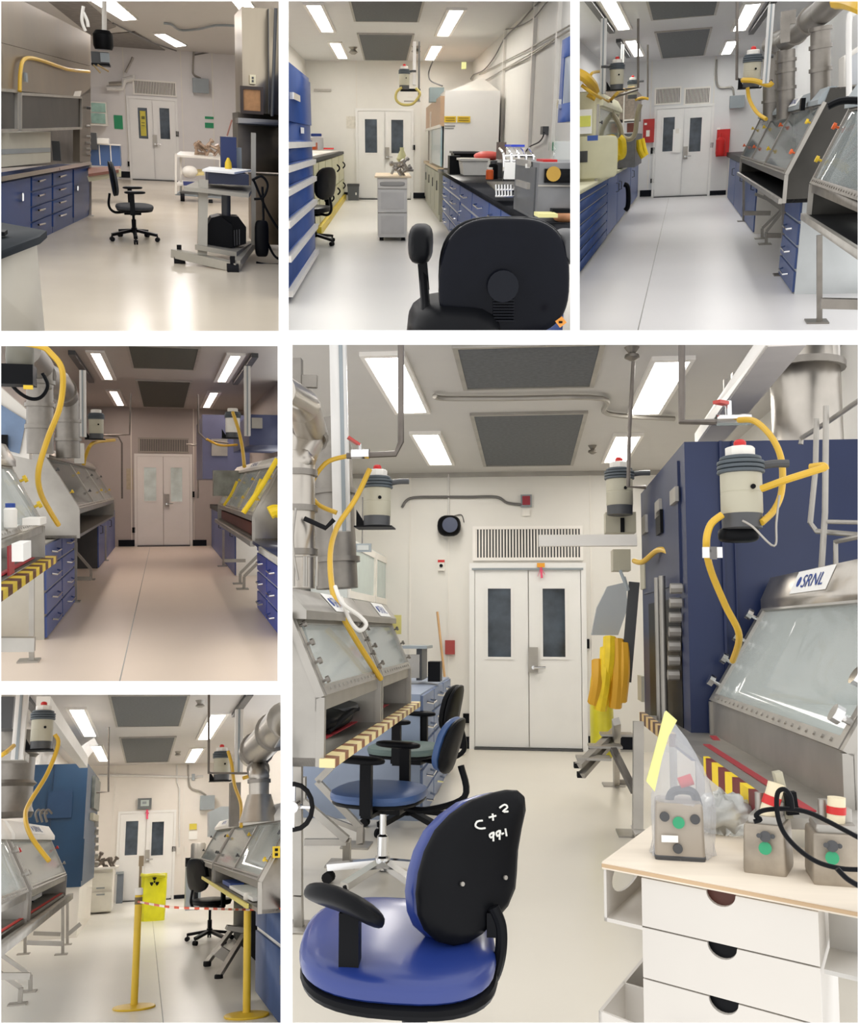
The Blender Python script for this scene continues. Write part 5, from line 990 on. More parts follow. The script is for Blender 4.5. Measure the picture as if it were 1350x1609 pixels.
glovebox(R, 1, X, 3.4, 7.2, .87, 1.12, -1.05, 1.55, -1.7, 'nearest glovebox at the left edge of the middle left room', open_z=1, header=.13, hover=.05, logo_at=[(5.6, 6.6)], group=Gg, body='satin', endm='satin', portcols=('yellow',), knob=.02, inner='inner4')
glovebox(R, 1, X, 10.1, 17, .88, 1.17, -1.15, 1.70, -1.85, 'far glovebox with a broad steel end on the left of the middle left room', open_z=1, header=.08, hover=.05, dividers=(12.5, 14.8), logo_at=[(11, 12)], group=Gg, body='satin', endm='satin', portcols=('yellow', 'dgrey'), knob=.014, inner='inner4')
solo(R, 'striped_bumper', MB().bar((-.8, 3.8, .87), (-.8, 7.4, .87), .09, .05), striped('stripe4', 'cfb23c', '5e3a24', 3.2, (.4, 1, 0)), 'yellow and brown striped edge bar at the left of the middle left room', 'bumper')
solo(R, 'boundary_tape', MB().box(-.9, -.86, 3.5, 7.0, .905, .91).box(-.845, -.835, 5.7, 5.9, .9, 1.1), MATS['red_tape'], 'red marking tape on the near left bench of the middle left room', 'tape')
FB(R, 'paper_roll', 'white block standing on the near left bench', 'paper', 55, 945, 110, 1030, 5.2, .3, M_['paper'])
jar(R, R.wy(50, 868, 5.6), .035, .13, M_['offw'], M_['ink'], 'small bottle with a blue cap inside the nearest left glovebox', 'bottle', 'bottle'); FB(R, 'sample_tray', 'white tray inside the nearest left glovebox', 'tray', 105, 825, 190, 858, 5.8, .3, M_['offw'])
Xc = -1.06
for x0, x1, lab in ((205, 283, 'near'), (284, 345, 'far')): side_cabinet(R, Xc, -1.9, R.wx(x0, 1000, Xc).y, R.wx(x1, 1000, Xc).y, 0, .87, 1, lab+' blue four drawer cabinet on the left of the middle left room', [(1, [(.25, 'bar')]*4)], mat('cab_shadow_beige', 'b5b0a4', .45), bl4, M_['chrome'], gap=.014)  # shadow under the bench is put into the beige carcass colour
side_cabinet(R, -1.1, -1.9, 17.1, D-.4, 0, .87, 1, 'far left blue cabinet of the middle left room', [(.5, [(1, 'up')])]*2, M_['dgrey'], bl4, M_['dgrey'])
side_cabinet(R, 1.1, 1.9, 15.2, D-.4, 0, .9, -1, 'far right blue cabinet with a black top in the middle left room', [(.4, [(1, 'up')]), (.6, [(1, 'up')])], M_['offw'], bl4, M_['dgrey']); solo(R, 'bench_top', MB().box(1.05, 1.9, 15.2, D-.4, .9, 1.0), M_['black'], 'black top of the far right cabinet in the middle left room', 'bench top')
for x0, x1, lab in ((1222, 1268, 'far'), (1269, 1330, 'near')): side_cabinet(R, 1.06, 1.9, R.wx(x1, 1000, 1.06).y, R.wx(x0, 1000, 1.06).y, 0, .88, -1, lab+' blue drawer cabinet at the right edge of the middle left room', [(1, [(.25, 'bar')]*4)], M_['offw'], mat('blue_cab4b', '2f4db0', .4), M_['chrome'], gap=.014)
Gl = 'steel legs of the middle left room'
for (x, y0, y1, lab) in ((150, 1090, 1500, 'near upright leg with a foot plate at the left'), (356, 900, 1220, 'second upright leg at the left beside the drawers'), (498, 860, 1025, 'far upright leg at the left'), (1056, 880, 1052, 'far upright leg at the right')):
    p = R.fl(x, y1); zleg(R, [R.wy(x, y0, p.y), Vector((p.x, p.y, 0))], lab+' of the middle left room', Gl)
bent(R, [(360, 940), (360, 985), (430, 1065), (430, 1115)], 13.5, 'bent steel leg behind the left drawers of the middle left room', Gl); bent(R, [(1220, 1000), (1135, 1085), (1135, 1135)], 13.3, 'far bent steel leg on the right of the middle left room', Gl); bent(R, [(1235, 1020), (1153, 1100), (1153, 1160)], 12.5, 'near bent steel leg on the right of the middle left room', Gl)
solo(R, 'steel_beam', MB().bar(*WYS(R, [(-40, 1420), (165, 1420)], 5.8), .06, .08).bar(*WYS(R, [(1060, 1025), (1160, 1025)], 15), .05, .05).bar(*WYS(R, [(365, 1110), (430, 1110)], 13.5), .05, .05), M_['satin'], 'low steel rails of the benches in the middle left room', 'beam')
glovebox(R, -1, .83, 9.2, 15.2, .88, 1.12, 1.1, 1.62, 1.85, 'glovebox row on the right of the middle left room', open_z=1, header=.08, hover=.05, dividers=(11, 13), logo_at=[(11.2, 12.4)], group=Gg, body='satin', endm='satin', headm='offw', portcols=('yellow',), knob=.014, inner='inner_brown')
MATS['inner_brown'].node_tree.nodes['Principled BSDF'].inputs['Metallic'].default_value = 0
solo(R, 'brown_trays', MB().box(.86, 1.5, 9.5, 15, .92, 1.04), mat('tray_brown', '5c2a1c', .5), 'brown trays on the shelf under the right glovebox row', 'trays')
solo(R, 'bench_top', MB().box(.8, 1.95, 3.6, 9.0, .87, .9), mat('blueblack_top', '1c2440', .3), 'dark blue bench top at the right edge of the middle left room', 'bench top')
solo(R, 'edge_rail', MB().bar((.8, 9.0, .87), (.8, 15.4, .87), .04, .05).bar((.8, 3.6, .87), (.8, 8.2, .87), .04, .05), M_['satin'], 'steel edge rail of the right bench in the middle left room', 'rail')
t = Thing(R, 'blue_enclosure', 'muted violet block for the reflection of a blue cabinet behind the right gloveboxes of the middle left room', 'enclosure', R.wy(1140, 640, 15.6)); t.part('body', fb(R, 957, 337, 1180, 640, 16.5, 3), mat('reflection_violet', '5f6280', .4, var=.12, scale=2)); t.part('near_panel', fb(R, 1178, 337, 1400, 480, 13, 3), mat('reflection_violet2', '3f4568', .4, var=.15)); t.part('vents', fb(R, 1000, 450, 1075, 530, 16.45, .05, fb(R, 1190, 350, 1240, 400, 12.95, .05)), M_['satin'])  # reflection of a blue cabinet, built as solid violet blocks
solo(R, 'storage_rack', fb(R, 1010, 600, 1400, 720, 14, .3), mat('rack_olive', '8d8f86', .4, .2, var=.35, scale=6), 'cluttered grey rack behind the right gloveboxes of the middle left room', 'rack')
for i, (a, b) in enumerate((((1310, 545), (1150, 800)), ((1235, 640), (1160, 790)), ((1120, 650), (1058, 765)))):
    Yg = (9.2, 10, 12.5)[i]; glove(R, [a, ((a[0]+b[0])/2+6, (a[1]+b[1])/2), b], Yg-.1, (.026, .02, .018)[i], ('long yellow glove lying on the near right glovebox slope', 'slender yellow glove on the near right slope', 'yellow glove on the far right slope')[i]+' of the middle left room')
glove(R, [(1275, 800), (1300, 790), (1340, 800)], 8.5, .06, 'yellow glove bunched at the right edge of the middle left room')
hose3(R, [(1100, 325, 11.2), (1125, 400, 11), (1145, 490, 10.8), (1155, 580, 10.5)], .035, 'yellow hose falling from the right air monitor of the middle left room'); hose3(R, [(975, 450, 15), (1040, 480, 15), (1120, 478, 14.5)], .03, 'thin yellow hose in front of the violet reflection block')
hose3(R, [(-10, -20, 6.2), (180, 10, 6.2), (240, 45, 6.2), (295, 130, 6.2), (285, 290, 6.3), (225, 450, 6.4), (182, 600, 6.4), (190, 700, 6.5), (235, 790, 6.8), (275, 855, 7)], .03, 'long yellow hose hanging in front of the left ducts of the middle left room')
hose3(R, [(395, 575, 12), (405, 530, 12), (440, 470, 12), (540, 455, 13)], .035, 'short yellow hose under the left air monitor of the middle left room')
Gd = 'stainless ducts of the middle left room'
duct(R, WY3(R, [(190, 520, 8), (188, 200, 8), (190, 110, 8), (120, 30, 7)]), .1, 'near vertical duct on the left of the middle left room', Gd, [(0, .4), (0, .72), (1, .2)], m=M_['dsteel']); duct(R, WY3(R, [(322, 540, 10.5), (315, 250, 10.5), (270, 180, 9.5), (190, 150, 8)]), .12, 'second vertical duct on the left of the middle left room', Gd, [(0, .3), (0, .6), (1, .5)], m=M_['dsteel'])
t = Thing(R, 'air_monitor', 'dark air monitor cut by the top left corner of the middle left room', 'air monitor', R.wy(80, 190, 6.3), 'air monitors of the middle left room'); t.part('housing', MB().lathe([(.06, 0), (.08, .03), (.085, .12), (.075, .26)], R.wy(95, 150, 6.4)), mat('olive_housing', '6d6b60', .5)); t.part('base_unit', fb(R, -20, 95, 155, 190, 6.3, .2), M_['black']); t.part('label', fb(R, 110, 196, 155, 215, 6.3, .02), M_['yellow'])
solo(R, 'black_cable', MB().tube(WYS(R, [(20, 110), (60, 200), (130, 255), (190, 255), (225, 200), (200, 140)], 6.6), .012), M_['black'], 'thin black cable loop under the top left monitor', 'cable')
monitor(R, R.wy(455, 425, 12), .085, 'left air monitor of the middle left room', 'air monitors of the middle left room', lamp=False, arm=0); monitor(R, R.wy(1100, 420, 11.5), .085, 'right air monitor of the middle left room in front of the violet reflection block', 'air monitors of the middle left room', lamp=False, arm=0, body='offw')
strut(R, 376, 125, 405, 440, 11.5, 'left white strut of the middle left room', [(338, 42), (432, 178)]); strut(R, 1156, 105, 1184, 435, 11.5, 'right white strut of the middle left room', [(1205, 55), (1112, 187)])
Gq = 'drop poles of the middle left room'
pipe(R, WY3(R, [(617, 235, 15), (613, 430, 15), (478, 433, 15)]), .014, M_['pipe'], 'left drop pole of the middle left room', Gq); pipe(R, WY3(R, [(500, 433, 16), (560, 440, 16), (576, 470, 16), (577, 732, 16)]), .014, M_['pipe'], 'bent pipe running down beside the left gloveboxes', Gq); pipe(R, WY3(R, [(936, 240, 15.5), (938, 420, 15.5), (975, 455, 15.5), (1080, 470, 15.5)]), .014, M_['pipe'], 'right drop pole of the middle left room', Gq); pipe(R, WY3(R, [(880, 475, 21), (915, 480, 21), (935, 500, 21), (935, 730, 21)]), .018, M_['satin'], 'grey conduit curving down right of the doors of the middle left room', Gq, smooth=True)
t = Thing(R, 'wall_cabinet', 'white framed cabinet with blue glass at the left edge of the middle left room', 'cabinet', R.wy(60, 540, 8.6)); Y = 8.6; t.part('carcass', MB().prism(WYS(R, [(-60, 150), (-20, 185), (135, 320), (138, 545), (-60, 500)], Y), (0, .2, 0)), M_['offw']); t.part('pane', MB().prism(WYS(R, [(-60, 230), (0, 285), (122, 362), (92, 520), (-60, 480)], Y-.02), (0, .01, 0)), mat('pane_blue4', '6f86a6', .15, var=.25, scale=3)); t.part('bottles', fb(R, 5, 430, 35, 500, Y-.1, .05), M_['black'])
FB(R, 'small_light_panel', 'white bracket on the ceiling duct side near the second left duct', 'bracket', 350, 470, 395, 565, 11, .1, M_['offw'])
# ================================================================= ROOM 5, lower left
R = R5; D = R.D
t = Thing(R, 'wall_display', 'grey framed screen on the wall above the doors of the lower left room', 'screen', R.bk(691, 555)); t.part('bezel', fb(R, 658, 505, 724, 556, D-.1, .09), mat('bezel_grey', '6a6e70', .4)); t.part('display', fb(R, 672, 514, 712, 543, D-.12, .02), mat('display_pale', 'b9c4c0', .3)); t.part('reading', fb(R, 680, 521, 700, 533, D-.125, .004), M_['grey'])
solo(R, 'tape_tag', MB().bar(*[R.bk(x, y, .1) for x, y in ((703, 560), (703, 605))], .05, .01, up=(0, 1, 0)).bar(*[R.bk(x, y, .1) for x, y in ((697, 572), (710, 580))], .05, .01, up=(0, 1, 0)), M_['pink'], 'pink tape streamer hanging above the doors of the lower left room', 'tag')
ebox(R, 957, 492, 1026, 560, [(898, 345), (900, 400), (910, 455), (960, 475), (985, 492)], 'grey electrical box right of the doors in the lower left room')
pipe(R, [R.bk(x, y, .05) for x, y in ((470, 395), (700, 398), (920, 405), (970, 400))], .03, M_['wpipe'], 'white pipe running across the back wall of the lower left room'); pipe(R, [R.bk(x, y, .05) for x, y in ((845, 345), (845, 430), (857, 460), (857, 740))], .02, M_['wpipe'], 'white conduit running down right of the doors of the lower left room'); plate(R, 'pipe_clamp', 'grey clamp on the white back wall pipe', 'clamp', 916, 390, 930, 420, M_['grey'], .1)
seams(R, 545, 880); bases(R, (808, 967, 890, 997))
t = Thing(R, 'paper_notice', 'white notice with a yellow heading right of the doors in the lower left room', 'paper', R.bk(922, 702)); t.part('heading', fb(R, 905, 627, 940, 655, D-.03, .02), mat('notice_yellow', 'd8c84a', .6)); t.part('sheet', fb(R, 902, 662, 943, 702, D-.03, .02), M_['paper'])
for q, lab, m in (((822, 735, 838, 760), 'black card reader right of the doors of the lower left room', 'black'), ((842, 735, 860, 772), 'white wall box right of the card reader', 'offw'), ((880, 735, 893, 765), 'small white box further right on the back wall', 'offw')): plate(R, 'wall_box', lab, 'box', *q, M_[m])
solo(R, 'floor_seam', MB().box(R.fl(750, 1290).x-.004, R.fl(750, 1290).x+.004, 5, D-.3, 0, .0008), M_['seam'], 'thin seam running down the floor of the lower left room', 'seam')
for x, y in ((957, 38), (850, 282)): p = R.wz(x, y, R.H); solo(R, 'sprinkler_head', MB().lathe([(.03, -.1), (.07, -.08), (.04, -.05), (.07, 0)], p), M_['satin'], 'sprinkler head %s of the lower left room' % ('at the top right' if y < 100 else 'right of the far filter'), 'sprinkler')
Gg = 'gloveboxes of the lower left room'; X = -.83
glovebox(R, 1, X, 4.0, 8.1, .86, 1.07, -1.03, 1.47, -1.75, 'nearest glovebox on the left of the lower left room', header=.12, hover=.06, logo_at=[(5.9, 6.9)], group=Gg, body='satin', endm='satin', headm='offw', portcols=('satin',), knob=.02, open_z=1, inner='inner5'); glovebox(R, 1, X, 8.3, 11.9, .86, 1.07, -1.03, 1.47, -1.75, 'second glovebox on the left of the lower left room', header=.12, hover=.06, logo_at=[(9.6, 10.8)], group=Gg, body='satin', endm='satin', headm='offw', portcols=('satin', 'red'), knob=.014, open_z=1, inner='inner5')
solo(R, 'bench_top', MB().box(-1.9, -.78, 3.6, 12.2, .82, .855), M_['steel'], 'steel bench top under the left gloveboxes of the lower left room', 'bench top'); solo(R, 'edge_rail', MB().bar((-.78, 3.6, .84), (-.78, 12.2, .84), .05, .06), M_['satin'], 'rounded steel edge of the left bench in the lower left room', 'rail')
solo(R, 'boundary_tape', MB().box(-.87, -.84, 3.8, 11.8, .893, .896), mat('red_tape5', 'c8433c', .5), 'red marking tape on the left bench of the lower left room', 'tape')
t = Thing(R, 'binder', 'white binder with papers lying on the left bench', 'binder', R.wz(150, 1005, .9)); c = R.wz(150, 990, .89); t.part('cover', MB().box(c.x-.05, c.x+.07, c.y-.5, c.y+.5, .89, .9), M_['black']); t.part('pages', MB().box(c.x-.04, c.x+.055, c.y-.4, c.y+.45, .9, .935), M_['paper'])
Gl = 'steel legs of the lower left room'
for (x, y0, y1, lab) in ((300, 1010, 1252, 'front'), (322, 990, 1205, 'second'), (385, 905, 1115, 'far'), (120, 1150, 1250, 'rear')):
    p = R.fl(x, y1); zleg(R, [R.wy(x, y0, p.y), Vector((p.x, p.y, 0))], lab+' upright steel leg of the left bench in the lower left room', Gl)
bent(R, [(-20, 1235), (145, 1350), (145, 1430)], 9.0, 'farther bent steel leg at the lower left corner', Gl); bent(R, [(-30, 1320), (100, 1410), (95, 1490)], 8.2, 'nearest bent steel leg at the lower left corner', Gl)
solo(R, 'steel_beam', MB().bar(*WYS(R, [(130, 1195), (300, 1200)], 13), .05, .05).bar(*WYS(R, [(325, 1155), (385, 1105)], 14), .05, .05).bar(*WYS(R, [(160, 1150), (290, 1155)], 15), .05, .05).bar(*WYS(R, [(-10, 1355), (145, 1355)], 9.05), .05, .05), M_['satin'], 'low steel rails of the left bench in the lower left room', 'beam')
t = Thing(R, 'blue_enclosure', 'tall teal navy enclosure on the left of the lower left room', 'enclosure', R.wy(250, 880, 17)); tn = mat('enclosure_teal', '143a5a', .42, var=.15, scale=1.5); x1 = R.wy(405, 600, 17).x; zt = R.wy(405, 340, 17).z
t.part('body', MB().box(-2.3, x1, 17, 21.3, .75, zt), tn); t.part('inset_panel', fb(R, 225, 470, 345, 600, 16.97, .03), mat('teal2', '17385a', .4)); t.part('plinth', MB().box(-2.3, x1-.02, 17.05, 21.2, 0, .75), M_['offw']); t.part('seam', fb(R, 240, 345, 243, 870, 16.98, .02), mat('teal3', '122c48', .4))
for a, b, m in ((385, 560, 'grey'), (575, 615, 'beige')): p, q = R.wx(430, a, x1), R.wx(445, b, x1); t.part('side_plate', MB().box(x1, x1+.06, 18.5, 20.6, q.z, p.z), M_[m] if m != 'grey' else mat('plate_grey', '6b6f6a', .5, var=.3, scale=8))
for k in range(6): p = R.wx(452, 630+k*38, x1+.05); t.part('clamp', MB().cyl(p, p+Vector((.07, 0, 0)), .05, n=8), M_['satin'])
solo(R, 'blue_post', fb(R, 380, 700, 398, 900, 16.5, .1), tn, 'narrow blue post beside the teal enclosure', 'post')
t = Thing(R, 'drawer_cart', 'white two drawer cart with metal parts on top by the teal enclosure', 'cart', R.fl(490, 1060)); Y = R.fl(480, 1058).y; t.part('carcass', fb(R, 425, 845, 535, 1050, Y, 1.5), M_['offw'])
for a, b in ((862, 940), (955, 1045)): d = t.part('drawer', fb(R, 427, a, 533, b, Y-.05, .05), mat('drawer_ivory', 'e2ded2', .45)); t.part('slot_handle', fb(R, 460, a+70 if a < 900 else a+8, 500, a+76 if a < 900 else a+14, Y-.06, .01), M_['grey'], parent=d)
t.part('cart_top', fb(R, 420, 836, 560, 846, Y-.1, 1.7), M_['offw']); clutter(R, [(470, 825), (480, 805), (495, 820), (510, 800), (525, 815), (540, 825), (475, 790), (545, 810), (500, 828)], Y+.3, .06, mat('fit_dark', '6b625a', .4, .4), 'pile of dark metal parts on the white two drawer cart', 'metal_parts', 'parts', 8)
t = Thing(R, 'waste_bin', 'narrow grey bin beside the white two drawer cart', 'bin', R.fl(572, 1008)); Y = R.fl(572, 1008).y; t.part('bin_body', fb(R, 557, 865, 587, 1008, Y, .4), mat('bin_slate', '68707a', .5)); t.part('rim', fb(R, 554, 858, 590, 868, Y-.03, .46), M_['grey'])
Y = R.fl(730, 1093).y
t = Thing(R, 'waste_bag', 'bright yellow waste bag with a black trefoil mark standing by the doors', 'waste bag', R.fl(730, 1093)); c = R.wy(730, 1093, Y); w = R.wy(793, 900, Y).x-R.wy(731, 900, Y).x; zt = R.wy(730, 868, Y).z
rnd = random.Random(2); vs = []; n = 28
for j in range(11):
    z = zt*j/10
    for i in range(n): a_ = 2*math.pi*i/n; k_ = (1-.1*abs(1-j/6)*(j < 6))*(1+rnd.uniform(-.025, .025)); cx_, sy_ = math.cos(a_), math.sin(a_); m_ = max(abs(cx_), abs(sy_))**.75; vs.append(Vector((c.x+w*cx_/m_*k_, Y+w+w*sy_/m_*k_, z)))
t.part('bag_film', MB().add(vs, [(j*n+i, j*n+(i+1) % n, (j+1)*n+(i+1) % n, (j+1)*n+i) for j in range(10) for i in range(n)]+[tuple(range(10*n, 11*n)), tuple(range(n))[::-1]]), mat('bag_bright', 'e6e21a', .35, var=.08, scale=6, bump=.5))
b = MB()
for k in range(3):
    a_ = math.radians(90+120*k); q = R.wy(738, 905, Y-.08); pts = [q+Vector((math.cos(a_+s_)*r_, 0, math.sin(a_+s_)*r_)) for r_, s_ in ((.03, -.5), (.085, -.5), (.085, 0), (.085, .5), (.03, .5))]; b.prism(pts, (0, .004, 0))
b.cyl(R.wy(738, 905, Y-.08), R.wy(738, 905, Y-.076), .018, n=12); t.part('trefoil_mark', b, M_['black'])
t.part('tie', MB().tube(WYS(R, [(672, 870), (700, 876), (740, 872), (792, 878)], Y-.05), .03), mat('tie_yellow', 'c9c420', .4))
solo(R, 'floor_squeegee', MB().bar(R.wy(673, 790, Y+.3), R.wy(668, 960, Y+.3), .05, .04, up=(0, 1, 0)).bar(R.wy(676, 780, Y+.3), R.wy(674, 830, Y+.3), .09, .05, up=(0, 1, 0)), mat('stick_brown', '8a7a68', .6), 'brown handle standing just left of the yellow bag', 'handle')
for x, yb, yt, lab, w_ in ((640, 1508, 968, 'yellow stanchion post standing in the middle of the lower left room', 0), (1178, 1547, 990, 'yellow stanchion post at the right of the lower left room', 14)):
    p = R.fl(x, yb); t = Thing(R, 'stanchion', lab, 'stanchion', p, 'yellow stanchions'); zt = R.wy(x+w_, yt, p.y).z; ym = mat('stanchion_yellow', 'd9b52a', .4, var=.06)
    t.part('base', MB().lathe([(.18, 0), (.185, .008), (.18, .016), (.06, .03)], p, n=36), ym); t.part('post', MB().cyl(p+Vector((0, 0, .02)), (p.x, p.y, zt), .032, n=18), ym); t.part('cap', MB().lathe([(.037, 0), (.037, .05), (.03, .06)], (p.x, p.y, zt)), M_['offw']); t.part('sticker', MB().cyl((p.x, p.y, zt-.08), (p.x, p.y, zt-.02), .034, n=18), mat('band_dark', '6a5a3c', .5))
pa, pb = R.fl(640, 1508), R.fl(1178, 1547)
solo(R, 'barrier_tape', MB().tube([Vector((pa.x, pa.y-.04, R.wy(640, 1000, pa.y).z)), R.wy(760, 1018, 8), R.wy(850, 1028, 7.9), R.wy(1000, 1033, 7.8), Vector((pb.x+.02, pb.y-.04, R.wy(1180, 1037, pb.y).z)), R.wy(1400, 1030, 7)], .009, n=6), striped('barrier', 'f0e0d4', 'd0583c', 14, (1, 0, 0)), 'red and white barrier tape strung between the yellow stanchions', 'tape')
# left overhead
monitor(R, R.wy(197, 235, 9), .092, 'large left air monitor with red beacon of the lower left room', 'air monitors of the lower left room', arm=0); strut(R, 64, -10, 122, 320, 8.6, 'wide white strut at the upper left of the lower left room', [(125, 30), (200, 130)])
hose3(R, [(262, 200, 8.9), (278, 250, 8.9), (225, 390, 8.8), (140, 530, 8.5), (122, 600, 8.2), (150, 690, 8), (235, 805, 7.9)], .03, 'long yellow hose falling from the large left air monitor of the lower left room'); hose3(R, [(-10, 310, 8), (30, 285, 8), (65, 255, 8.3)], .03, 'yellow hose at the left edge of the lower left room')
solo(R, 'ribbed_duct', MB().lathe([(.2, 0), (.22, .05), (.2, .1), (.2, .28), (.23, .31), (.2, .34), (.2, .55), (.23, .58), (.2, .61), (.2, .8)], R.wy(40, 600, 10)), M_['dsteel'], 'ribbed dull duct above the nearest left glovebox of the lower left room', 'duct'); FB(R, 'steel_shelf', 'steel bracket shelf at the left edge under the strut', 'bracket', -10, 285, 120, 325, 8.7, .3, M_['satin']); FB(R, 'dark_panel', 'dark box behind the left strut', 'box', -20, 20, 62, 170, 9.5, .3, M_['dgrey'])
solo(R, 'white_duct', MB().bar(R.wy(205, 60, 9.5), R.wy(400, 335, 16), .12, .16), M_['offw'], 'white duct running back above the teal enclosure', 'duct'); b = MB()
for k in range(3): b.tube([R.wy(x+22*k, y, 10.5) for x, y in ((180, 620), (170, 580), (185, 560), (205, 580))], .012, n=6)
solo(R, 'valve_tubes', b, M_['dsteel'], 'small steel tubes on the second left glovebox', 'tubing')
pipe(R, WY3(R, [(520, 165, 16), (518, 475, 16), (460, 478, 16)]), .014, M_['pipe'], 'drop pole beside the teal enclosure', 'drop poles of the lower left room'); pipe(R, WY3(R, [(998, -10, 10), (997, 385, 10), (1280, 387, 9.5)]), .013, M_['pipe'], 'drop pole on the right of the lower left room', 'drop poles of the lower left room')
solo(R, 'clear_curtain', MB().prism(WYS(R, [(375, 265), (450, 215), (470, 250), (420, 310)], 16), (0, .05, 0)), clearmat('curtain', 'e6e6e6', .3), 'translucent plastic scrap above the teal enclosure', 'plastic')
# right side
X = .83
glovebox(R, -1, X, 7.5, 12.5, .86, 1.08, 1.09, 1.53, 1.7, 'near glovebox on the right of the lower left room', open_z=1, header=.12, hover=.06, dividers=(9.8,), logo_at=[(10.2, 11.3)], group=Gg, body='dsteel', endm='dsteel', headm='offw', portcols=('yellow', 'dgrey'), knob=.014, inner='inner5'); glovebox(R, -1, X, 12.7, 15.6, .86, 1.08, 1.09, 1.53, 1.7, 'far glovebox on the right of the lower left room', open_z=1, header=.1, hover=.06, logo_at=[(13.5, 14.5)], group=Gg, body='satin', endm='satin', headm='offw', portcols=('dgrey',), knob=.014, inner='inner5')
solo(R, 'edge_bumper', MB().bar((.8, 8.1, .88), (.8, 15.5, .88), .02, .035), mat('bumper_yellow', 'd8c96a', .5), 'yellow edge bar along the right bench of the lower left room', 'bumper')
t = Thing(R, 'outlet_plate', 'yellow outlet plate on the right glovebox end', 'outlet', R.wy(1322, 790, 7.45)); t.part('plate', fb(R, 1304, 735, 1338, 790, 7.46, .03), M_['yellow']); t.part('sockets', fb(R, 1314, 745, 1328, 758, 7.45, .01, fb(R, 1314, 768, 1328, 781, 7.45, .01)), M_['black'])
t = Thing(R, 'paper_pile', 'white papers and a blue pad on the right bench', 'papers', R.wz(1090, 930, .9)); t.part('sheets', MB().box(.86, 1.05, 8.3, 10.6, .9, .93), M_['paper']); t.part('blue_pad', MB().box(.88, 1.02, 10.7, 11.8, .9, .94), M_['blue'])
solo(R, 'under_bench_shade', MB().box(1.3, 1.75, 7.8, 15.2, .02, .84), M_['black'], 'black block standing for the shadow under the right bench of the lower left room', 'cabinet')  # solid black block put in for the shade beneath the bench
c = R.fl(1000, 1190); office_chair(R, (c.x, c.y, 0), -60, 'black office chair tucked under the right bench of the lower left room', k=1.8, seat='black_vinyl', zseat=.52, sc=1.05, legrot=0)
t = Thing(R, 'step_stool', 'aluminium step stool with black feet on the right of the lower left room', 'step stool', R.fl(1050, 1365)); Y = R.fl(1050, 1365).y
for a, b, dy in (((1165, 1160), (1045, 1355), 0), ((1110, 1130), (990, 1290), .9)): t.part('rail', MB().bar(R.wy(*a, Y+dy+.3), R.wy(*b, Y+dy), .06, .04), M_['satin']); t.part('foot', MB().pad(R.wy(b[0], b[1]+6, Y+dy), (.045, 0, 0), (0, .06, 0), (0, 0, .03), e=.4), M_['rubber'])
for q in ([(1020, 1255), (1075, 1290), (1110, 1245), (1060, 1215)], [(1080, 1135), (1160, 1150), (1175, 1125), (1090, 1115)]): t.part('tread', MB().prism(WYS(R, q, Y+.3), (0, .2, .0)), M_['satin'])
side_cabinet(R, 1.03, 1.9, 4.4, R.wx(1228, 1300, 1.03).y, 0, .9, -1, 'slate blue cabinet at the lower right corner of the lower left room', [(.5, [(.35, ''), (.65, 'up')])]*2, M_['offw'], mat('slate_blue', '41547c', .4, var=.08), M_['dgrey'], gap=.02, toe=.06); solo(R, 'bench_top', MB().box(.98, 1.9, 4.3, 8.75, .9, .94), M_['ctop'], 'black top of the slate blue cabinet', 'bench top')
t = Thing(R, 'equipment_tower', 'small grey cabinet with equipment left of the right bench', 'cabinet', R.fl(905, 1055)); Y = 18; t.part('carcass', fb(R, 888, 835, 960, 1040, Y, .5), M_['grey']); t.part('dark_unit', fb(R, 888, 790, 930, 832, Y, .3), M_['black']); t.part('can', MB().lathe([(.13, 0), (.13, .35), (.11, .38)], R.wy(946, 828, Y)), M_['satin'])
solo(R, 'wall_cabinet', MB().prism(WYS(R, [(1000, 570), (1055, 545), (1098, 545), (1098, 690), (1000, 690)], 16), (0, .5, 0)), mat('cab_grey5', 'bcc2c2', .4), 'pale grey wall cabinet above the far right glovebox', 'cabinet')
monitor(R, R.wy(1058, 392, 10.8), .085, 'right air monitor with red beacon of the lower left room', 'air monitors of the lower left room', arm=0); strut(R, 1124, 80, 1162, 390, 10.5, 'right white strut of the lower left room', [(1195, 5), (1120, 110)]); hose3(R, [(1090, 282, 10.6), (1108, 350, 10.5), (1120, 440, 10.3), (1150, 530, 10), (1152, 640, 9.6)], .03, 'yellow hose falling from the right air monitor of the lower left room'); hose3(R, [(1160, 410, 10), (1210, 395, 10), (1230, 410, 9.8)], .03, 'short yellow hose beside the right duct')
FB(R, 'post_duct', 'dull steel post behind the right yellow hose', 'post', 1100, 430, 1150, 640, 11.5, .2, M_['dsteel'])
Gd = 'stainless ducts of the lower left room'
duct(R, WY3(R, [(1238, 560, 8.4), (1238, 400, 8.4), (1225, 300, 8.8), (1190, 270, 9.4)]), .085, 'flared vertical duct on the right of the lower left room', Gd, [(0, .3), (0, .85), (1, .3)]); solo(R, 'duct_cone', MB().lathe([(.17, 0), (.16, .02), (.1, .22)], R.wy(1238, 618, 8.4)), M_['steel'], 'flared foot of the right duct on the glovebox header', 'duct'); duct(R, WY3(R, [(1210, 290, 8.8), (1290, 210, 7.8), (1360, 130, 7)]), .13, 'large duct running up to the top right of the lower left room', Gd, [(0, .25), (1, .3)])
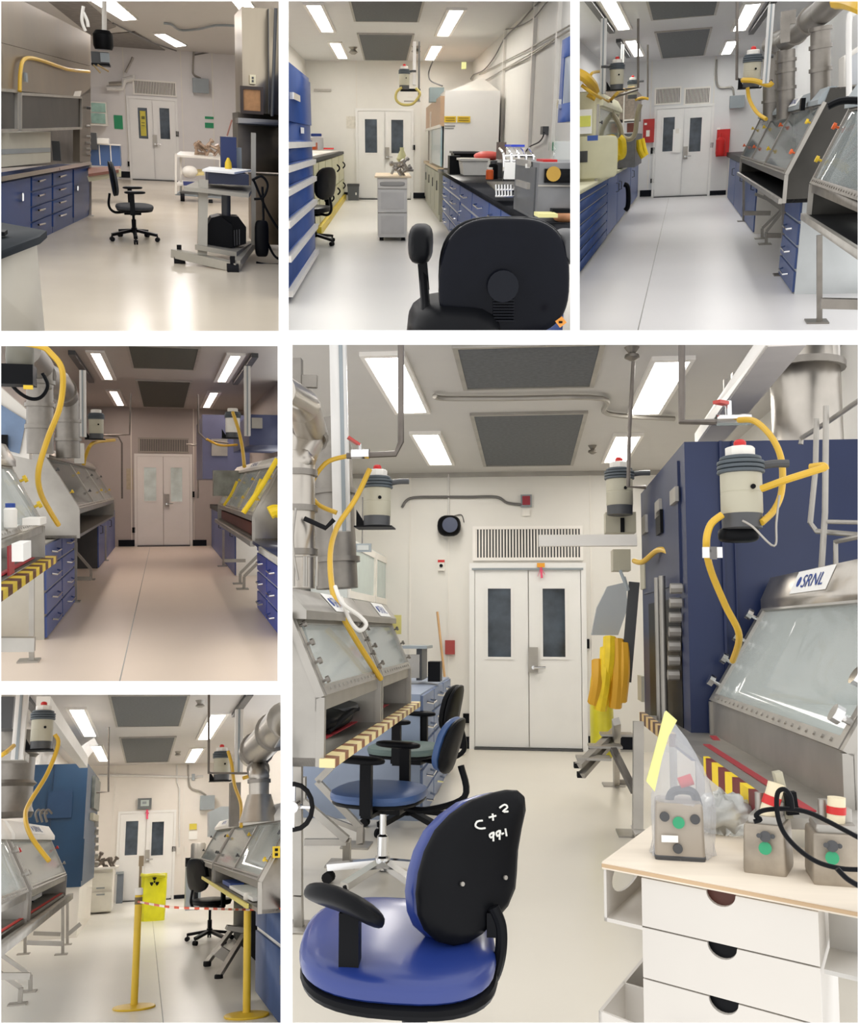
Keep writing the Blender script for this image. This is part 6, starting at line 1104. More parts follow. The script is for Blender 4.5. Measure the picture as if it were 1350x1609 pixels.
# ================================================================= ROOM 6, the big room at the lower right
A6 = lambda x, y: (455+x/3, 538+y/3)
B6 = lambda x, y: (900+x/3, 538+y/3)
C6 = lambda x, y: (455+x/2.984, 1070+y/2.985)
D6 = lambda x, y: (900+x/2.984, 1070+y/2.985)
R = R6; D = R.D; H = R.H
def hose(R, pts, r, label, m=None, group='yellow air hoses'):
    return solo(R, 'air_hose', MB().tube(pts, r, n=10), m or YH, label, 'hose', group)
def stripebar(R, p, q, w, h, label, m, group=None):
    return solo(R, 'striped_bumper', MB().bar(p, q, w, h), m, label, 'bumper', group)
cream_strip = striped('cream_maroon_stripes', 'ecd9a0', '8a5a3c', 5.5, (.4, 1, 0), duty=.6)
red_strip = striped('yellow_maroon_stripes', 'f0d020', '6e1f22', 4.2, (.3, 1, 0), duty=.5)

# back wall fittings
louver(R, 743, 827, 916, 881, 'wide louvred transfer grille above the double doors of the big room', 34)
solo(R, 'door_head_strip', MB().box(R.bk(742, 895).x, R.bk(916, 895).x, D-.07, D-.001, R.bk(828, 896).z, R.bk(828, 893).z), M_['grey'], 'thin grey metal strip between the grille and the doors of the big room', 'strip')
t = Thing(R, 'horn_speaker', 'black horn loudspeaker high on the wall left of the grille', 'loudspeaker', R.bk(707, 828))
p = R.bk(707, 828)
t.part('horn', MB().pad(p+Vector((0, -.12, 0)), (.14, 0, 0), (0, .1, 0), (0, 0, .125), e=.7), M_['black'])
t.part('horn_throat', MB().lathe([(.09, 0), (.07, .04), (.03, .05)], p+Vector((.02, -.235, 0)), (0, 1, 0)), mat('horn_dark_blue', '2b3550', .3))
t.part('bracket', MB().cyl(p+Vector((0, -.03, 0)), p, .03), M_['satin'])
t.part('cable', MB().tube([p+Vector((.05, -.02, .13)), p+Vector((.14, -.02, .14)), p+Vector((.17, -.02, .05))], .006), M_['wire'])
sb = Thing(R, 'alarm_strobe', 'small dark red alarm strobe on the wall above the grille', 'alarm', R.bk(827, 787))
p = R.bk(827, 787); sb.part('backplate', MB().box(p.x-.065, p.x+.065, D-.04, D-.001, p.z-.075, p.z+.07), M_['grey']); sb.part('lens', MB().box(p.x-.045, p.x+.045, D-.06, D-.04, p.z-.055, p.z+.05), mat('dark_red', '8c2330', .4))
wall_box(R, 821, 800, 833, 811, 'sounder_box', 'small white box just under the dark red strobe', 'box', M_['offw'], .03)
pipe(R, [R.bk(632, 797, .03), R.bk(645, 783, .03), R.bk(690, 781, .03), R.bk(738, 781, .03), R.bk(780, 781, .03), R.bk(797, 790, .03), R.bk(820, 793, .03)], .017, M_['wire'], 'grey conduit running along the back wall to the dark red strobe', smooth=True)
pipe(R, [R.bk(705, 745, .03), R.bk(705, 812, .03)], .012, M_['wpipe'], 'thin white conduit dropping from the ceiling to the horn loudspeaker')
t = Thing(R, 'fire_alarm', 'small white and red alarm unit below the horn loudspeaker', 'alarm', R.bk(694, 890)); p = R.bk(694, 888)
t.part('case', MB().box(p.x-.04, p.x+.04, D-.05, D-.001, p.z-.07, p.z+.06), M_['offw']); t.part('red_band', MB().box(p.x-.04, p.x+.04, D-.055, D-.05, p.z+.03, p.z+.06), M_['red']); t.part('button', MB().cyl((p.x, D-.05, p.z-.01), (p.x, D-.07, p.z-.01), .02), M_['black'])
wall_box(R, 700, 1006, 715, 1028, 'fire_call_point', 'red fire alarm pull box low on the wall beside the broom', 'alarm', mat('dull_red', 'a2403c', .5), .06)
wall_box(R, 917, 1004, 926, 1019, 'card_reader', 'black card reader on the wall right of the big double doors', 'card reader', M_['black'], .04)
wall_box(R, 728, 1121, 738, 1136, 'wall_outlet', 'black outlet low on the wall left of the big double doors', 'outlet', M_['black'], .03)
wall_box(R, 700, 1157, 744, 1177, 'baseboard_back', '', '', M_['base'], .03, kind='structure')
wall_box(R, 916, 1157, 1000, 1177, 'baseboard_back', '', '', M_['base'], .03, kind='structure')
for x in (644, 705, 929): solo_ = struct(R, 'trim_1', MB().box(R.bk(x, 900).x-.008, R.bk(x, 900).x+.008, D-.012, D-.001, 0, R.H), M_['offw'])
struct(R, 'trim_2', MB().box(R.x0, R.x1, D-.04, D-.001, R.H-.05, R.H), M_['satin'])
tg = Thing(R, 'tape_tag', 'pink tape streamer with an orange tag hanging above the double doors', 'tag', R.bk(850, 905, .08)); p = R.bk(850, 888, .08)
tg.part('orange_tag', MB().box(p.x-.045, p.x+.045, p.y-.004, p.y, p.z-.025, p.z+.025), mat('amber_tag', 'e8a02e', .6))
tg.part('streamer', MB().bar(p+Vector((0, 0, -.02)), p+Vector((.01, 0, -.15)), .025, .004).bar(p+Vector((0, 0, -.03)), p+Vector((-.035, 0, -.13)), .02, .004).bar(p+Vector((.01, 0, -.04)), p+Vector((.045, 0, -.11)), .02, .004), M_['pink'])
# ceiling conduits and detectors
p = R.wz(683, 622, H-.04); q = R.wz(700, 626, H-.04); w = R.wz(945, 626, H-.04); w2 = R.wz(955, 650, H-.04); w3 = R.wz(1060, 658, H-.04)
pipe(R, [p, q, R.wz(800, 626, H-.04), w, w2, w3], .022, M_['satin'], 'grey conduit crossing the ceiling between the two dark filters', smooth=True)
for (x, y, s_) in ((993, 546, .05), (931, 700, .045)):
    p = R.wz(x, y, H); solo(R, 'sprinkler_head', MB().lathe([(s_*.3, -.09), (s_, -.07), (s_*.9, -.05), (s_*.4, -.045), (s_, 0)], p), M_['dsteel'], 'small round sprinkler head on the ceiling %s' % ('at the top between filter and right lamp' if y < 600 else 'right of the far filter'), 'sprinkler')
# exit sign and glass fronted wall cabinet on the left wall
t = Thing(R, 'exit_sign', 'small grey sign hanging above the wall cabinet on the left', 'sign', R.wy(570, 867, 8)); a = R.wy(558, 854, 8); b = R.wy(583, 867, 8)
t.part('sign_board', MB().box(a.x, b.x, 8, 8.03, b.z, a.z), M_['grey']); t.part('sign_face', MB().box(a.x+.02, b.x-.02, 7.995, 8, b.z+.015, a.z-.015), mat('sign_pale', 'b9bcb9', .5)); t.part('hanger', MB().cyl((a.x+.06, 8.01, a.z), (a.x+.06, 8.01, a.z+.4), .005), M_['wire'])
Xw = -1.68
a = R.wx(590, 900, Xw); c = R.wx(619, 900, Xw); zt = R.wx(619, 881, Xw).z; zb = R.wx(619, 955, Xw).z
t = Thing(R, 'wall_cabinet', 'white wall cabinet with a glass front beyond the left gloveboxes', 'cabinet', (Xw-.15, a.y, zb))
ya = R.wx(546, 900, Xw).y; yb = c.y
t.part('carcass', MB().box(Xw-.35, Xw, ya, yb, zb, zt), mat('cab_pale', 'cfd4d0', .4))
for k in range(2):
    u0 = ya+(yb-ya)*k/2; d_ = t.part('door', MB().frame((Xw+.001, u0+.02, zb+.02), (0, (yb-ya)/2-.04, 0), (0, 0, zt-zb-.04), .07, (.02, 0, 0)), M_['offw'])
    t.part('pane', MB().box(Xw+.002, Xw+.01, u0+.08, u0+(yb-ya)/2-.08, zb+.08, zt-.08), mat('pale_green_glass', 'b4c2be', .15), parent=d_)

# left gloveboxes
XL = -.73
glovebox(R, 1, XL, 3.38, 4.72, .885, 1.127, -.86, 1.42, -1.5, 'stainless glovebox nearest us on the left of the big room', open_z=1, header=.09, hover=.07, logo_at=[(3.95, 4.25)], group='slanted gloveboxes of the big room', headm='satin', portcols=('dsteel',), ports=4, knob=.010, body='satin', endm='satin')
glovebox(R, 1, XL, 4.76, 5.95, .885, 1.127, -.86, 1.42, -1.5, 'stainless glovebox just beyond the nearest one on the left of the big room', open_z=1, header=.09, hover=.05, logo_at=[(5.3, 5.7)], group='slanted gloveboxes of the big room', headm='satin', portcols=('dsteel',), ports=3, knob=.010, body='satin', endm='satin')
# louvred plate seen through the first window
s = MB()
for k in range(17): y = 3.75+.045*k; s.bar((-1.0-.01*k*0, y, 1.2), (-1.12, y+.18, 1.44), .012, .012)
solo(R, 'louvred_plate', s, M_['black'], 'dark louvred plate seen through the window of the nearest left glovebox', 'louvre')
stripebar(R, (XL+.03, 3.36, .9), (XL+.03, 6.1, .9), .055, .03, 'cream and brown striped edge bar along the left bench', cream_strip)
# bags and trays on the open shelf
t = Thing(R, 'equipment_bag', 'black bag lying on the open shelf under the left gloveboxes', 'bag', (-.95, 4.4, .915))
t.part('bag_body', MB().pad((-.93, 4.35, .965), (.12, 0, 0), (0, .35, 0), (0, 0, .05), e=.7), M_['black']); t.part('bag_flap', MB().pad((-.9, 4.5, 1.0), (.1, 0, 0), (0, .2, 0), (0, 0, .03), e=.7), M_['dgrey']); t.part('strap', MB().tube([(-.85, 4.1, .93), (-.8, 4.3, .99), (-.83, 4.7, .98), (-.88, 4.85, .93)], .012), M_['rubber'])
solo(R, 'boundary_tape', MB().box(-.86, -.83, 3.45, 5.8, .915, .918).box(-1.1, -.83, 4.1, 4.14, .915, .918), MATS['red_tape'], 'red marking tape on the shelf under the left gloveboxes', 'tape')
# steel legs under the left bench
G = 'bent steel legs under the left bench'
for lab, P in (('nearest bent steel leg under the left bench', [(-1.25, 5.0, .86), (-1.45, 5.1, .72), (-1.15, 5.15, .45), (-1.12, 5.15, 0)]),
               ('second bent steel leg under the left bench', [(-1.25, 5.9, .86), (-1.45, 5.9, .75), (-1.12, 5.95, .42), (-1.09, 5.95, 0)])):
    P = [Vector(p) for p in P]
    if 'nearest' in lab: P = [R.wy(*C6(60, 450), 5.6), R.wy(*C6(60, 560), 5.6), R.wy(*C6(270, 745), 5.6), R.fl(*C6(268, 862))]
    else: P = [R.wy(*C6(200, 400), 6.3), R.wy(*C6(130, 470), 6.3), R.wy(*C6(335, 690), 6.3), R.fl(*C6(332, 775))]
    P[-1].z = 0; zleg(R, P, lab, G, r=.033)
solo(R, 'steel_beam', MB().bar(R.wy(*C6(72, 755), 5.6), R.wy(*C6(268, 755), 5.6), .035, .035).bar(R.wy(*C6(170, 640), 6.3), R.wy(*C6(330, 700), 6.3), .03, .03), M_['satin'], 'low steel cross beam joining the bent legs under the left bench', 'beam')
zleg(R, [R.wy(*C6(40, 400), 4.4), R.wy(*C6(40, 1000), 4.4), Vector((R.fl(*C6(45, 1160)).x, R.fl(*C6(45, 1160)).y, 0))], 'upright steel leg at the left edge of the big room', G, r=.03)
t = Thing(R, 'hand_wheel', 'black hand wheel at the left edge under the bench', 'hand wheel', R.wy(*C6(15, 600), 4.3)); c = R.wy(*C6(20, 590), 4.3)
ring = [c+Vector((math.cos(a)*.085, 0, math.sin(a)*.1)) for a in [i*math.pi/8 for i in range(17)]]
t.part('rim', MB().tube(ring, .011, smooth=False), M_['rubber']); t.part('spoke', MB().bar(c+Vector((-.08, 0, 0)), c+Vector((.08, 0, 0)), .012, .012).bar(c+Vector((0, 0, -.09)), c+Vector((0, 0, .09)), .012, .012).cyl(c+Vector((0, -.02, 0)), c+Vector((0, .05, 0)), .025), M_['chrome'])

# steel ducts on the left
def d6(*q): return [R.wy(*A6(x, y), Y) for x, y, Y in q]
duct(R, d6((40, 1160, 4.6), (40, 560, 4.6), (100, 430, 4.7), (60, 300, 4.4), (-60, 230, 4.0)), .085, 'bent polished duct rising at the left edge above the gloveboxes', 'stainless ducts of the big room', [(0, .28), (0, .62), (0, .9), (1, .9)])
duct(R, d6((225, 1160, 5.6), (195, 500, 5.6), (160, 380, 5.6)), .125, 'straight steel duct behind the white strut on the left', 'stainless ducts of the big room', [(0, .2), (0, .68)], m=M_['dsteel'])
solo(R, 'pipe_bracket', MB().bar(*d6((10, 185, 4.4), (130, 185, 4.4)), .03, .06).bar(*d6((35, 80, 4.4), (35, 240, 4.4)), .05, .05), M_['dsteel'], 'dark bracket on the left duct near the ceiling', 'bracket')
s = MB()
for k in range(2): s.tube(d6((20+60*k, 1150, 4.3), (20+60*k, 1010, 4.3), (70+60*k, 1010, 4.3), (70+60*k, 1150, 4.3)), .006, smooth=False)
s.tube(d6((30, 780, 4.3), (15, 940, 4.3), (40, 1120, 4.3)), .006); solo(R, 'instrument_tubing', s, M_['satin'], 'thin steel tubing loops above the nearest left glovebox', 'tubing')
pipe(R, d6((70, 830, 4.5), (170, 875, 4.5), (210, 835, 4.5)), .012, M_['rubber'], 'short black cable between the two left ducts', name='cable', cat='cable')
# strut, monitor, conduit with valve
a, b = R.wy(*A6(196, -20), 5.0), R.wy(*A6(240, 890), 5.0)
t = Thing(R, 'ceiling_strut', 'tall white strut dropping from the ceiling on the left', 'strut', b)
t.part('channel', MB().bar(R.wy(*A6(228, -20), 5.0), R.wy(*A6(247, 890), 5.0), .085, .06, up=(0, 1, 0)), M_['wpipe']); t.part('slot', MB().bar(R.wy(*A6(240, -20), 4.965), R.wy(*A6(258, 890), 4.965), .02, .01, up=(0, 1, 0)), M_['grey'])
monitor(R, R.wy(*A6(412, 820), 4.9), .073, 'air monitor with red beacon on a black shelf left of the horn loudspeaker', 'air monitors of the big room')
c1 = d6((525, -20, 4.7), (525, 470, 4.7), (500, 525, 4.7), (270, 535, 4.7))
pipe(R, c1, .016, M_['pipe'], 'dark pipe dropping from the ceiling and turning left above the left monitor')
t = Thing(R, 'ball_valve', 'valve with a red lever on the pipe above the left air monitor', 'valve', R.wy(*A6(330, 525), 4.7)); v = R.wy(*A6(330, 525), 4.68)
t.part('valve_body', MB().cyl(v+Vector((-.04, 0, 0)), v+Vector((.05, 0, 0)), .026, n=8).cyl(v, v+Vector((0, 0, .05)), .012), M_['chrome']); t.part('lever', MB().bar(v+Vector((0, 0, .045)), R.wy(*A6(275, 447), 4.66), .035, .012), mat('valve_red', 'b8463f', .45), label='red lever')
hose(R, d6((275, 535, 4.7), (170, 570, 4.7), (100, 680, 4.7), (130, 760, 4.7), (222, 803, 4.7)), .012, 'yellow hose looping left from the red valve to the white strut')
hose(R, d6((378, 598, 4.75), (310, 740, 4.7), (225, 870, 4.6), (192, 1000, 4.4), (205, 1180, 4.2), (250, 1290, 4.15), (330, 1430, 4.35), (430, 1585, 4.6)), .0135, 'long yellow hose falling from the left air monitor onto the glovebox')
solo(R, 'white_cable_loop', MB().tube(d6((215, 1150, 4.1), (250, 1230, 4.05), (330, 1290, 4.1), (362, 1330, 4.1), (330, 1358, 4.1), (285, 1310, 4.1), (240, 1200, 4.1)), .009), M_['offw'], 'loop of white cable hanging over the nearest left glovebox header', 'cable')
t = Thing(R, 'warning_decal', 'small amber label near the far left glovebox', 'label', R.wy(*A6(510, 1320), 6.2)); q = R.wy(*A6(505, 1330), 6.0)
t.part('sheet', MB().box(q.x-.03, q.x+.03, 6.0, 6.004, q.z-.06, q.z+.06), mat('amber_paper', 'd9cf80', .7))

# equipment and drawers at the far left
Y = 8.2
def bx(n, lab, cat, x0, y0, x1, y1, Y, d, m, V=A6):
    a = R.wy(*V(x0, y0), Y); b = R.wy(*V(x1, y1), Y); return solo(R, n, MB().box(a.x, b.x, Y, Y+d, b.z, a.z), m, lab, cat)
t = Thing(R, 'lab_instrument', 'grey and black instrument standing on the far left cabinets', 'instrument', R.wy(*A6(590, 1590), Y)); 
a = R.wy(*A6(530, 1430), Y); b = R.wy(*A6(648, 1500), Y); t.part('top_tray', MB().box(a.x, b.x, Y, Y+.5, b.z+.1, a.z), M_['grey']); t.part('housing', MB().box(a.x+.12, b.x-.05, Y+.05, Y+.5, R.wy(*A6(600, 1595), Y).z, b.z+.1), M_['dgrey'])
t.part('panel', MB().box(a.x+.15, b.x-.2, Y+.03, Y+.05, b.z-.15, b.z+.05), M_['satin'])
bx('control_box', 'small black box with a white knob right of the far left instrument', 'box', 652, 1505, 710, 1600, Y, .2, M_['black'])
za = R.wy(*C6(640, 25), 8.0).z
side_cabinet(R, R.wy(*C6(695, 200), 8.4).x, R.x0, 7.0, 9.6, .0, za, 1, 'grey blue drawer cabinet at the far left behind the chairs', [(.33, [(.2, 'bar')]*5)]*3, mat('cab_bluegrey', '8f9bb0', .45), mat('drawer_bluegrey', '6f7fa0', .45), M_['chrome'])
# broom
t = Thing(R, 'dust_mop', 'wooden-handled dust mop leaning by the wall left of the doors', 'mop', R.fl(*C6(765, 350))); p = R.fl(*C6(765, 345)); q = R.wy(*A6(697, 1270), p.y+.2)
t.part('handle', MB().cyl(p+Vector((0, 0, .05)), q, .014), mat('broom_wood', 'c9a070', .5)); t.part('mop_head', MB().pad(p+Vector((.02, -.05, .03)), (.13, 0, 0), (0, .08, 0), (0, 0, .03), e=.6), M_['offw'])

# chairs of the big room
p = R.fl(*C6(465, 930)); 
office_chair(R, (R.fl(605, 1388).x, 5.2, 0), 80, 'steel blue office chair behind the large one, on a chrome base', by=-.38, bs=.68, bt=.28, k=1.15, seat='steel_blue_vinyl', base='chrome', zseat=.5, sc=1.0, group='chairs of the big room')
office_chair(R, (R.wy(638, 1200, 6.6).x, 6.7, 0), 80, 'dark office chair with a grey green seat behind the steel blue one', by=-.33, bs=.75, bt=.2, k=1.1, backm=M_['black'], seat='green_fabric', zseat=.55, group='chairs of the big room')
# hero chair: large blue chair in the foreground
def hero_chair():
    R = R6; Y = 2.75
    loc = Vector((R.wy(652, 1560, Y).x, Y, 0))
    t = Thing(R, 'office_chair', 'large blue office chair in the foreground with writing on its black back', 'office chair', loc, 'chairs of the big room')
    P = lambda x, y, Y=Y: R.wy(*C6(x, y), Y)
    seat = MB()
    c = P(512, 1262)
    # seat cushion: rounded, wide to the left front corner
    def sf(x, y, z):
        return x, y, z*(1-.0)+.15*(1-x*x)*(1-y*y)*0
    ax = Vector((.27, .02, -.012)); ay = Vector((-.02, .27, .035)); az = Vector((0, 0, .045))
    seat.pad(c+Vector((0, 0, .01)), ax, ay, az, e=.5, n=40, m=16)
    t.part('seat', seat, SEATS['deep_blue_vinyl'])
    t.part('seat_shell', MB().pad(c+Vector((.005, -.01, -.035)), ax*1.0, ay*.99, az*.55, e=.45, n=40, m=12), M_['black'])
    # backrest: traced oval, standing at the right and turned to face left and away
    out = [(1068, 512), (1100, 540), (1105, 600), (1085, 690), (1068, 790), (1062, 900), (1055, 975), (1020, 1060), (960, 1130), (900, 1190), (840, 1228), (770, 1242), (700, 1225), (640, 1170), (610, 1100), (600, 1000), (612, 900), (640, 800), (690, 700), (760, 625), (850, 560), (950, 525), (1020, 510)]
    # plane of the back: right side nearer to us
    ctr = P(850, 900); u = Vector((.80, .60, 0)); 
    nrm = Vector((.60, -.80, .16)).normalized()
    pts = []
    for x, y in out: pts.append(R.pln(*C6(x, y), ctr, nrm))
    cc = sum(pts, Vector())/len(pts)
    def shell_mesh(off, sc_, thick, bulge):
        mb = MB(); n = len(pts); rings = [(1.0, 0), (.97, bulge*.35), (.85, bulge*.8), (.6, bulge*.96), (.3, bulge), (.02, bulge)]
        vs = []
        for s_, h_ in rings:
            for p in pts: vs.append(cc+(p-cc)*s_*sc_+nrm*(off+h_))
        k = len(rings)
        for s_, h_ in ((1.0, -thick), (.9, -thick*1.3), (.02, -thick*1.3)):
            for p in pts: vs.append(cc+(p-cc)*s_*sc_+nrm*(off+h_))
        fs = []
        for j in range(k-1):
            for i in range(n): fs.append((j*n+i, j*n+(i+1) % n, (j+1)*n+(i+1) % n, (j+1)*n+i))
        fs.append(tuple((k-1)*n+i for i in range(n)))
        o = k*n
        for i in range(n): fs.append((i, (i+1) % n, o+(i+1) % n, o+i))
        for j in range(2):
            for i in range(n): fs.append((o+j*n+i, o+j*n+(i+1) % n, o+(j+1)*n+(i+1) % n, o+(j+1)*n+i))
        fs.append(tuple(o+2*n+i for i in range(n)))
        return mb.add(vs, fs)
    bs = t.part('back_shell', shell_mesh(0, 1, .012, .03), M_['black'], angle=50)
    t.part('backrest', shell_mesh(-.045, .97, .035, .02), SEATS['deep_blue_vinyl'], angle=50)
    W = lambda x, y: R.pln(*C6(x, y), cc+nrm*.034, nrm)
    wr = MB(); r = .0028
    for st in ([(905, 655), (880, 660), (872, 680), (892, 692), (918, 690)], [(935, 640), (968, 632)], [(952, 622), (955, 655)], [(985, 595), (1008, 580), (1022, 592), (1000, 612), (1025, 612)],
               [(952, 712), (938, 722), (945, 735), (958, 722), (955, 708), (956, 752)], [(985, 702), (970, 712), (975, 728), (988, 714), (986, 700), (985, 745)], [(994, 718), (1004, 714)], [(1012, 692), (1018, 728)]):
        wr.tube([W(x, y) for x, y in st], r, n=5, sub=3)
    t.part('handwriting', wr, mat('white_marker', 'e4e4de', .7), parent=bs, label='white handwriting C+R 99-1')
    
    for x, y in ((808, 952), (1010, 922)): t.part('screw', MB().cyl(W(x, y), W(x, y)+nrm*.006, .006), M_['satin'], parent=bs)
    # back bar: curved flat steel from the shell to the seat
    t.part('back_bar', MB().tube([P(955, 1060, Y-.02), P(990, 1150, Y-.02), P(990, 1270, Y-.02), P(960, 1380, Y), P(905, 1445, Y), P(845, 1445, Y+.02), P(790, 1425, Y+.05)], .017, n=10), M_['black'])
    t.part('back_bracket', MB().box(*[v for pr in zip(P(925, 1090, Y-.03)[:], P(985, 1190, Y)[:]) for v in sorted(pr)]), M_['black'])
    # near armrest
    pl = P(255, 1050, Y-.22)
    d_ = (P(420, 1120, Y-.28)-P(90, 985, Y-.16))
    arm = t.part('armrest', MB().pad(P(250, 1045, Y-.22), d_*.53, Vector((.02, .07, -.035)), Vector((.008, 0, .028)), e=.6, n=28, m=12, fn=lambda x, y, z: (x, y*(.85+.25*x), z+(.25-.5*x*x))), M_['black'])
    t.part('arm_post', MB().bar(P(285, 1080, Y-.2), P(283, 1440, Y-.2), .052, .045, up=(0, 1, 0)).bar(P(283, 1425, Y-.2), P(430, 1440, Y-.05), .06, .03), M_['black'], parent=arm)
    # far armrest, its tip showing above the seat behind the back
    a2 = t.part('armrest', MB().pad(P(712, 690, Y+.28), (.05, .03, .01), (0, .1, 0), (0, 0, .02), e=.6), M_['black'])
    t.part('arm_post', MB().bar(P(712, 700, Y+.28), P(720, 1300, Y+.22), .04, .03, up=(0, 1, 0)), M_['black'], parent=a2)
    t.part('gas_lift', MB().cyl((loc.x, Y, .08), (loc.x, Y, .42), .036), M_['black'])
    t.part('lever', MB().pad(P(728, 1478, Y-.05), (.035, 0, 0), (0, .03, 0), (0, 0, .025), e=.5), M_['black'])
    for i in range(5):
        a = math.radians(20+72*i); d = Vector((math.cos(a), math.sin(a), 0))
        lo = t.part('base_leg', MB().bar(loc+d*.03+Vector((0, 0, .13)), loc+d*.31+Vector((0, 0, .085)), .05, .035), M_['chrome'])
        q = loc+d*.31; t.part('caster', MB().cyl(q+Vector((-.03, 0, .03)), q+Vector((.03, 0, .03)), .03, n=12), M_['rubber'], parent=lo)
hero_chair()

# ---- right side of the big room
R = R6
def d6b(*q): return [R.wy(*B6(x, y), Y) for x, y, Y in q]
XB = .82
t = Thing(R, 'blue_enclosure', 'tall navy blue steel enclosure standing on the right of the big room', 'enclosure', (1.4, 6, .7))
zt = 2.35; nv = mat('enclosure_navy', '15244a', .42, var=.12, scale=2)
t.part('body', MB().box(XB, 2.0, 5.03, 6.95, .72, zt), nv)
t.part('front_seam', MB().bar((1.0, 5.02, .72), (1.0, 5.02, zt), .012, .012).bar((1.06, 5.02, .72), (1.06, 5.02, zt), .006, .01), mat('seam_navy', '142148', .4))
t.part('recess', MB().box(XB-.004, XB, 5.25, 6.6, .75, 1.55), M_['black'])
t.part('upper_panel', MB().box(XB-.012, XB, 5.2, 6.8, 1.62, 2.28), nv)
for k, (x, y, w_) in enumerate(((345, 860, .12), (410, 785, .1), (415, 850, .14), (485, 725, .08))):
    p = R.wx(*B6(x, y), XB-.013); t.part('plate', MB().box(XB-.03, XB-.012, p.y-.1, p.y+.1, p.z-w_/2, p.z+w_/2), M_['satin'] if k != 2 else M_['black'])
for k in range(7):
    p = R.wx(*B6(478-k*2, 1160+k*68), XB-.05); t.part('clamp', MB().cyl(p+Vector((.04, 0, 0)), p+Vector((-.02, 0, 0)), .028, n=8), M_['satin'])
for xx in (402, 425):
    p = R.wx(*B6(xx, 1300), XB-.06); t.part('guide_rod', MB().cyl((XB-.06, p.y, .8), (XB-.06, p.y, 1.68), .018), M_['satin'])
p = R.wx(*B6(335, 1095), XB-.01); t.part('outlet_plate', MB().box(XB-.02, XB, p.y-.12, p.y+.12, p.z-.1, p.z+.1), M_['beige'])
p = R.wx(*D6(320, 40), XB-.01); t.part('outlet_plate', MB().box(XB-.02, XB, p.y-.12, p.y+.12, p.z-.08, p.z+.1), M_['beige'])
zleg(R, [(XB+.05, 6.0, .72), (XB+.05, 6.0, .0)], 'far steel leg under the navy enclosure', 'legs under the navy enclosure', r=.03)
zleg(R, [(XB+.05, 5.1, .72), (XB+.05, 5.1, .0)], 'near steel leg under the navy enclosure', 'legs under the navy enclosure', r=.03)
duct(R, [Vector((1.6, 5.6, zt)), Vector((1.6, 5.6, R.H-.02))], .19, 'wide steel duct rising from the navy enclosure to the ceiling', 'stainless ducts of the big room', [(0, .62)], fw=.04)
# white ceiling rail and duct box at top right
t = Thing(R, 'ceiling_rail', 'pale steel rail under the ceiling at the top right', 'rail', (1.3, 5.5, R.H-.25)); a, b = d6b((1010, -10, 4.2), (640, 470, 6.6))
t.part('channel', MB().bar(a, b, .16, .05), mat('rail_pale', 'cfc9c4', .4, .3)); t.part('lip', MB().bar(a+Vector((-.08, 0, .02)), b+Vector((-.08, 0, .02)), .02, .08), M_['white'])
solo(R, 'rail_hanger', MB().bar(*d6b((720, 175, 5.6), (720, 300, 5.6)), .02, .03).bar(*d6b((775, 145, 5.6), (775, 330, 5.6)), .06, .05), M_['dsteel'], 'dark bracket hanging beside the pale ceiling rail', 'bracket')
solo(R, 'duct_box', MB().box(1.45, 2.2, 3.4, 5.2, R.H-.22, R.H-.02), M_['dsteel'], 'flat dark steel plenum under the ceiling in the top right corner', 'plenum')
# pipes
pipe(R, d6b((515, -20, 4.3), (515, 375, 4.3), (760, 375, 4.1)), .016, M_['pipe'], 'dark pipe dropping from the ceiling and turning right to the red valve')
pipe(R, d6b((287, 90, 6.2), (268, 400, 6.2), (262, 680, 6.2), (345, 683, 6.2)), .013, M_['pipe'], 'thin dark drop pipe in front of the right far lamp')
t = Thing(R, 'ball_valve', 'valve with a red lever above the large right air monitor', 'valve', R.wy(*B6(735, 365), 4.0)); v = R.wy(*B6(735, 365), 4.05)
t.part('valve_body', MB().cyl(v+Vector((-.05, 0, 0)), v+Vector((.09, 0, 0)), .024, n=8).cyl(v, v+Vector((0, 0, .08)), .014), M_['chrome']); t.part('lever', MB().bar(v+Vector((-.01, 0, .07)), R.wy(*B6(678, 280), 4.0), .035, .014), MATS['valve_red'], label='red lever'); t.part('coupling', MB().cyl(R.wy(*B6(755, 362), 4.05), R.wy(*B6(790, 366), 4.05), .02), MATS['valve_red'])
monitor(R, R.wy(*B6(798, 810), 3.65), .0755, 'large air monitor with red beacon in front of the navy enclosure', 'air monitors of the big room', shelf=False)
t = Thing(R, 'tripod_bracket', 'dark bracket under the large right air monitor', 'bracket', R.wy(*B6(790, 930), 3.65)); q = R.wy(*B6(790, 890), 3.65)
t.part('clamp', MB().pad(q+Vector((0, .03, -.01)), (.075, 0, 0), (0, .05, 0), (0, 0, .03), e=.5), M_['black']); t.part('wire', MB().tube(d6b((800, 840, 3.55), (850, 870, 3.55), (950, 960, 3.55), (960, 850, 3.6), (975, 720, 3.6)), .004), M_['satin'])
hose(R, d6b((785, 366, 4.0), (860, 372, 3.9), (940, 450, 3.8), (985, 560, 3.75), (985, 700, 3.7), (950, 790, 3.65), (890, 850, 3.6)), .0125, 'yellow hose curving from the right red valve down beside the monitor')
hose(R, d6b((890, 690, 3.55), (1000, 650, 3.5), (1110, 615, 3.5), (1190, 590, 3.5)), .013, 'short yellow hose pointing right from the large monitor')
hose(R, d6b((1190, 600, 3.52), (1180, 583, 3.52), (1120, 590, 3.55)), .014, 'yellow hose stub at the end of the black hose')
hose(R, d6b((705, 812, 3.6), (650, 860, 3.6), (630, 950, 3.6), (650, 1070, 3.7), (720, 1240, 3.8), (785, 1380, 3.9), (755, 1500, 4.2)), .0135, 'long yellow hose with a white tag falling from the large monitor to the glovebox')
a = R.wy(*B6(612, 965), 3.55); b = R.wy(*B6(707, 1015), 3.55)
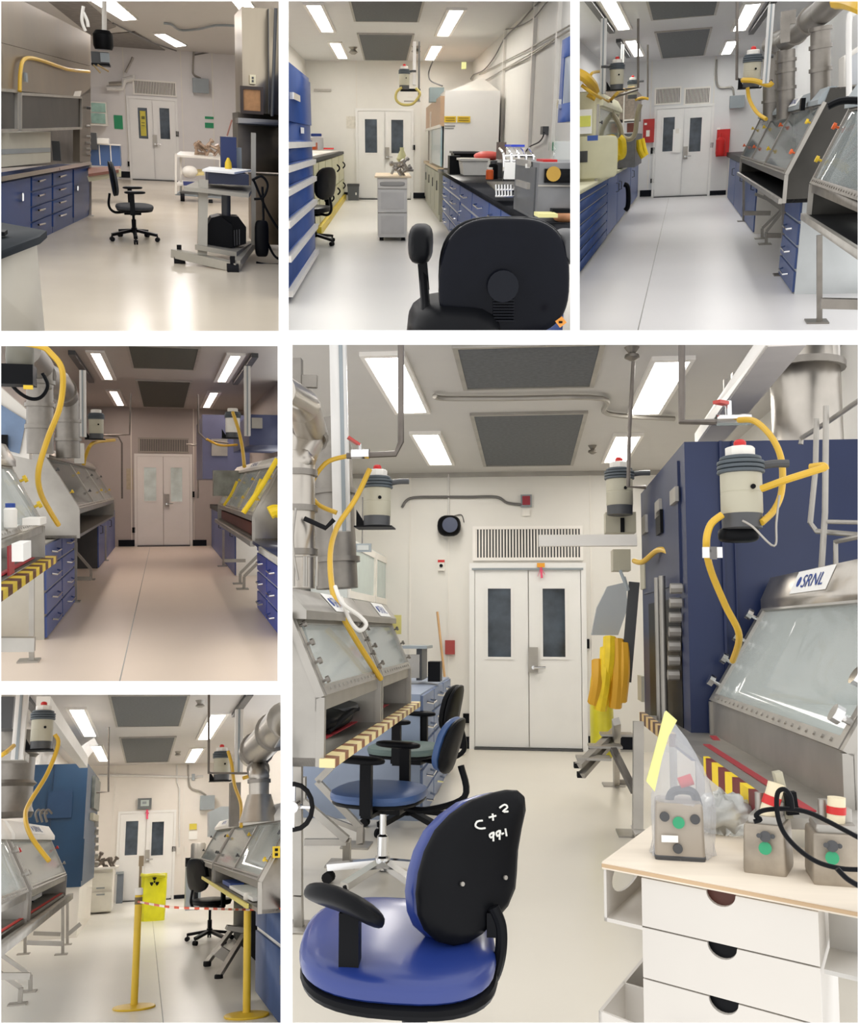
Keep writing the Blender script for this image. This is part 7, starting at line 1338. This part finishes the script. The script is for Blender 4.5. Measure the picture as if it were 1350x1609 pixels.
tg = Thing(R, 'hose_tag', 'white tag tied on the long yellow hose', 'tag', (a.x, 3.55, b.z)); tg.part('card', MB().box(a.x, b.x, 3.55, 3.556, b.z, a.z), M_['paper']); tg.part('print', MB().box(a.x+.025, b.x-.02, 3.546, 3.549, b.z+.04, a.z-.045).box(a.x+.025, b.x-.04, 3.546, 3.549, b.z+.02, b.z+.03), M_['wire'])
s = MB(); 
s.tube(d6b((1150, 360, 4.6), (1145, 600, 4.6), (1120, 850, 4.6), (1150, 890, 4.6), (1400, 912, 4.4)), .013, smooth=False)
s.tube(d6b((1195, 300, 4.5), (1190, 800, 4.5), (1172, 1085, 4.5)), .014, smooth=False)
s.tube(d6b((1240, 1080, 4.5), (1240, 940, 4.5), (1400, 905, 4.3)), .012, smooth=False)
s.tube(d6b((1190, 845, 4.5), (1400, 850, 4.4)), .01, smooth=False)
s.tube(d6b((1075, 480, 4.8), (1080, 450, 4.8), (1195, 380, 4.6), (1400, 240, 4.2)), .012, smooth=False)
solo(R, 'instrument_tubing', s, M_['satin'], 'bundle of thin steel tubing in front of the navy enclosure at the right edge', 'tubing')
monitor(R, R.wy(*B6(222, 770), 6.6), .09, 'far air monitor with red beacon left of the navy enclosure', 'air monitors of the big room', shelf=False)
t = Thing(R, 'camera_unit', 'white boxy unit with yellow cable under the far air monitor', 'box', R.wy(*B6(235, 900), 6.7))
a = R.wy(*B6(155, 800), 6.7); b = R.wy(*B6(300, 895), 6.7); t.part('case', MB().box(a.x, b.x, 6.7, 6.85, b.z, a.z), M_['beige']); t.part('slot', MB().box(a.x+.1, b.x-.08, 6.69, 6.7, b.z+.0, b.z+.1), M_['black'])
a = R.wy(*B6(-160, 907), 6.5); b = R.wy(*B6(305, 958), 6.5)
solo(R, 'white_rail', MB().box(a.x, b.x, 6.5, 6.56, b.z, a.z), M_['offw'], 'flat white rail crossing in front of the right end of the grille', 'rail')
hose(R, d6b((290, 1030, 6.4), (330, 1035, 6.2), (400, 980, 5.9), (450, 990, 5.7), (465, 1045, 5.6)), .017, 'short yellow hose bent on the side of the navy enclosure')
# junction box and hanging sleeves
t = Thing(R, 'junction_box', 'grey junction box on the wall above the hanging yellow gloves', 'junction box', R.wy(*B6(230, 1090), 7.2)); a = R.wy(*B6(190, 975), 7.2); b = R.wy(*B6(275, 1075), 7.2)
t.part('case', MB().box(a.x, b.x, 7.2, 7.4, b.z, a.z), M_['beige']); t.part('cable', MB().tube([Vector((a.x+.05, 7.2, b.z)), Vector((a.x+.1, 7.15, b.z-.15)), Vector((b.x-.05, 7.2, b.z-.05))], .012), M_['grey'])
t = Thing(R, 'glove_rack', 'wall rack of long grey and yellow gloves hanging right of the doors', 'glove rack', R.wy(*B6(180, 1590), 7.6))
t.part('hood', MB().prism(d6b((165, 1150, 7.6), (250, 1130, 7.6), (260, 1250, 7.6), (215, 1380, 7.6), (90, 1380, 7.6), (115, 1250, 7.6)), (0, .1, 0)), clearmat('grey_sheet', 'aab0b4', .75, .3))
t.part('side_post', MB().bar(*d6b((290, 1130, 7.5), (250, 1600, 7.5)), .08, .04, up=(0, 1, 0)), M_['dgrey'])
for i, (x, y0, x2, y1) in enumerate(((120, 1500, 100, 1700), (175, 1390, 150, 1640), (210, 1400, 200, 1720), (160, 1440, 130, 1730), (235, 1420, 225, 1690))):
    t.part('glove', MB().tube(d6b((x, y0, 7.5), ((x+x2)/2+8, (y0+y1)/2, 7.45), (x2, y1, 7.5)), .05, n=8), M_['glove'] if i % 2 else mat('glove_amber', 'dba528', .5))
a = R.wy(*D6(85, -30), 7.7); b = R.wy(*D6(200, 380), 7.7)
solo(R, 'yellow_waste_bag', MB().pad(((a.x+b.x)/2, 7.85, (a.z+b.z)/2), (abs(b.x-a.x)/2, 0, 0), (0, .2, 0), (0, 0, abs(a.z-b.z)/2), e=.3), mat('bag_yellow', 'd9cf2e', .35, var=.15, scale=5, bump=.4), 'tall yellow bag standing right of the double doors under the gloves', 'bag')
# folded step stool
t = Thing(R, 'step_ladder', 'aluminium step ladder with black feet right of the doors', 'step ladder', R.fl(*D6(60, 440)))
for (p, q) in (((205, 225), (25, 400)), ((215, 250), (40, 445))):
    t.part('rail', MB().bar(R.wy(*D6(*p), 7.0), R.wy(*D6(*q), 6.3), .05, .03), M_['satin']); t.part('foot', MB().box(*[v for pr in zip(R.wy(*D6(q[0]-18, q[1]+10), 6.3)[:], (R.wy(*D6(q[0]+18, q[1]-12), 6.3)+Vector((0, .08, 0)))[:]) for v in sorted(pr)]), M_['rubber'])
for k in range(3):
    p = R.wy(*D6(185-55*k, 245+55*k), 6.85-.2*k); t.part('tread', MB().box(p.x-.08, p.x+.14, p.y-.08, p.y+.1, p.z-.015, p.z), M_['satin'])
zleg(R, [R.wy(*D6(205, 190), 6.3), Vector(R.fl(*D6(205, 490)))], 'square steel leg beside the step ladder', 'steel legs on the right', r=.035)
solo(R, 'steel_beam', MB().bar(R.wy(*D6(190, 320), 6.3), R.wy(*D6(290, 520), 6.0), .04, .03).bar(R.fl(*D6(195, 490))+Vector((0, 0, .03)), R.fl(*D6(330, 490))+Vector((0, 0, .03)), .05, .04), M_['dsteel'], 'steel base frame at the floor under the right bench', 'beam')
zleg(R, [R.wy(*D6(308, 190), 5.2), R.wy(*D6(305, 690), 5.2), Vector(R.fl(*D6(305, 720)))], 'long square steel leg just behind the cart', 'steel legs on the right', r=.04)

# right glovebox
glovebox(R, -1, .92, 2.95, 5.0, .80, 1.02, 1.2, 1.5, 1.85, 'large stainless glovebox with a wide slanted window on the right', header=.13, hover=.03, logo_at=[(3.93, 4.45)], group='slanted gloveboxes of the big room', portcols=('chrome',), ports=4, knob=.022, body='satin', sillh=.02)
solo(R, 'bench_top', MB().box(.70, 1.9, 2.8, 6.0, .86-.03, .86), M_['satin'], 'long stainless bench top under the right glovebox', 'bench top')
stripebar(R, (.69, 2.84, .85), (.69, 3.9, .85), .02, .07, 'yellow and maroon striped edge bar above the cart', red_strip)
stripebar(R, (.69, 4.75, .85), (.69, 6.0, .85), .03, .06, 'striped edge bar further back by the navy enclosure', striped('cream_brown2', 'd9b878', '5a3a2c', 5, (.3, 1, 0), duty=.5))
solo(R, 'boundary_tape', MB().bar((.885, 4.8, .87), (.885, 4.55, .84), .03, .004).bar((.8, 4.5, .863), (.8, 2.9, .863), .03, .004), MATS['red_tape'], 'red marking tape on the bench in front of the right glovebox', 'tape')

# ---- cart
ZT = .75
cart = Thing(R, 'drawer_cart', 'white drawer cart with a plywood top in the right foreground', 'cart', R.wz(*D6(700, 960), 0))
f0 = R.wz(*D6(137, 848), ZT); f1 = R.wz(*D6(1400, 1087), ZT); b0 = R.wz(*D6(385, 665), ZT); v = (b0-f0)*.95; u = (f1-f0)
un = u.normalized(); T_ = .018
cart.part('cart_top', MB().prism([f0, f1+un*.15, f1+un*.15+v, f0+v], (0, 0, -T_)), mat('maple_ply', 'e4d8c6', .45, var=.05, scale=2, stretch=(1, 9, 1)))
cart.part('top_edge', MB().bar(f0+Vector((0, 0, -T_/2)), f1+un*.15+Vector((0, 0, -T_/2)), .004, T_*.5), mat('ply_edge', 'c2a582', .6))
Fn = Vector((v.x, v.y, 0)).normalized()
fp = f0+Vector((0, 0, 0))+Fn*.01
nn = un.cross(Vector((0, 0, 1)))
def CF(x, y, off=.0): return R.pln(*D6(x, y), fp+nn*-off if nn.y < 0 else fp+nn*off, nn)
cw = mat('cart_white', 'cfcac2', .4, var=.015)
def vert(x, y, z): p = CF(x, y); return Vector((p.x, p.y, z))
L0, L1 = CF(322, 905), CF(1150, 1060)
z0 = ZT-T_
cart.part('carcass', MB().prism([Vector((L0.x, L0.y, .06))+Fn*.015, Vector((L1.x, L1.y, .06))+Fn*.015, Vector((L1.x, L1.y, z0))+Fn*.015, Vector((L0.x, L0.y, z0))+Fn*.015], v*.85), cw)
zs = [z0-.004, CF(322, 1150).z, CF(322, 1390).z, CF(322, 1650).z, CF(322, 1650).z-(CF(322, 1390).z-CF(322, 1650).z)]
w = (Vector((L1.x, L1.y, 0))-Vector((L0.x, L0.y, 0)))
for k in range(4):
    if zs[k+1] < .05: break
    a = Vector((L0.x, L0.y, 0)); zt_, zb_ = zs[k]-.002, zs[k+1]+.002; cxn = .48; rad = .038
    pts = [a+Vector((0, 0, zt_))]
    for i in range(13):
        t_ = math.pi*i/12; pts.append(a+w*cxn+w.normalized()*(-math.cos(t_)*rad)+Vector((0, 0, zt_-math.sin(t_)*rad*.85)))
    pts += [a+w+Vector((0, 0, zt_)), a+w+Vector((0, 0, zb_)), a+Vector((0, 0, zb_))]
    dr = cart.part('drawer', MB().prism(pts, Fn*.014), cw)
    q = a+w*cxn; cart.part('finger_notch', MB().prism([q-w.normalized()*.04+Vector((0, 0, zt_-.04))+Fn*.0142, q+w.normalized()*.04+Vector((0, 0, zt_-.04))+Fn*.0142, q+w.normalized()*.04+Vector((0, 0, zt_))+Fn*.0142, q-w.normalized()*.04+Vector((0, 0, zt_))+Fn*.0142], Fn*.002), mat('notch_brown', '4a2418', .6) if k == 0 else M_['black'], parent=dr)
# side pocket with an oval hole on the left
pk = MB(); lf = CF(145, 870); w0 = Vector((L0.x, L0.y, 0))-Vector((lf.x, lf.y, 0)); a = Vector((lf.x, lf.y, 0)); zb1 = CF(145, 1125).z
sidep = MB(); y_ = v*.8
oc = a+y_*.5+Vector((0, 0, (z0+zb1)/2+.02)); N = 24; oval = [oc+y_*.38*math.cos(2*math.pi*i/N)+Vector((0, 0, (z0-zb1)*.36*math.sin(2*math.pi*i/N))) for i in range(N)]
rect = []
for i in range(N):
    t_ = 2*math.pi*i/N; cx_, sy_ = math.cos(t_), math.sin(t_); m_ = max(abs(cx_), abs(sy_)); rect.append(a+y_*(.5+.5*cx_/m_)+Vector((0, 0, (z0+zb1)/2+(z0-zb1)/2*sy_/m_)))
th = w0.normalized()*.008
for i in range(N):
    j = (i+1) % N; sidep.prism([oval[i], oval[j], rect[j], rect[i]], th)
cart.part('side_panel', sidep, cw)
pk.prism([a+Vector((0, 0, zb1)), a+w0+Vector((0, 0, zb1)), a+w0+y_+Vector((0, 0, zb1)), a+y_+Vector((0, 0, zb1))], (0, 0, .01))
pk.prism([a+w0*.0+y_+Vector((0, 0, zb1)), a+w0+y_+Vector((0, 0, zb1)), a+w0+y_+Vector((0, 0, zb1+.05)), a+y_+Vector((0, 0, zb1+.05))], Fn*.01)
cart.part('side_tray', pk, cw)
lf2 = CF(122, 1545); a = Vector((lf2.x, lf2.y, 0)); w0 = Vector((L0.x, L0.y, 0))-a; zt2 = lf2.z; zb2 = max(.12, zt2-.16); y_ = v*.9
cart.part('side_bin', MB().prism([a+Vector((0, 0, zb2)), a+w0+Vector((0, 0, zb2)), a+w0+Vector((0, 0, zt2-.01)), a+Vector((0, 0, zt2))], Fn*.01)
          .prism([a+Vector((0, 0, zb2)), a+y_+Vector((0, 0, zb2)), a+y_+Vector((0, 0, zt2)), a+Vector((0, 0, zt2))], w0.normalized()*.01)
          .prism([a+y_*.45+Vector((0, 0, zb2)), a+y_*.45+w0+Vector((0, 0, zb2)), a+y_*.45+w0+Vector((0, 0, zt2)), a+y_*.45+Vector((0, 0, zt2))], Fn*.008)
          .prism([a+y_+Vector((0, 0, zb2)), a+y_+w0+Vector((0, 0, zb2)), a+y_+w0+Vector((0, 0, zt2)), a+y_+Vector((0, 0, zt2))], Fn*.008)
          .prism([a+Vector((0, 0, zb2)), a+w0+Vector((0, 0, zb2)), a+w0+y_+Vector((0, 0, zb2)), a+y_+Vector((0, 0, zb2))], (0, 0, .008)), cw)
rr = CF(1168, 1070); a = Vector((rr.x, rr.y, 0)); zb3 = CF(1168, 1370).z
cart.part('side_tray', MB().prism([a+Vector((0, 0, zb3)), a+un*.5+Vector((0, 0, zb3)), a+un*.5+v*.8+Vector((0, 0, zb3)), a+v*.8+Vector((0, 0, zb3))], (0, 0, .01)).prism([a+v*.3+Vector((0, 0, zb3)), a+un*.5+v*.3+Vector((0, 0, zb3)), a+un*.5+v*.3+Vector((0, 0, z0)), a+v*.3+Vector((0, 0, z0))], Fn*.01), mat('tray_grey', 'b9b6b0', .4))
for sx in (.05, .95):
    for sy in (.1, .8):
        q = Vector((L0.x, L0.y, 0))+w*sx+v*sy; cart.part('caster', MB().cyl(q+Vector((-.015, 0, .03)), q+Vector((.015, 0, .03)), .03, n=12).cyl(q+Vector((0, 0, .03)), q+Vector((0, 0, .062)), .01), M_['rubber'])

# ---- things on the cart
def ct(x, y, z=ZT): return R.wz(*D6(x, y), z)
# bagged detector
c = ct(515, 800); s_ = 1500/c.y
t = Thing(R, 'field_instrument', 'boxy grey instrument inside a clear plastic bag on the cart', 'instrument', c, 'instruments on the cart')
hw = R.px(c.y)
def box_on(t, x0, x1, ybase, ytop, dep, name, m, ang=0, Y=None):
    p = ct((x0+x1)/2, ybase); Y = p.y; w_ = (x1-x0)/2.984*hwf(Y)/2; h_ = (ybase-ytop)/2.985*hwf(Y)
    return p, w_, h_
def hwf(Y): return (R.wy(829, 990, Y)-R.wy(828, 990, Y)).length
def rbox(t, name, c, w_, d_, h_, m, ang=0, parent=None, e=.18):
    r = rot(ang); vs = []; k_ = min(w_, d_)*.16
    for z, s in ((0, .97), (.01, 1), (h_*.9, .95), (h_*.97, .93), (h_, .88)):
        for sx, sy, a0 in ((1, 1, 0), (-1, 1, 90), (-1, -1, 180), (1, -1, 270)):
            for j in range(5): a_ = math.radians(a0+22.5*j); vs.append(Vector(c)+r@Vector(((sx*(w_-k_)+math.cos(a_)*k_)*s, (sy*(d_-k_)+math.sin(a_)*k_)*s, z)))
    return t.part(name, MB().add(vs, [(j*20+i, j*20+(i+1) % 20, j*20+20+(i+1) % 20, j*20+20+i) for j in range(4) for i in range(20)]+[tuple(range(20))[::-1], tuple(range(80, 100))]), m, parent=parent)
stl = mat('worn_steel_case', 'a49a8c', .45, .5, var=.3, scale=9, bump=.3)
p, w_, h_ = box_on(t, 405, 625, 840, 590, .1, '', None)
base = p+Vector((0, w_*.9, 0))
rbox(t, 'case', base, w_, w_*1.1, h_, mat('case_taupe', 'a89f93', .45, .2, var=.08), -6)
rbox(t, 'base_rim', base, w_*1.03, w_*1.13, .016, M_['dgrey'], -6)
def FD(x, y, Y): return R.wy(*D6(x, y), Y)
yf = base.y-w_*1.12
for x, y in ((430, 635), (573, 648), (492, 785)): t.part('knob', MB().cyl(FD(x, y, yf), FD(x, y, yf)+Vector((0, -.008, 0)), .013), M_['dgrey'])
t.part('green_sticker', MB().cyl(FD(497, 665, yf-.003), FD(497, 665, yf-.006), .016), mat('green_sticker', '2f9a6c', .5))
q = FD(455, 740, yf-.004); t.part('label_plate', MB().box(q.x-.022, q.x+.022, q.y-.003, q.y, q.z-.009, q.z+.009), M_['paper'])
t.part('handle', MB().tube([FD(450, 590, base.y), FD(470, 520, base.y), FD(560, 520, base.y), FD(590, 590, base.y)], .012), M_['dgrey'])
t.part('red_cap', MB().cyl(FD(500, 480, base.y), FD(560, 460, base.y), .016), M_['red'])
t = Thing(R, 'plastic_bag', 'clear crumpled plastic bag with a yellow stripe over the left instrument', 'bag', base)
# bag: lofted rings from the bottom to the twisted top at the upper left
rings = [(515, 870, 128), (515, 840, 138), (512, 740, 134), (515, 620, 140), (520, 540, 138), (515, 470, 118), (505, 400, 95), (490, 330, 75), (475, 270, 55), (455, 210, 32), (440, 165, 14), (436, 140, 5)]
vs = []; n = 36; rnd = random.Random(3)
for j, (x, y, r) in enumerate(rings):
    cc = R.wy(*D6(x, min(y, 862)), base.y); rr_ = r/2.984*hwf(base.y)
    for i in range(n):
        a_ = 2*math.pi*i/n; k_ = 1+(.07 if 0 < j < 11 else 0)*math.sin(a_*7+j*1.3)+rnd.uniform(-.045, .045)
        vs.append(Vector((cc.x+math.cos(a_)*rr_*k_, cc.y+math.sin(a_)*rr_*k_*.8, max(cc.z, ZT+.002))))
fs = [(j*n+i, j*n+(i+1) % n, (j+1)*n+(i+1) % n, (j+1)*n+i) for j in range(len(rings)-1) for i in range(n)]
t.part('bag_film', MB().add(vs, fs), clearmat('clear_film', 'dcdfe6', .3, .12), angle=25)
t.part('yellow_stripe', MB().prism([R.wy(*D6(x, y), base.y-.1) for x, y in ((345, 470), (365, 400), (400, 270), (430, 150), (440, 140), (490, 185), (450, 260), (420, 360), (385, 520))], (0, .008, 0)), clearmat('yellow_film', 'ecea9a', .75, .3))
t = None
for i, (x0, x1, yb, yt, lab, ang) in enumerate(((835, 1000, 905, 690, 'boxy metal instrument with a red banded cap in the middle of the cart', 22), (1135, 1330, 955, 735, 'boxy metal instrument with a red banded tube at the right end of the cart', 8))):
    p = ct((x0+x1)/2, yb); k_ = hwf(p.y)/2.984; w_ = (x1-x0)/2*k_; h_ = (yb-yt)*k_
    base_ = p+Vector((w_*.3, w_*1.1, 0))
    t = Thing(R, 'field_instrument', lab, 'instrument', base_, 'instruments on the cart')
    rbox(t, 'case', base_, w_*1.12, w_*1.5, h_, stl, -ang, e=.08)
    rbox(t, 'top_lid', base_+Vector((0, 0, h_)), w_*.9, w_*1.2, .02, M_['satin'], -ang, e=.2)
    yf = base_.y-w_*1.62
    xc = (x0+x1)/2
    t.part('green_sticker', MB().cyl(FD(xc-15, yt+95, yf-.006), FD(xc-15, yt+95, yf-.009), .016), MATS['green_sticker'])
    t.part('gauge', MB().cyl(FD(xc-15, yt+40, yf), FD(xc-15, yt+40, yf-.01), .014).cyl(FD(xc-45, yt+35, yf), FD(xc-45, yt+35, yf-.01), .006).cyl(FD(xc+20, yt+40, yf), FD(xc+20, yt+40, yf-.01), .006), M_['dgrey'])
    # handle tube with red band
    tx0 = [(905, 660), (920, 600), (945, 520), (955, 480)] if i == 0 else [(1232, 700), (1235, 640), (1237, 570), (1237, 545)]
    tb = [R.wy(*D6(x, y), base_.y-.02) for x, y in tx0]
    ivory = mat('ivory_tube', 'e0d3b4', .5)
    t.part('tube_handle', MB().tube(tb, .022, n=12, smooth=False), ivory)
    m1 = tb[1].lerp(tb[2], .25); m2 = tb[1].lerp(tb[2], .75); t.part('red_band', MB().cyl(m1, m2, .0235), M_['red'])
    if i == 0:
        t.part('probe', MB().bar(R.wy(*D6(1010, 640), base_.y+.02), R.wy(*D6(958, 425), base_.y+.02), .035, .02), M_['beige']); t.part('grip', MB().bar(R.wy(*D6(1030, 625), base_.y), R.wy(*D6(1015, 520), base_.y), .03, .025), M_['black'])
    t.part('top_knob', MB().lathe([(.02, 0), (.02, .03), (.01, .035)], base_+Vector((w_*.5, 0, h_+.02))).lathe([(.012, 0), (.012, .05)], base_+Vector((-w_*.3, w_*.4, h_+.02))), M_['satin'])
def DT(pts, dy): return [R.wy(*D6(x, y), dy) for x, y in pts]
solo(R, 'signal_cable', MB().tube(DT([(1030, 600), (1020, 540), (990, 508), (960, 530), (960, 620), (990, 710), (1060, 790), (1150, 850), (1260, 880), (1360, 885)], 2.3), .0055, n=8), M_['black'], 'black cable looping from the middle instrument down to the right', 'cable')
solo(R, 'signal_cable', MB().tube(DT([(850, 660), (880, 650), (860, 630), (900, 606), (1000, 600), (1100, 615), (1200, 660), (1360, 745)], 2.33), .0055, n=8), M_['black'], 'black cable arching over the middle instrument to the right edge', 'cable')
solo(R, 'signal_cable', MB().tube(DT([(1240, 880), (1290, 930), (1360, 970)], 2.1), .0055, n=8), M_['black'], 'short black cable falling at the right edge of the cart', 'cable')
# crumpled foil
rnd = random.Random(5)
c = ct(750, 745); c.y += .12
def crump(x, y, z): k_ = 1+rnd.uniform(-.12, .1); return x*k_, y*k_, z*k_*(1+.3*math.sin(x*9+y*7))
solo(R, 'crumpled_wrap', MB().pad(c+Vector((0, 0, .055)), (.085, 0, 0), (0, .09, 0), (0, 0, .055), e=.8, n=26, m=14, fn=crump), mat('crumpled_foil', 'b9bab6', .3, .2, var=.25, scale=12), 'crumpled silvery plastic wrap lying on the cart behind the instruments', 'wrap', angle=80)
# ================================================================= keep every room inside its own compartment
bpy.context.view_layer.update()
def compartment(n):
    x0, y0, x1, y1 = RECTS[n]; g = 4.0
    if x0 <= 0: x0 = -40
    if y0 <= 0: y0 = -40
    if x1 >= 1350: x1 = 1390
    if y1 >= 1609: y1 = 1649
    x0 -= g; y0 -= g; x1 += g; y1 += g
    d = lambda px, py: Vector(((px-CX)/F_PX, 1, -(py-CY)/F_PX))
    a, b, c, e = d(x0, y0), d(x1, y0), d(x1, y1), d(x0, y1)
    pl = []
    for u, v in ((a, b), (b, c), (c, e), (e, a)):
        nrm = u.cross(v).normalized(); mid = (a+b+c+e)/4
        if nrm.dot(mid) > 0: nrm = -nrm
        pl.append((Vector((0, 0, 0)), nrm))       # outward normal
    pl.append((Vector((0, BY+.02, 0)), Vector((0, -1, 0))))
    return pl
COMP = {n: compartment(n) for n in RECTS}
def clip(o, R, me):
    Mw = o.matrix_world; Mi = Mw.inverted(); MT = Mw.transposed().to_3x3()
    todo = []
    co = [Mw @ v.co for v in me.vertices]
    if not co: return True
    for p, n in COMP[R.n]:
        ds = [(c-p).dot(n) for c in co]
        if min(ds) > 0: return False
        if max(ds) > 0: todo.append((p, n))
    if not todo: return True
    bm = bmesh.new(); bm.from_mesh(me)
    for p, n in todo:
        lp = Mi @ p; ln = (MT @ n).normalized()
        r = bmesh.ops.bisect_plane(bm, geom=bm.verts[:]+bm.edges[:]+bm.faces[:], plane_co=lp, plane_no=ln, clear_outer=True, dist=1e-5)
        ed = [g for g in r['geom_cut'] if isinstance(g, bmesh.types.BMEdge) and g.is_valid]
        if ed:
            try: bmesh.ops.holes_fill(bm, edges=ed, sides=0)
            except Exception: pass
        if not bm.verts: break
    ok = len(bm.faces) > 0
    if ok: bm.to_mesh(me)
    bm.free(); return ok
dead = []
for o, R, me in ALL:
    if not clip(o, R, me): dead.append(o)
for o in dead:
    for ch in list(o.children):
        if ch not in dead: mw = ch.matrix_world.copy(); ch.parent = o.parent; ch.matrix_world = mw
for o in dead: bpy.data.objects.remove(o)
for o in [o for o in bpy.data.objects if o.type == 'EMPTY' and not o.children]: bpy.data.objects.remove(o)
print('OBJECTS', len(bpy.data.objects))
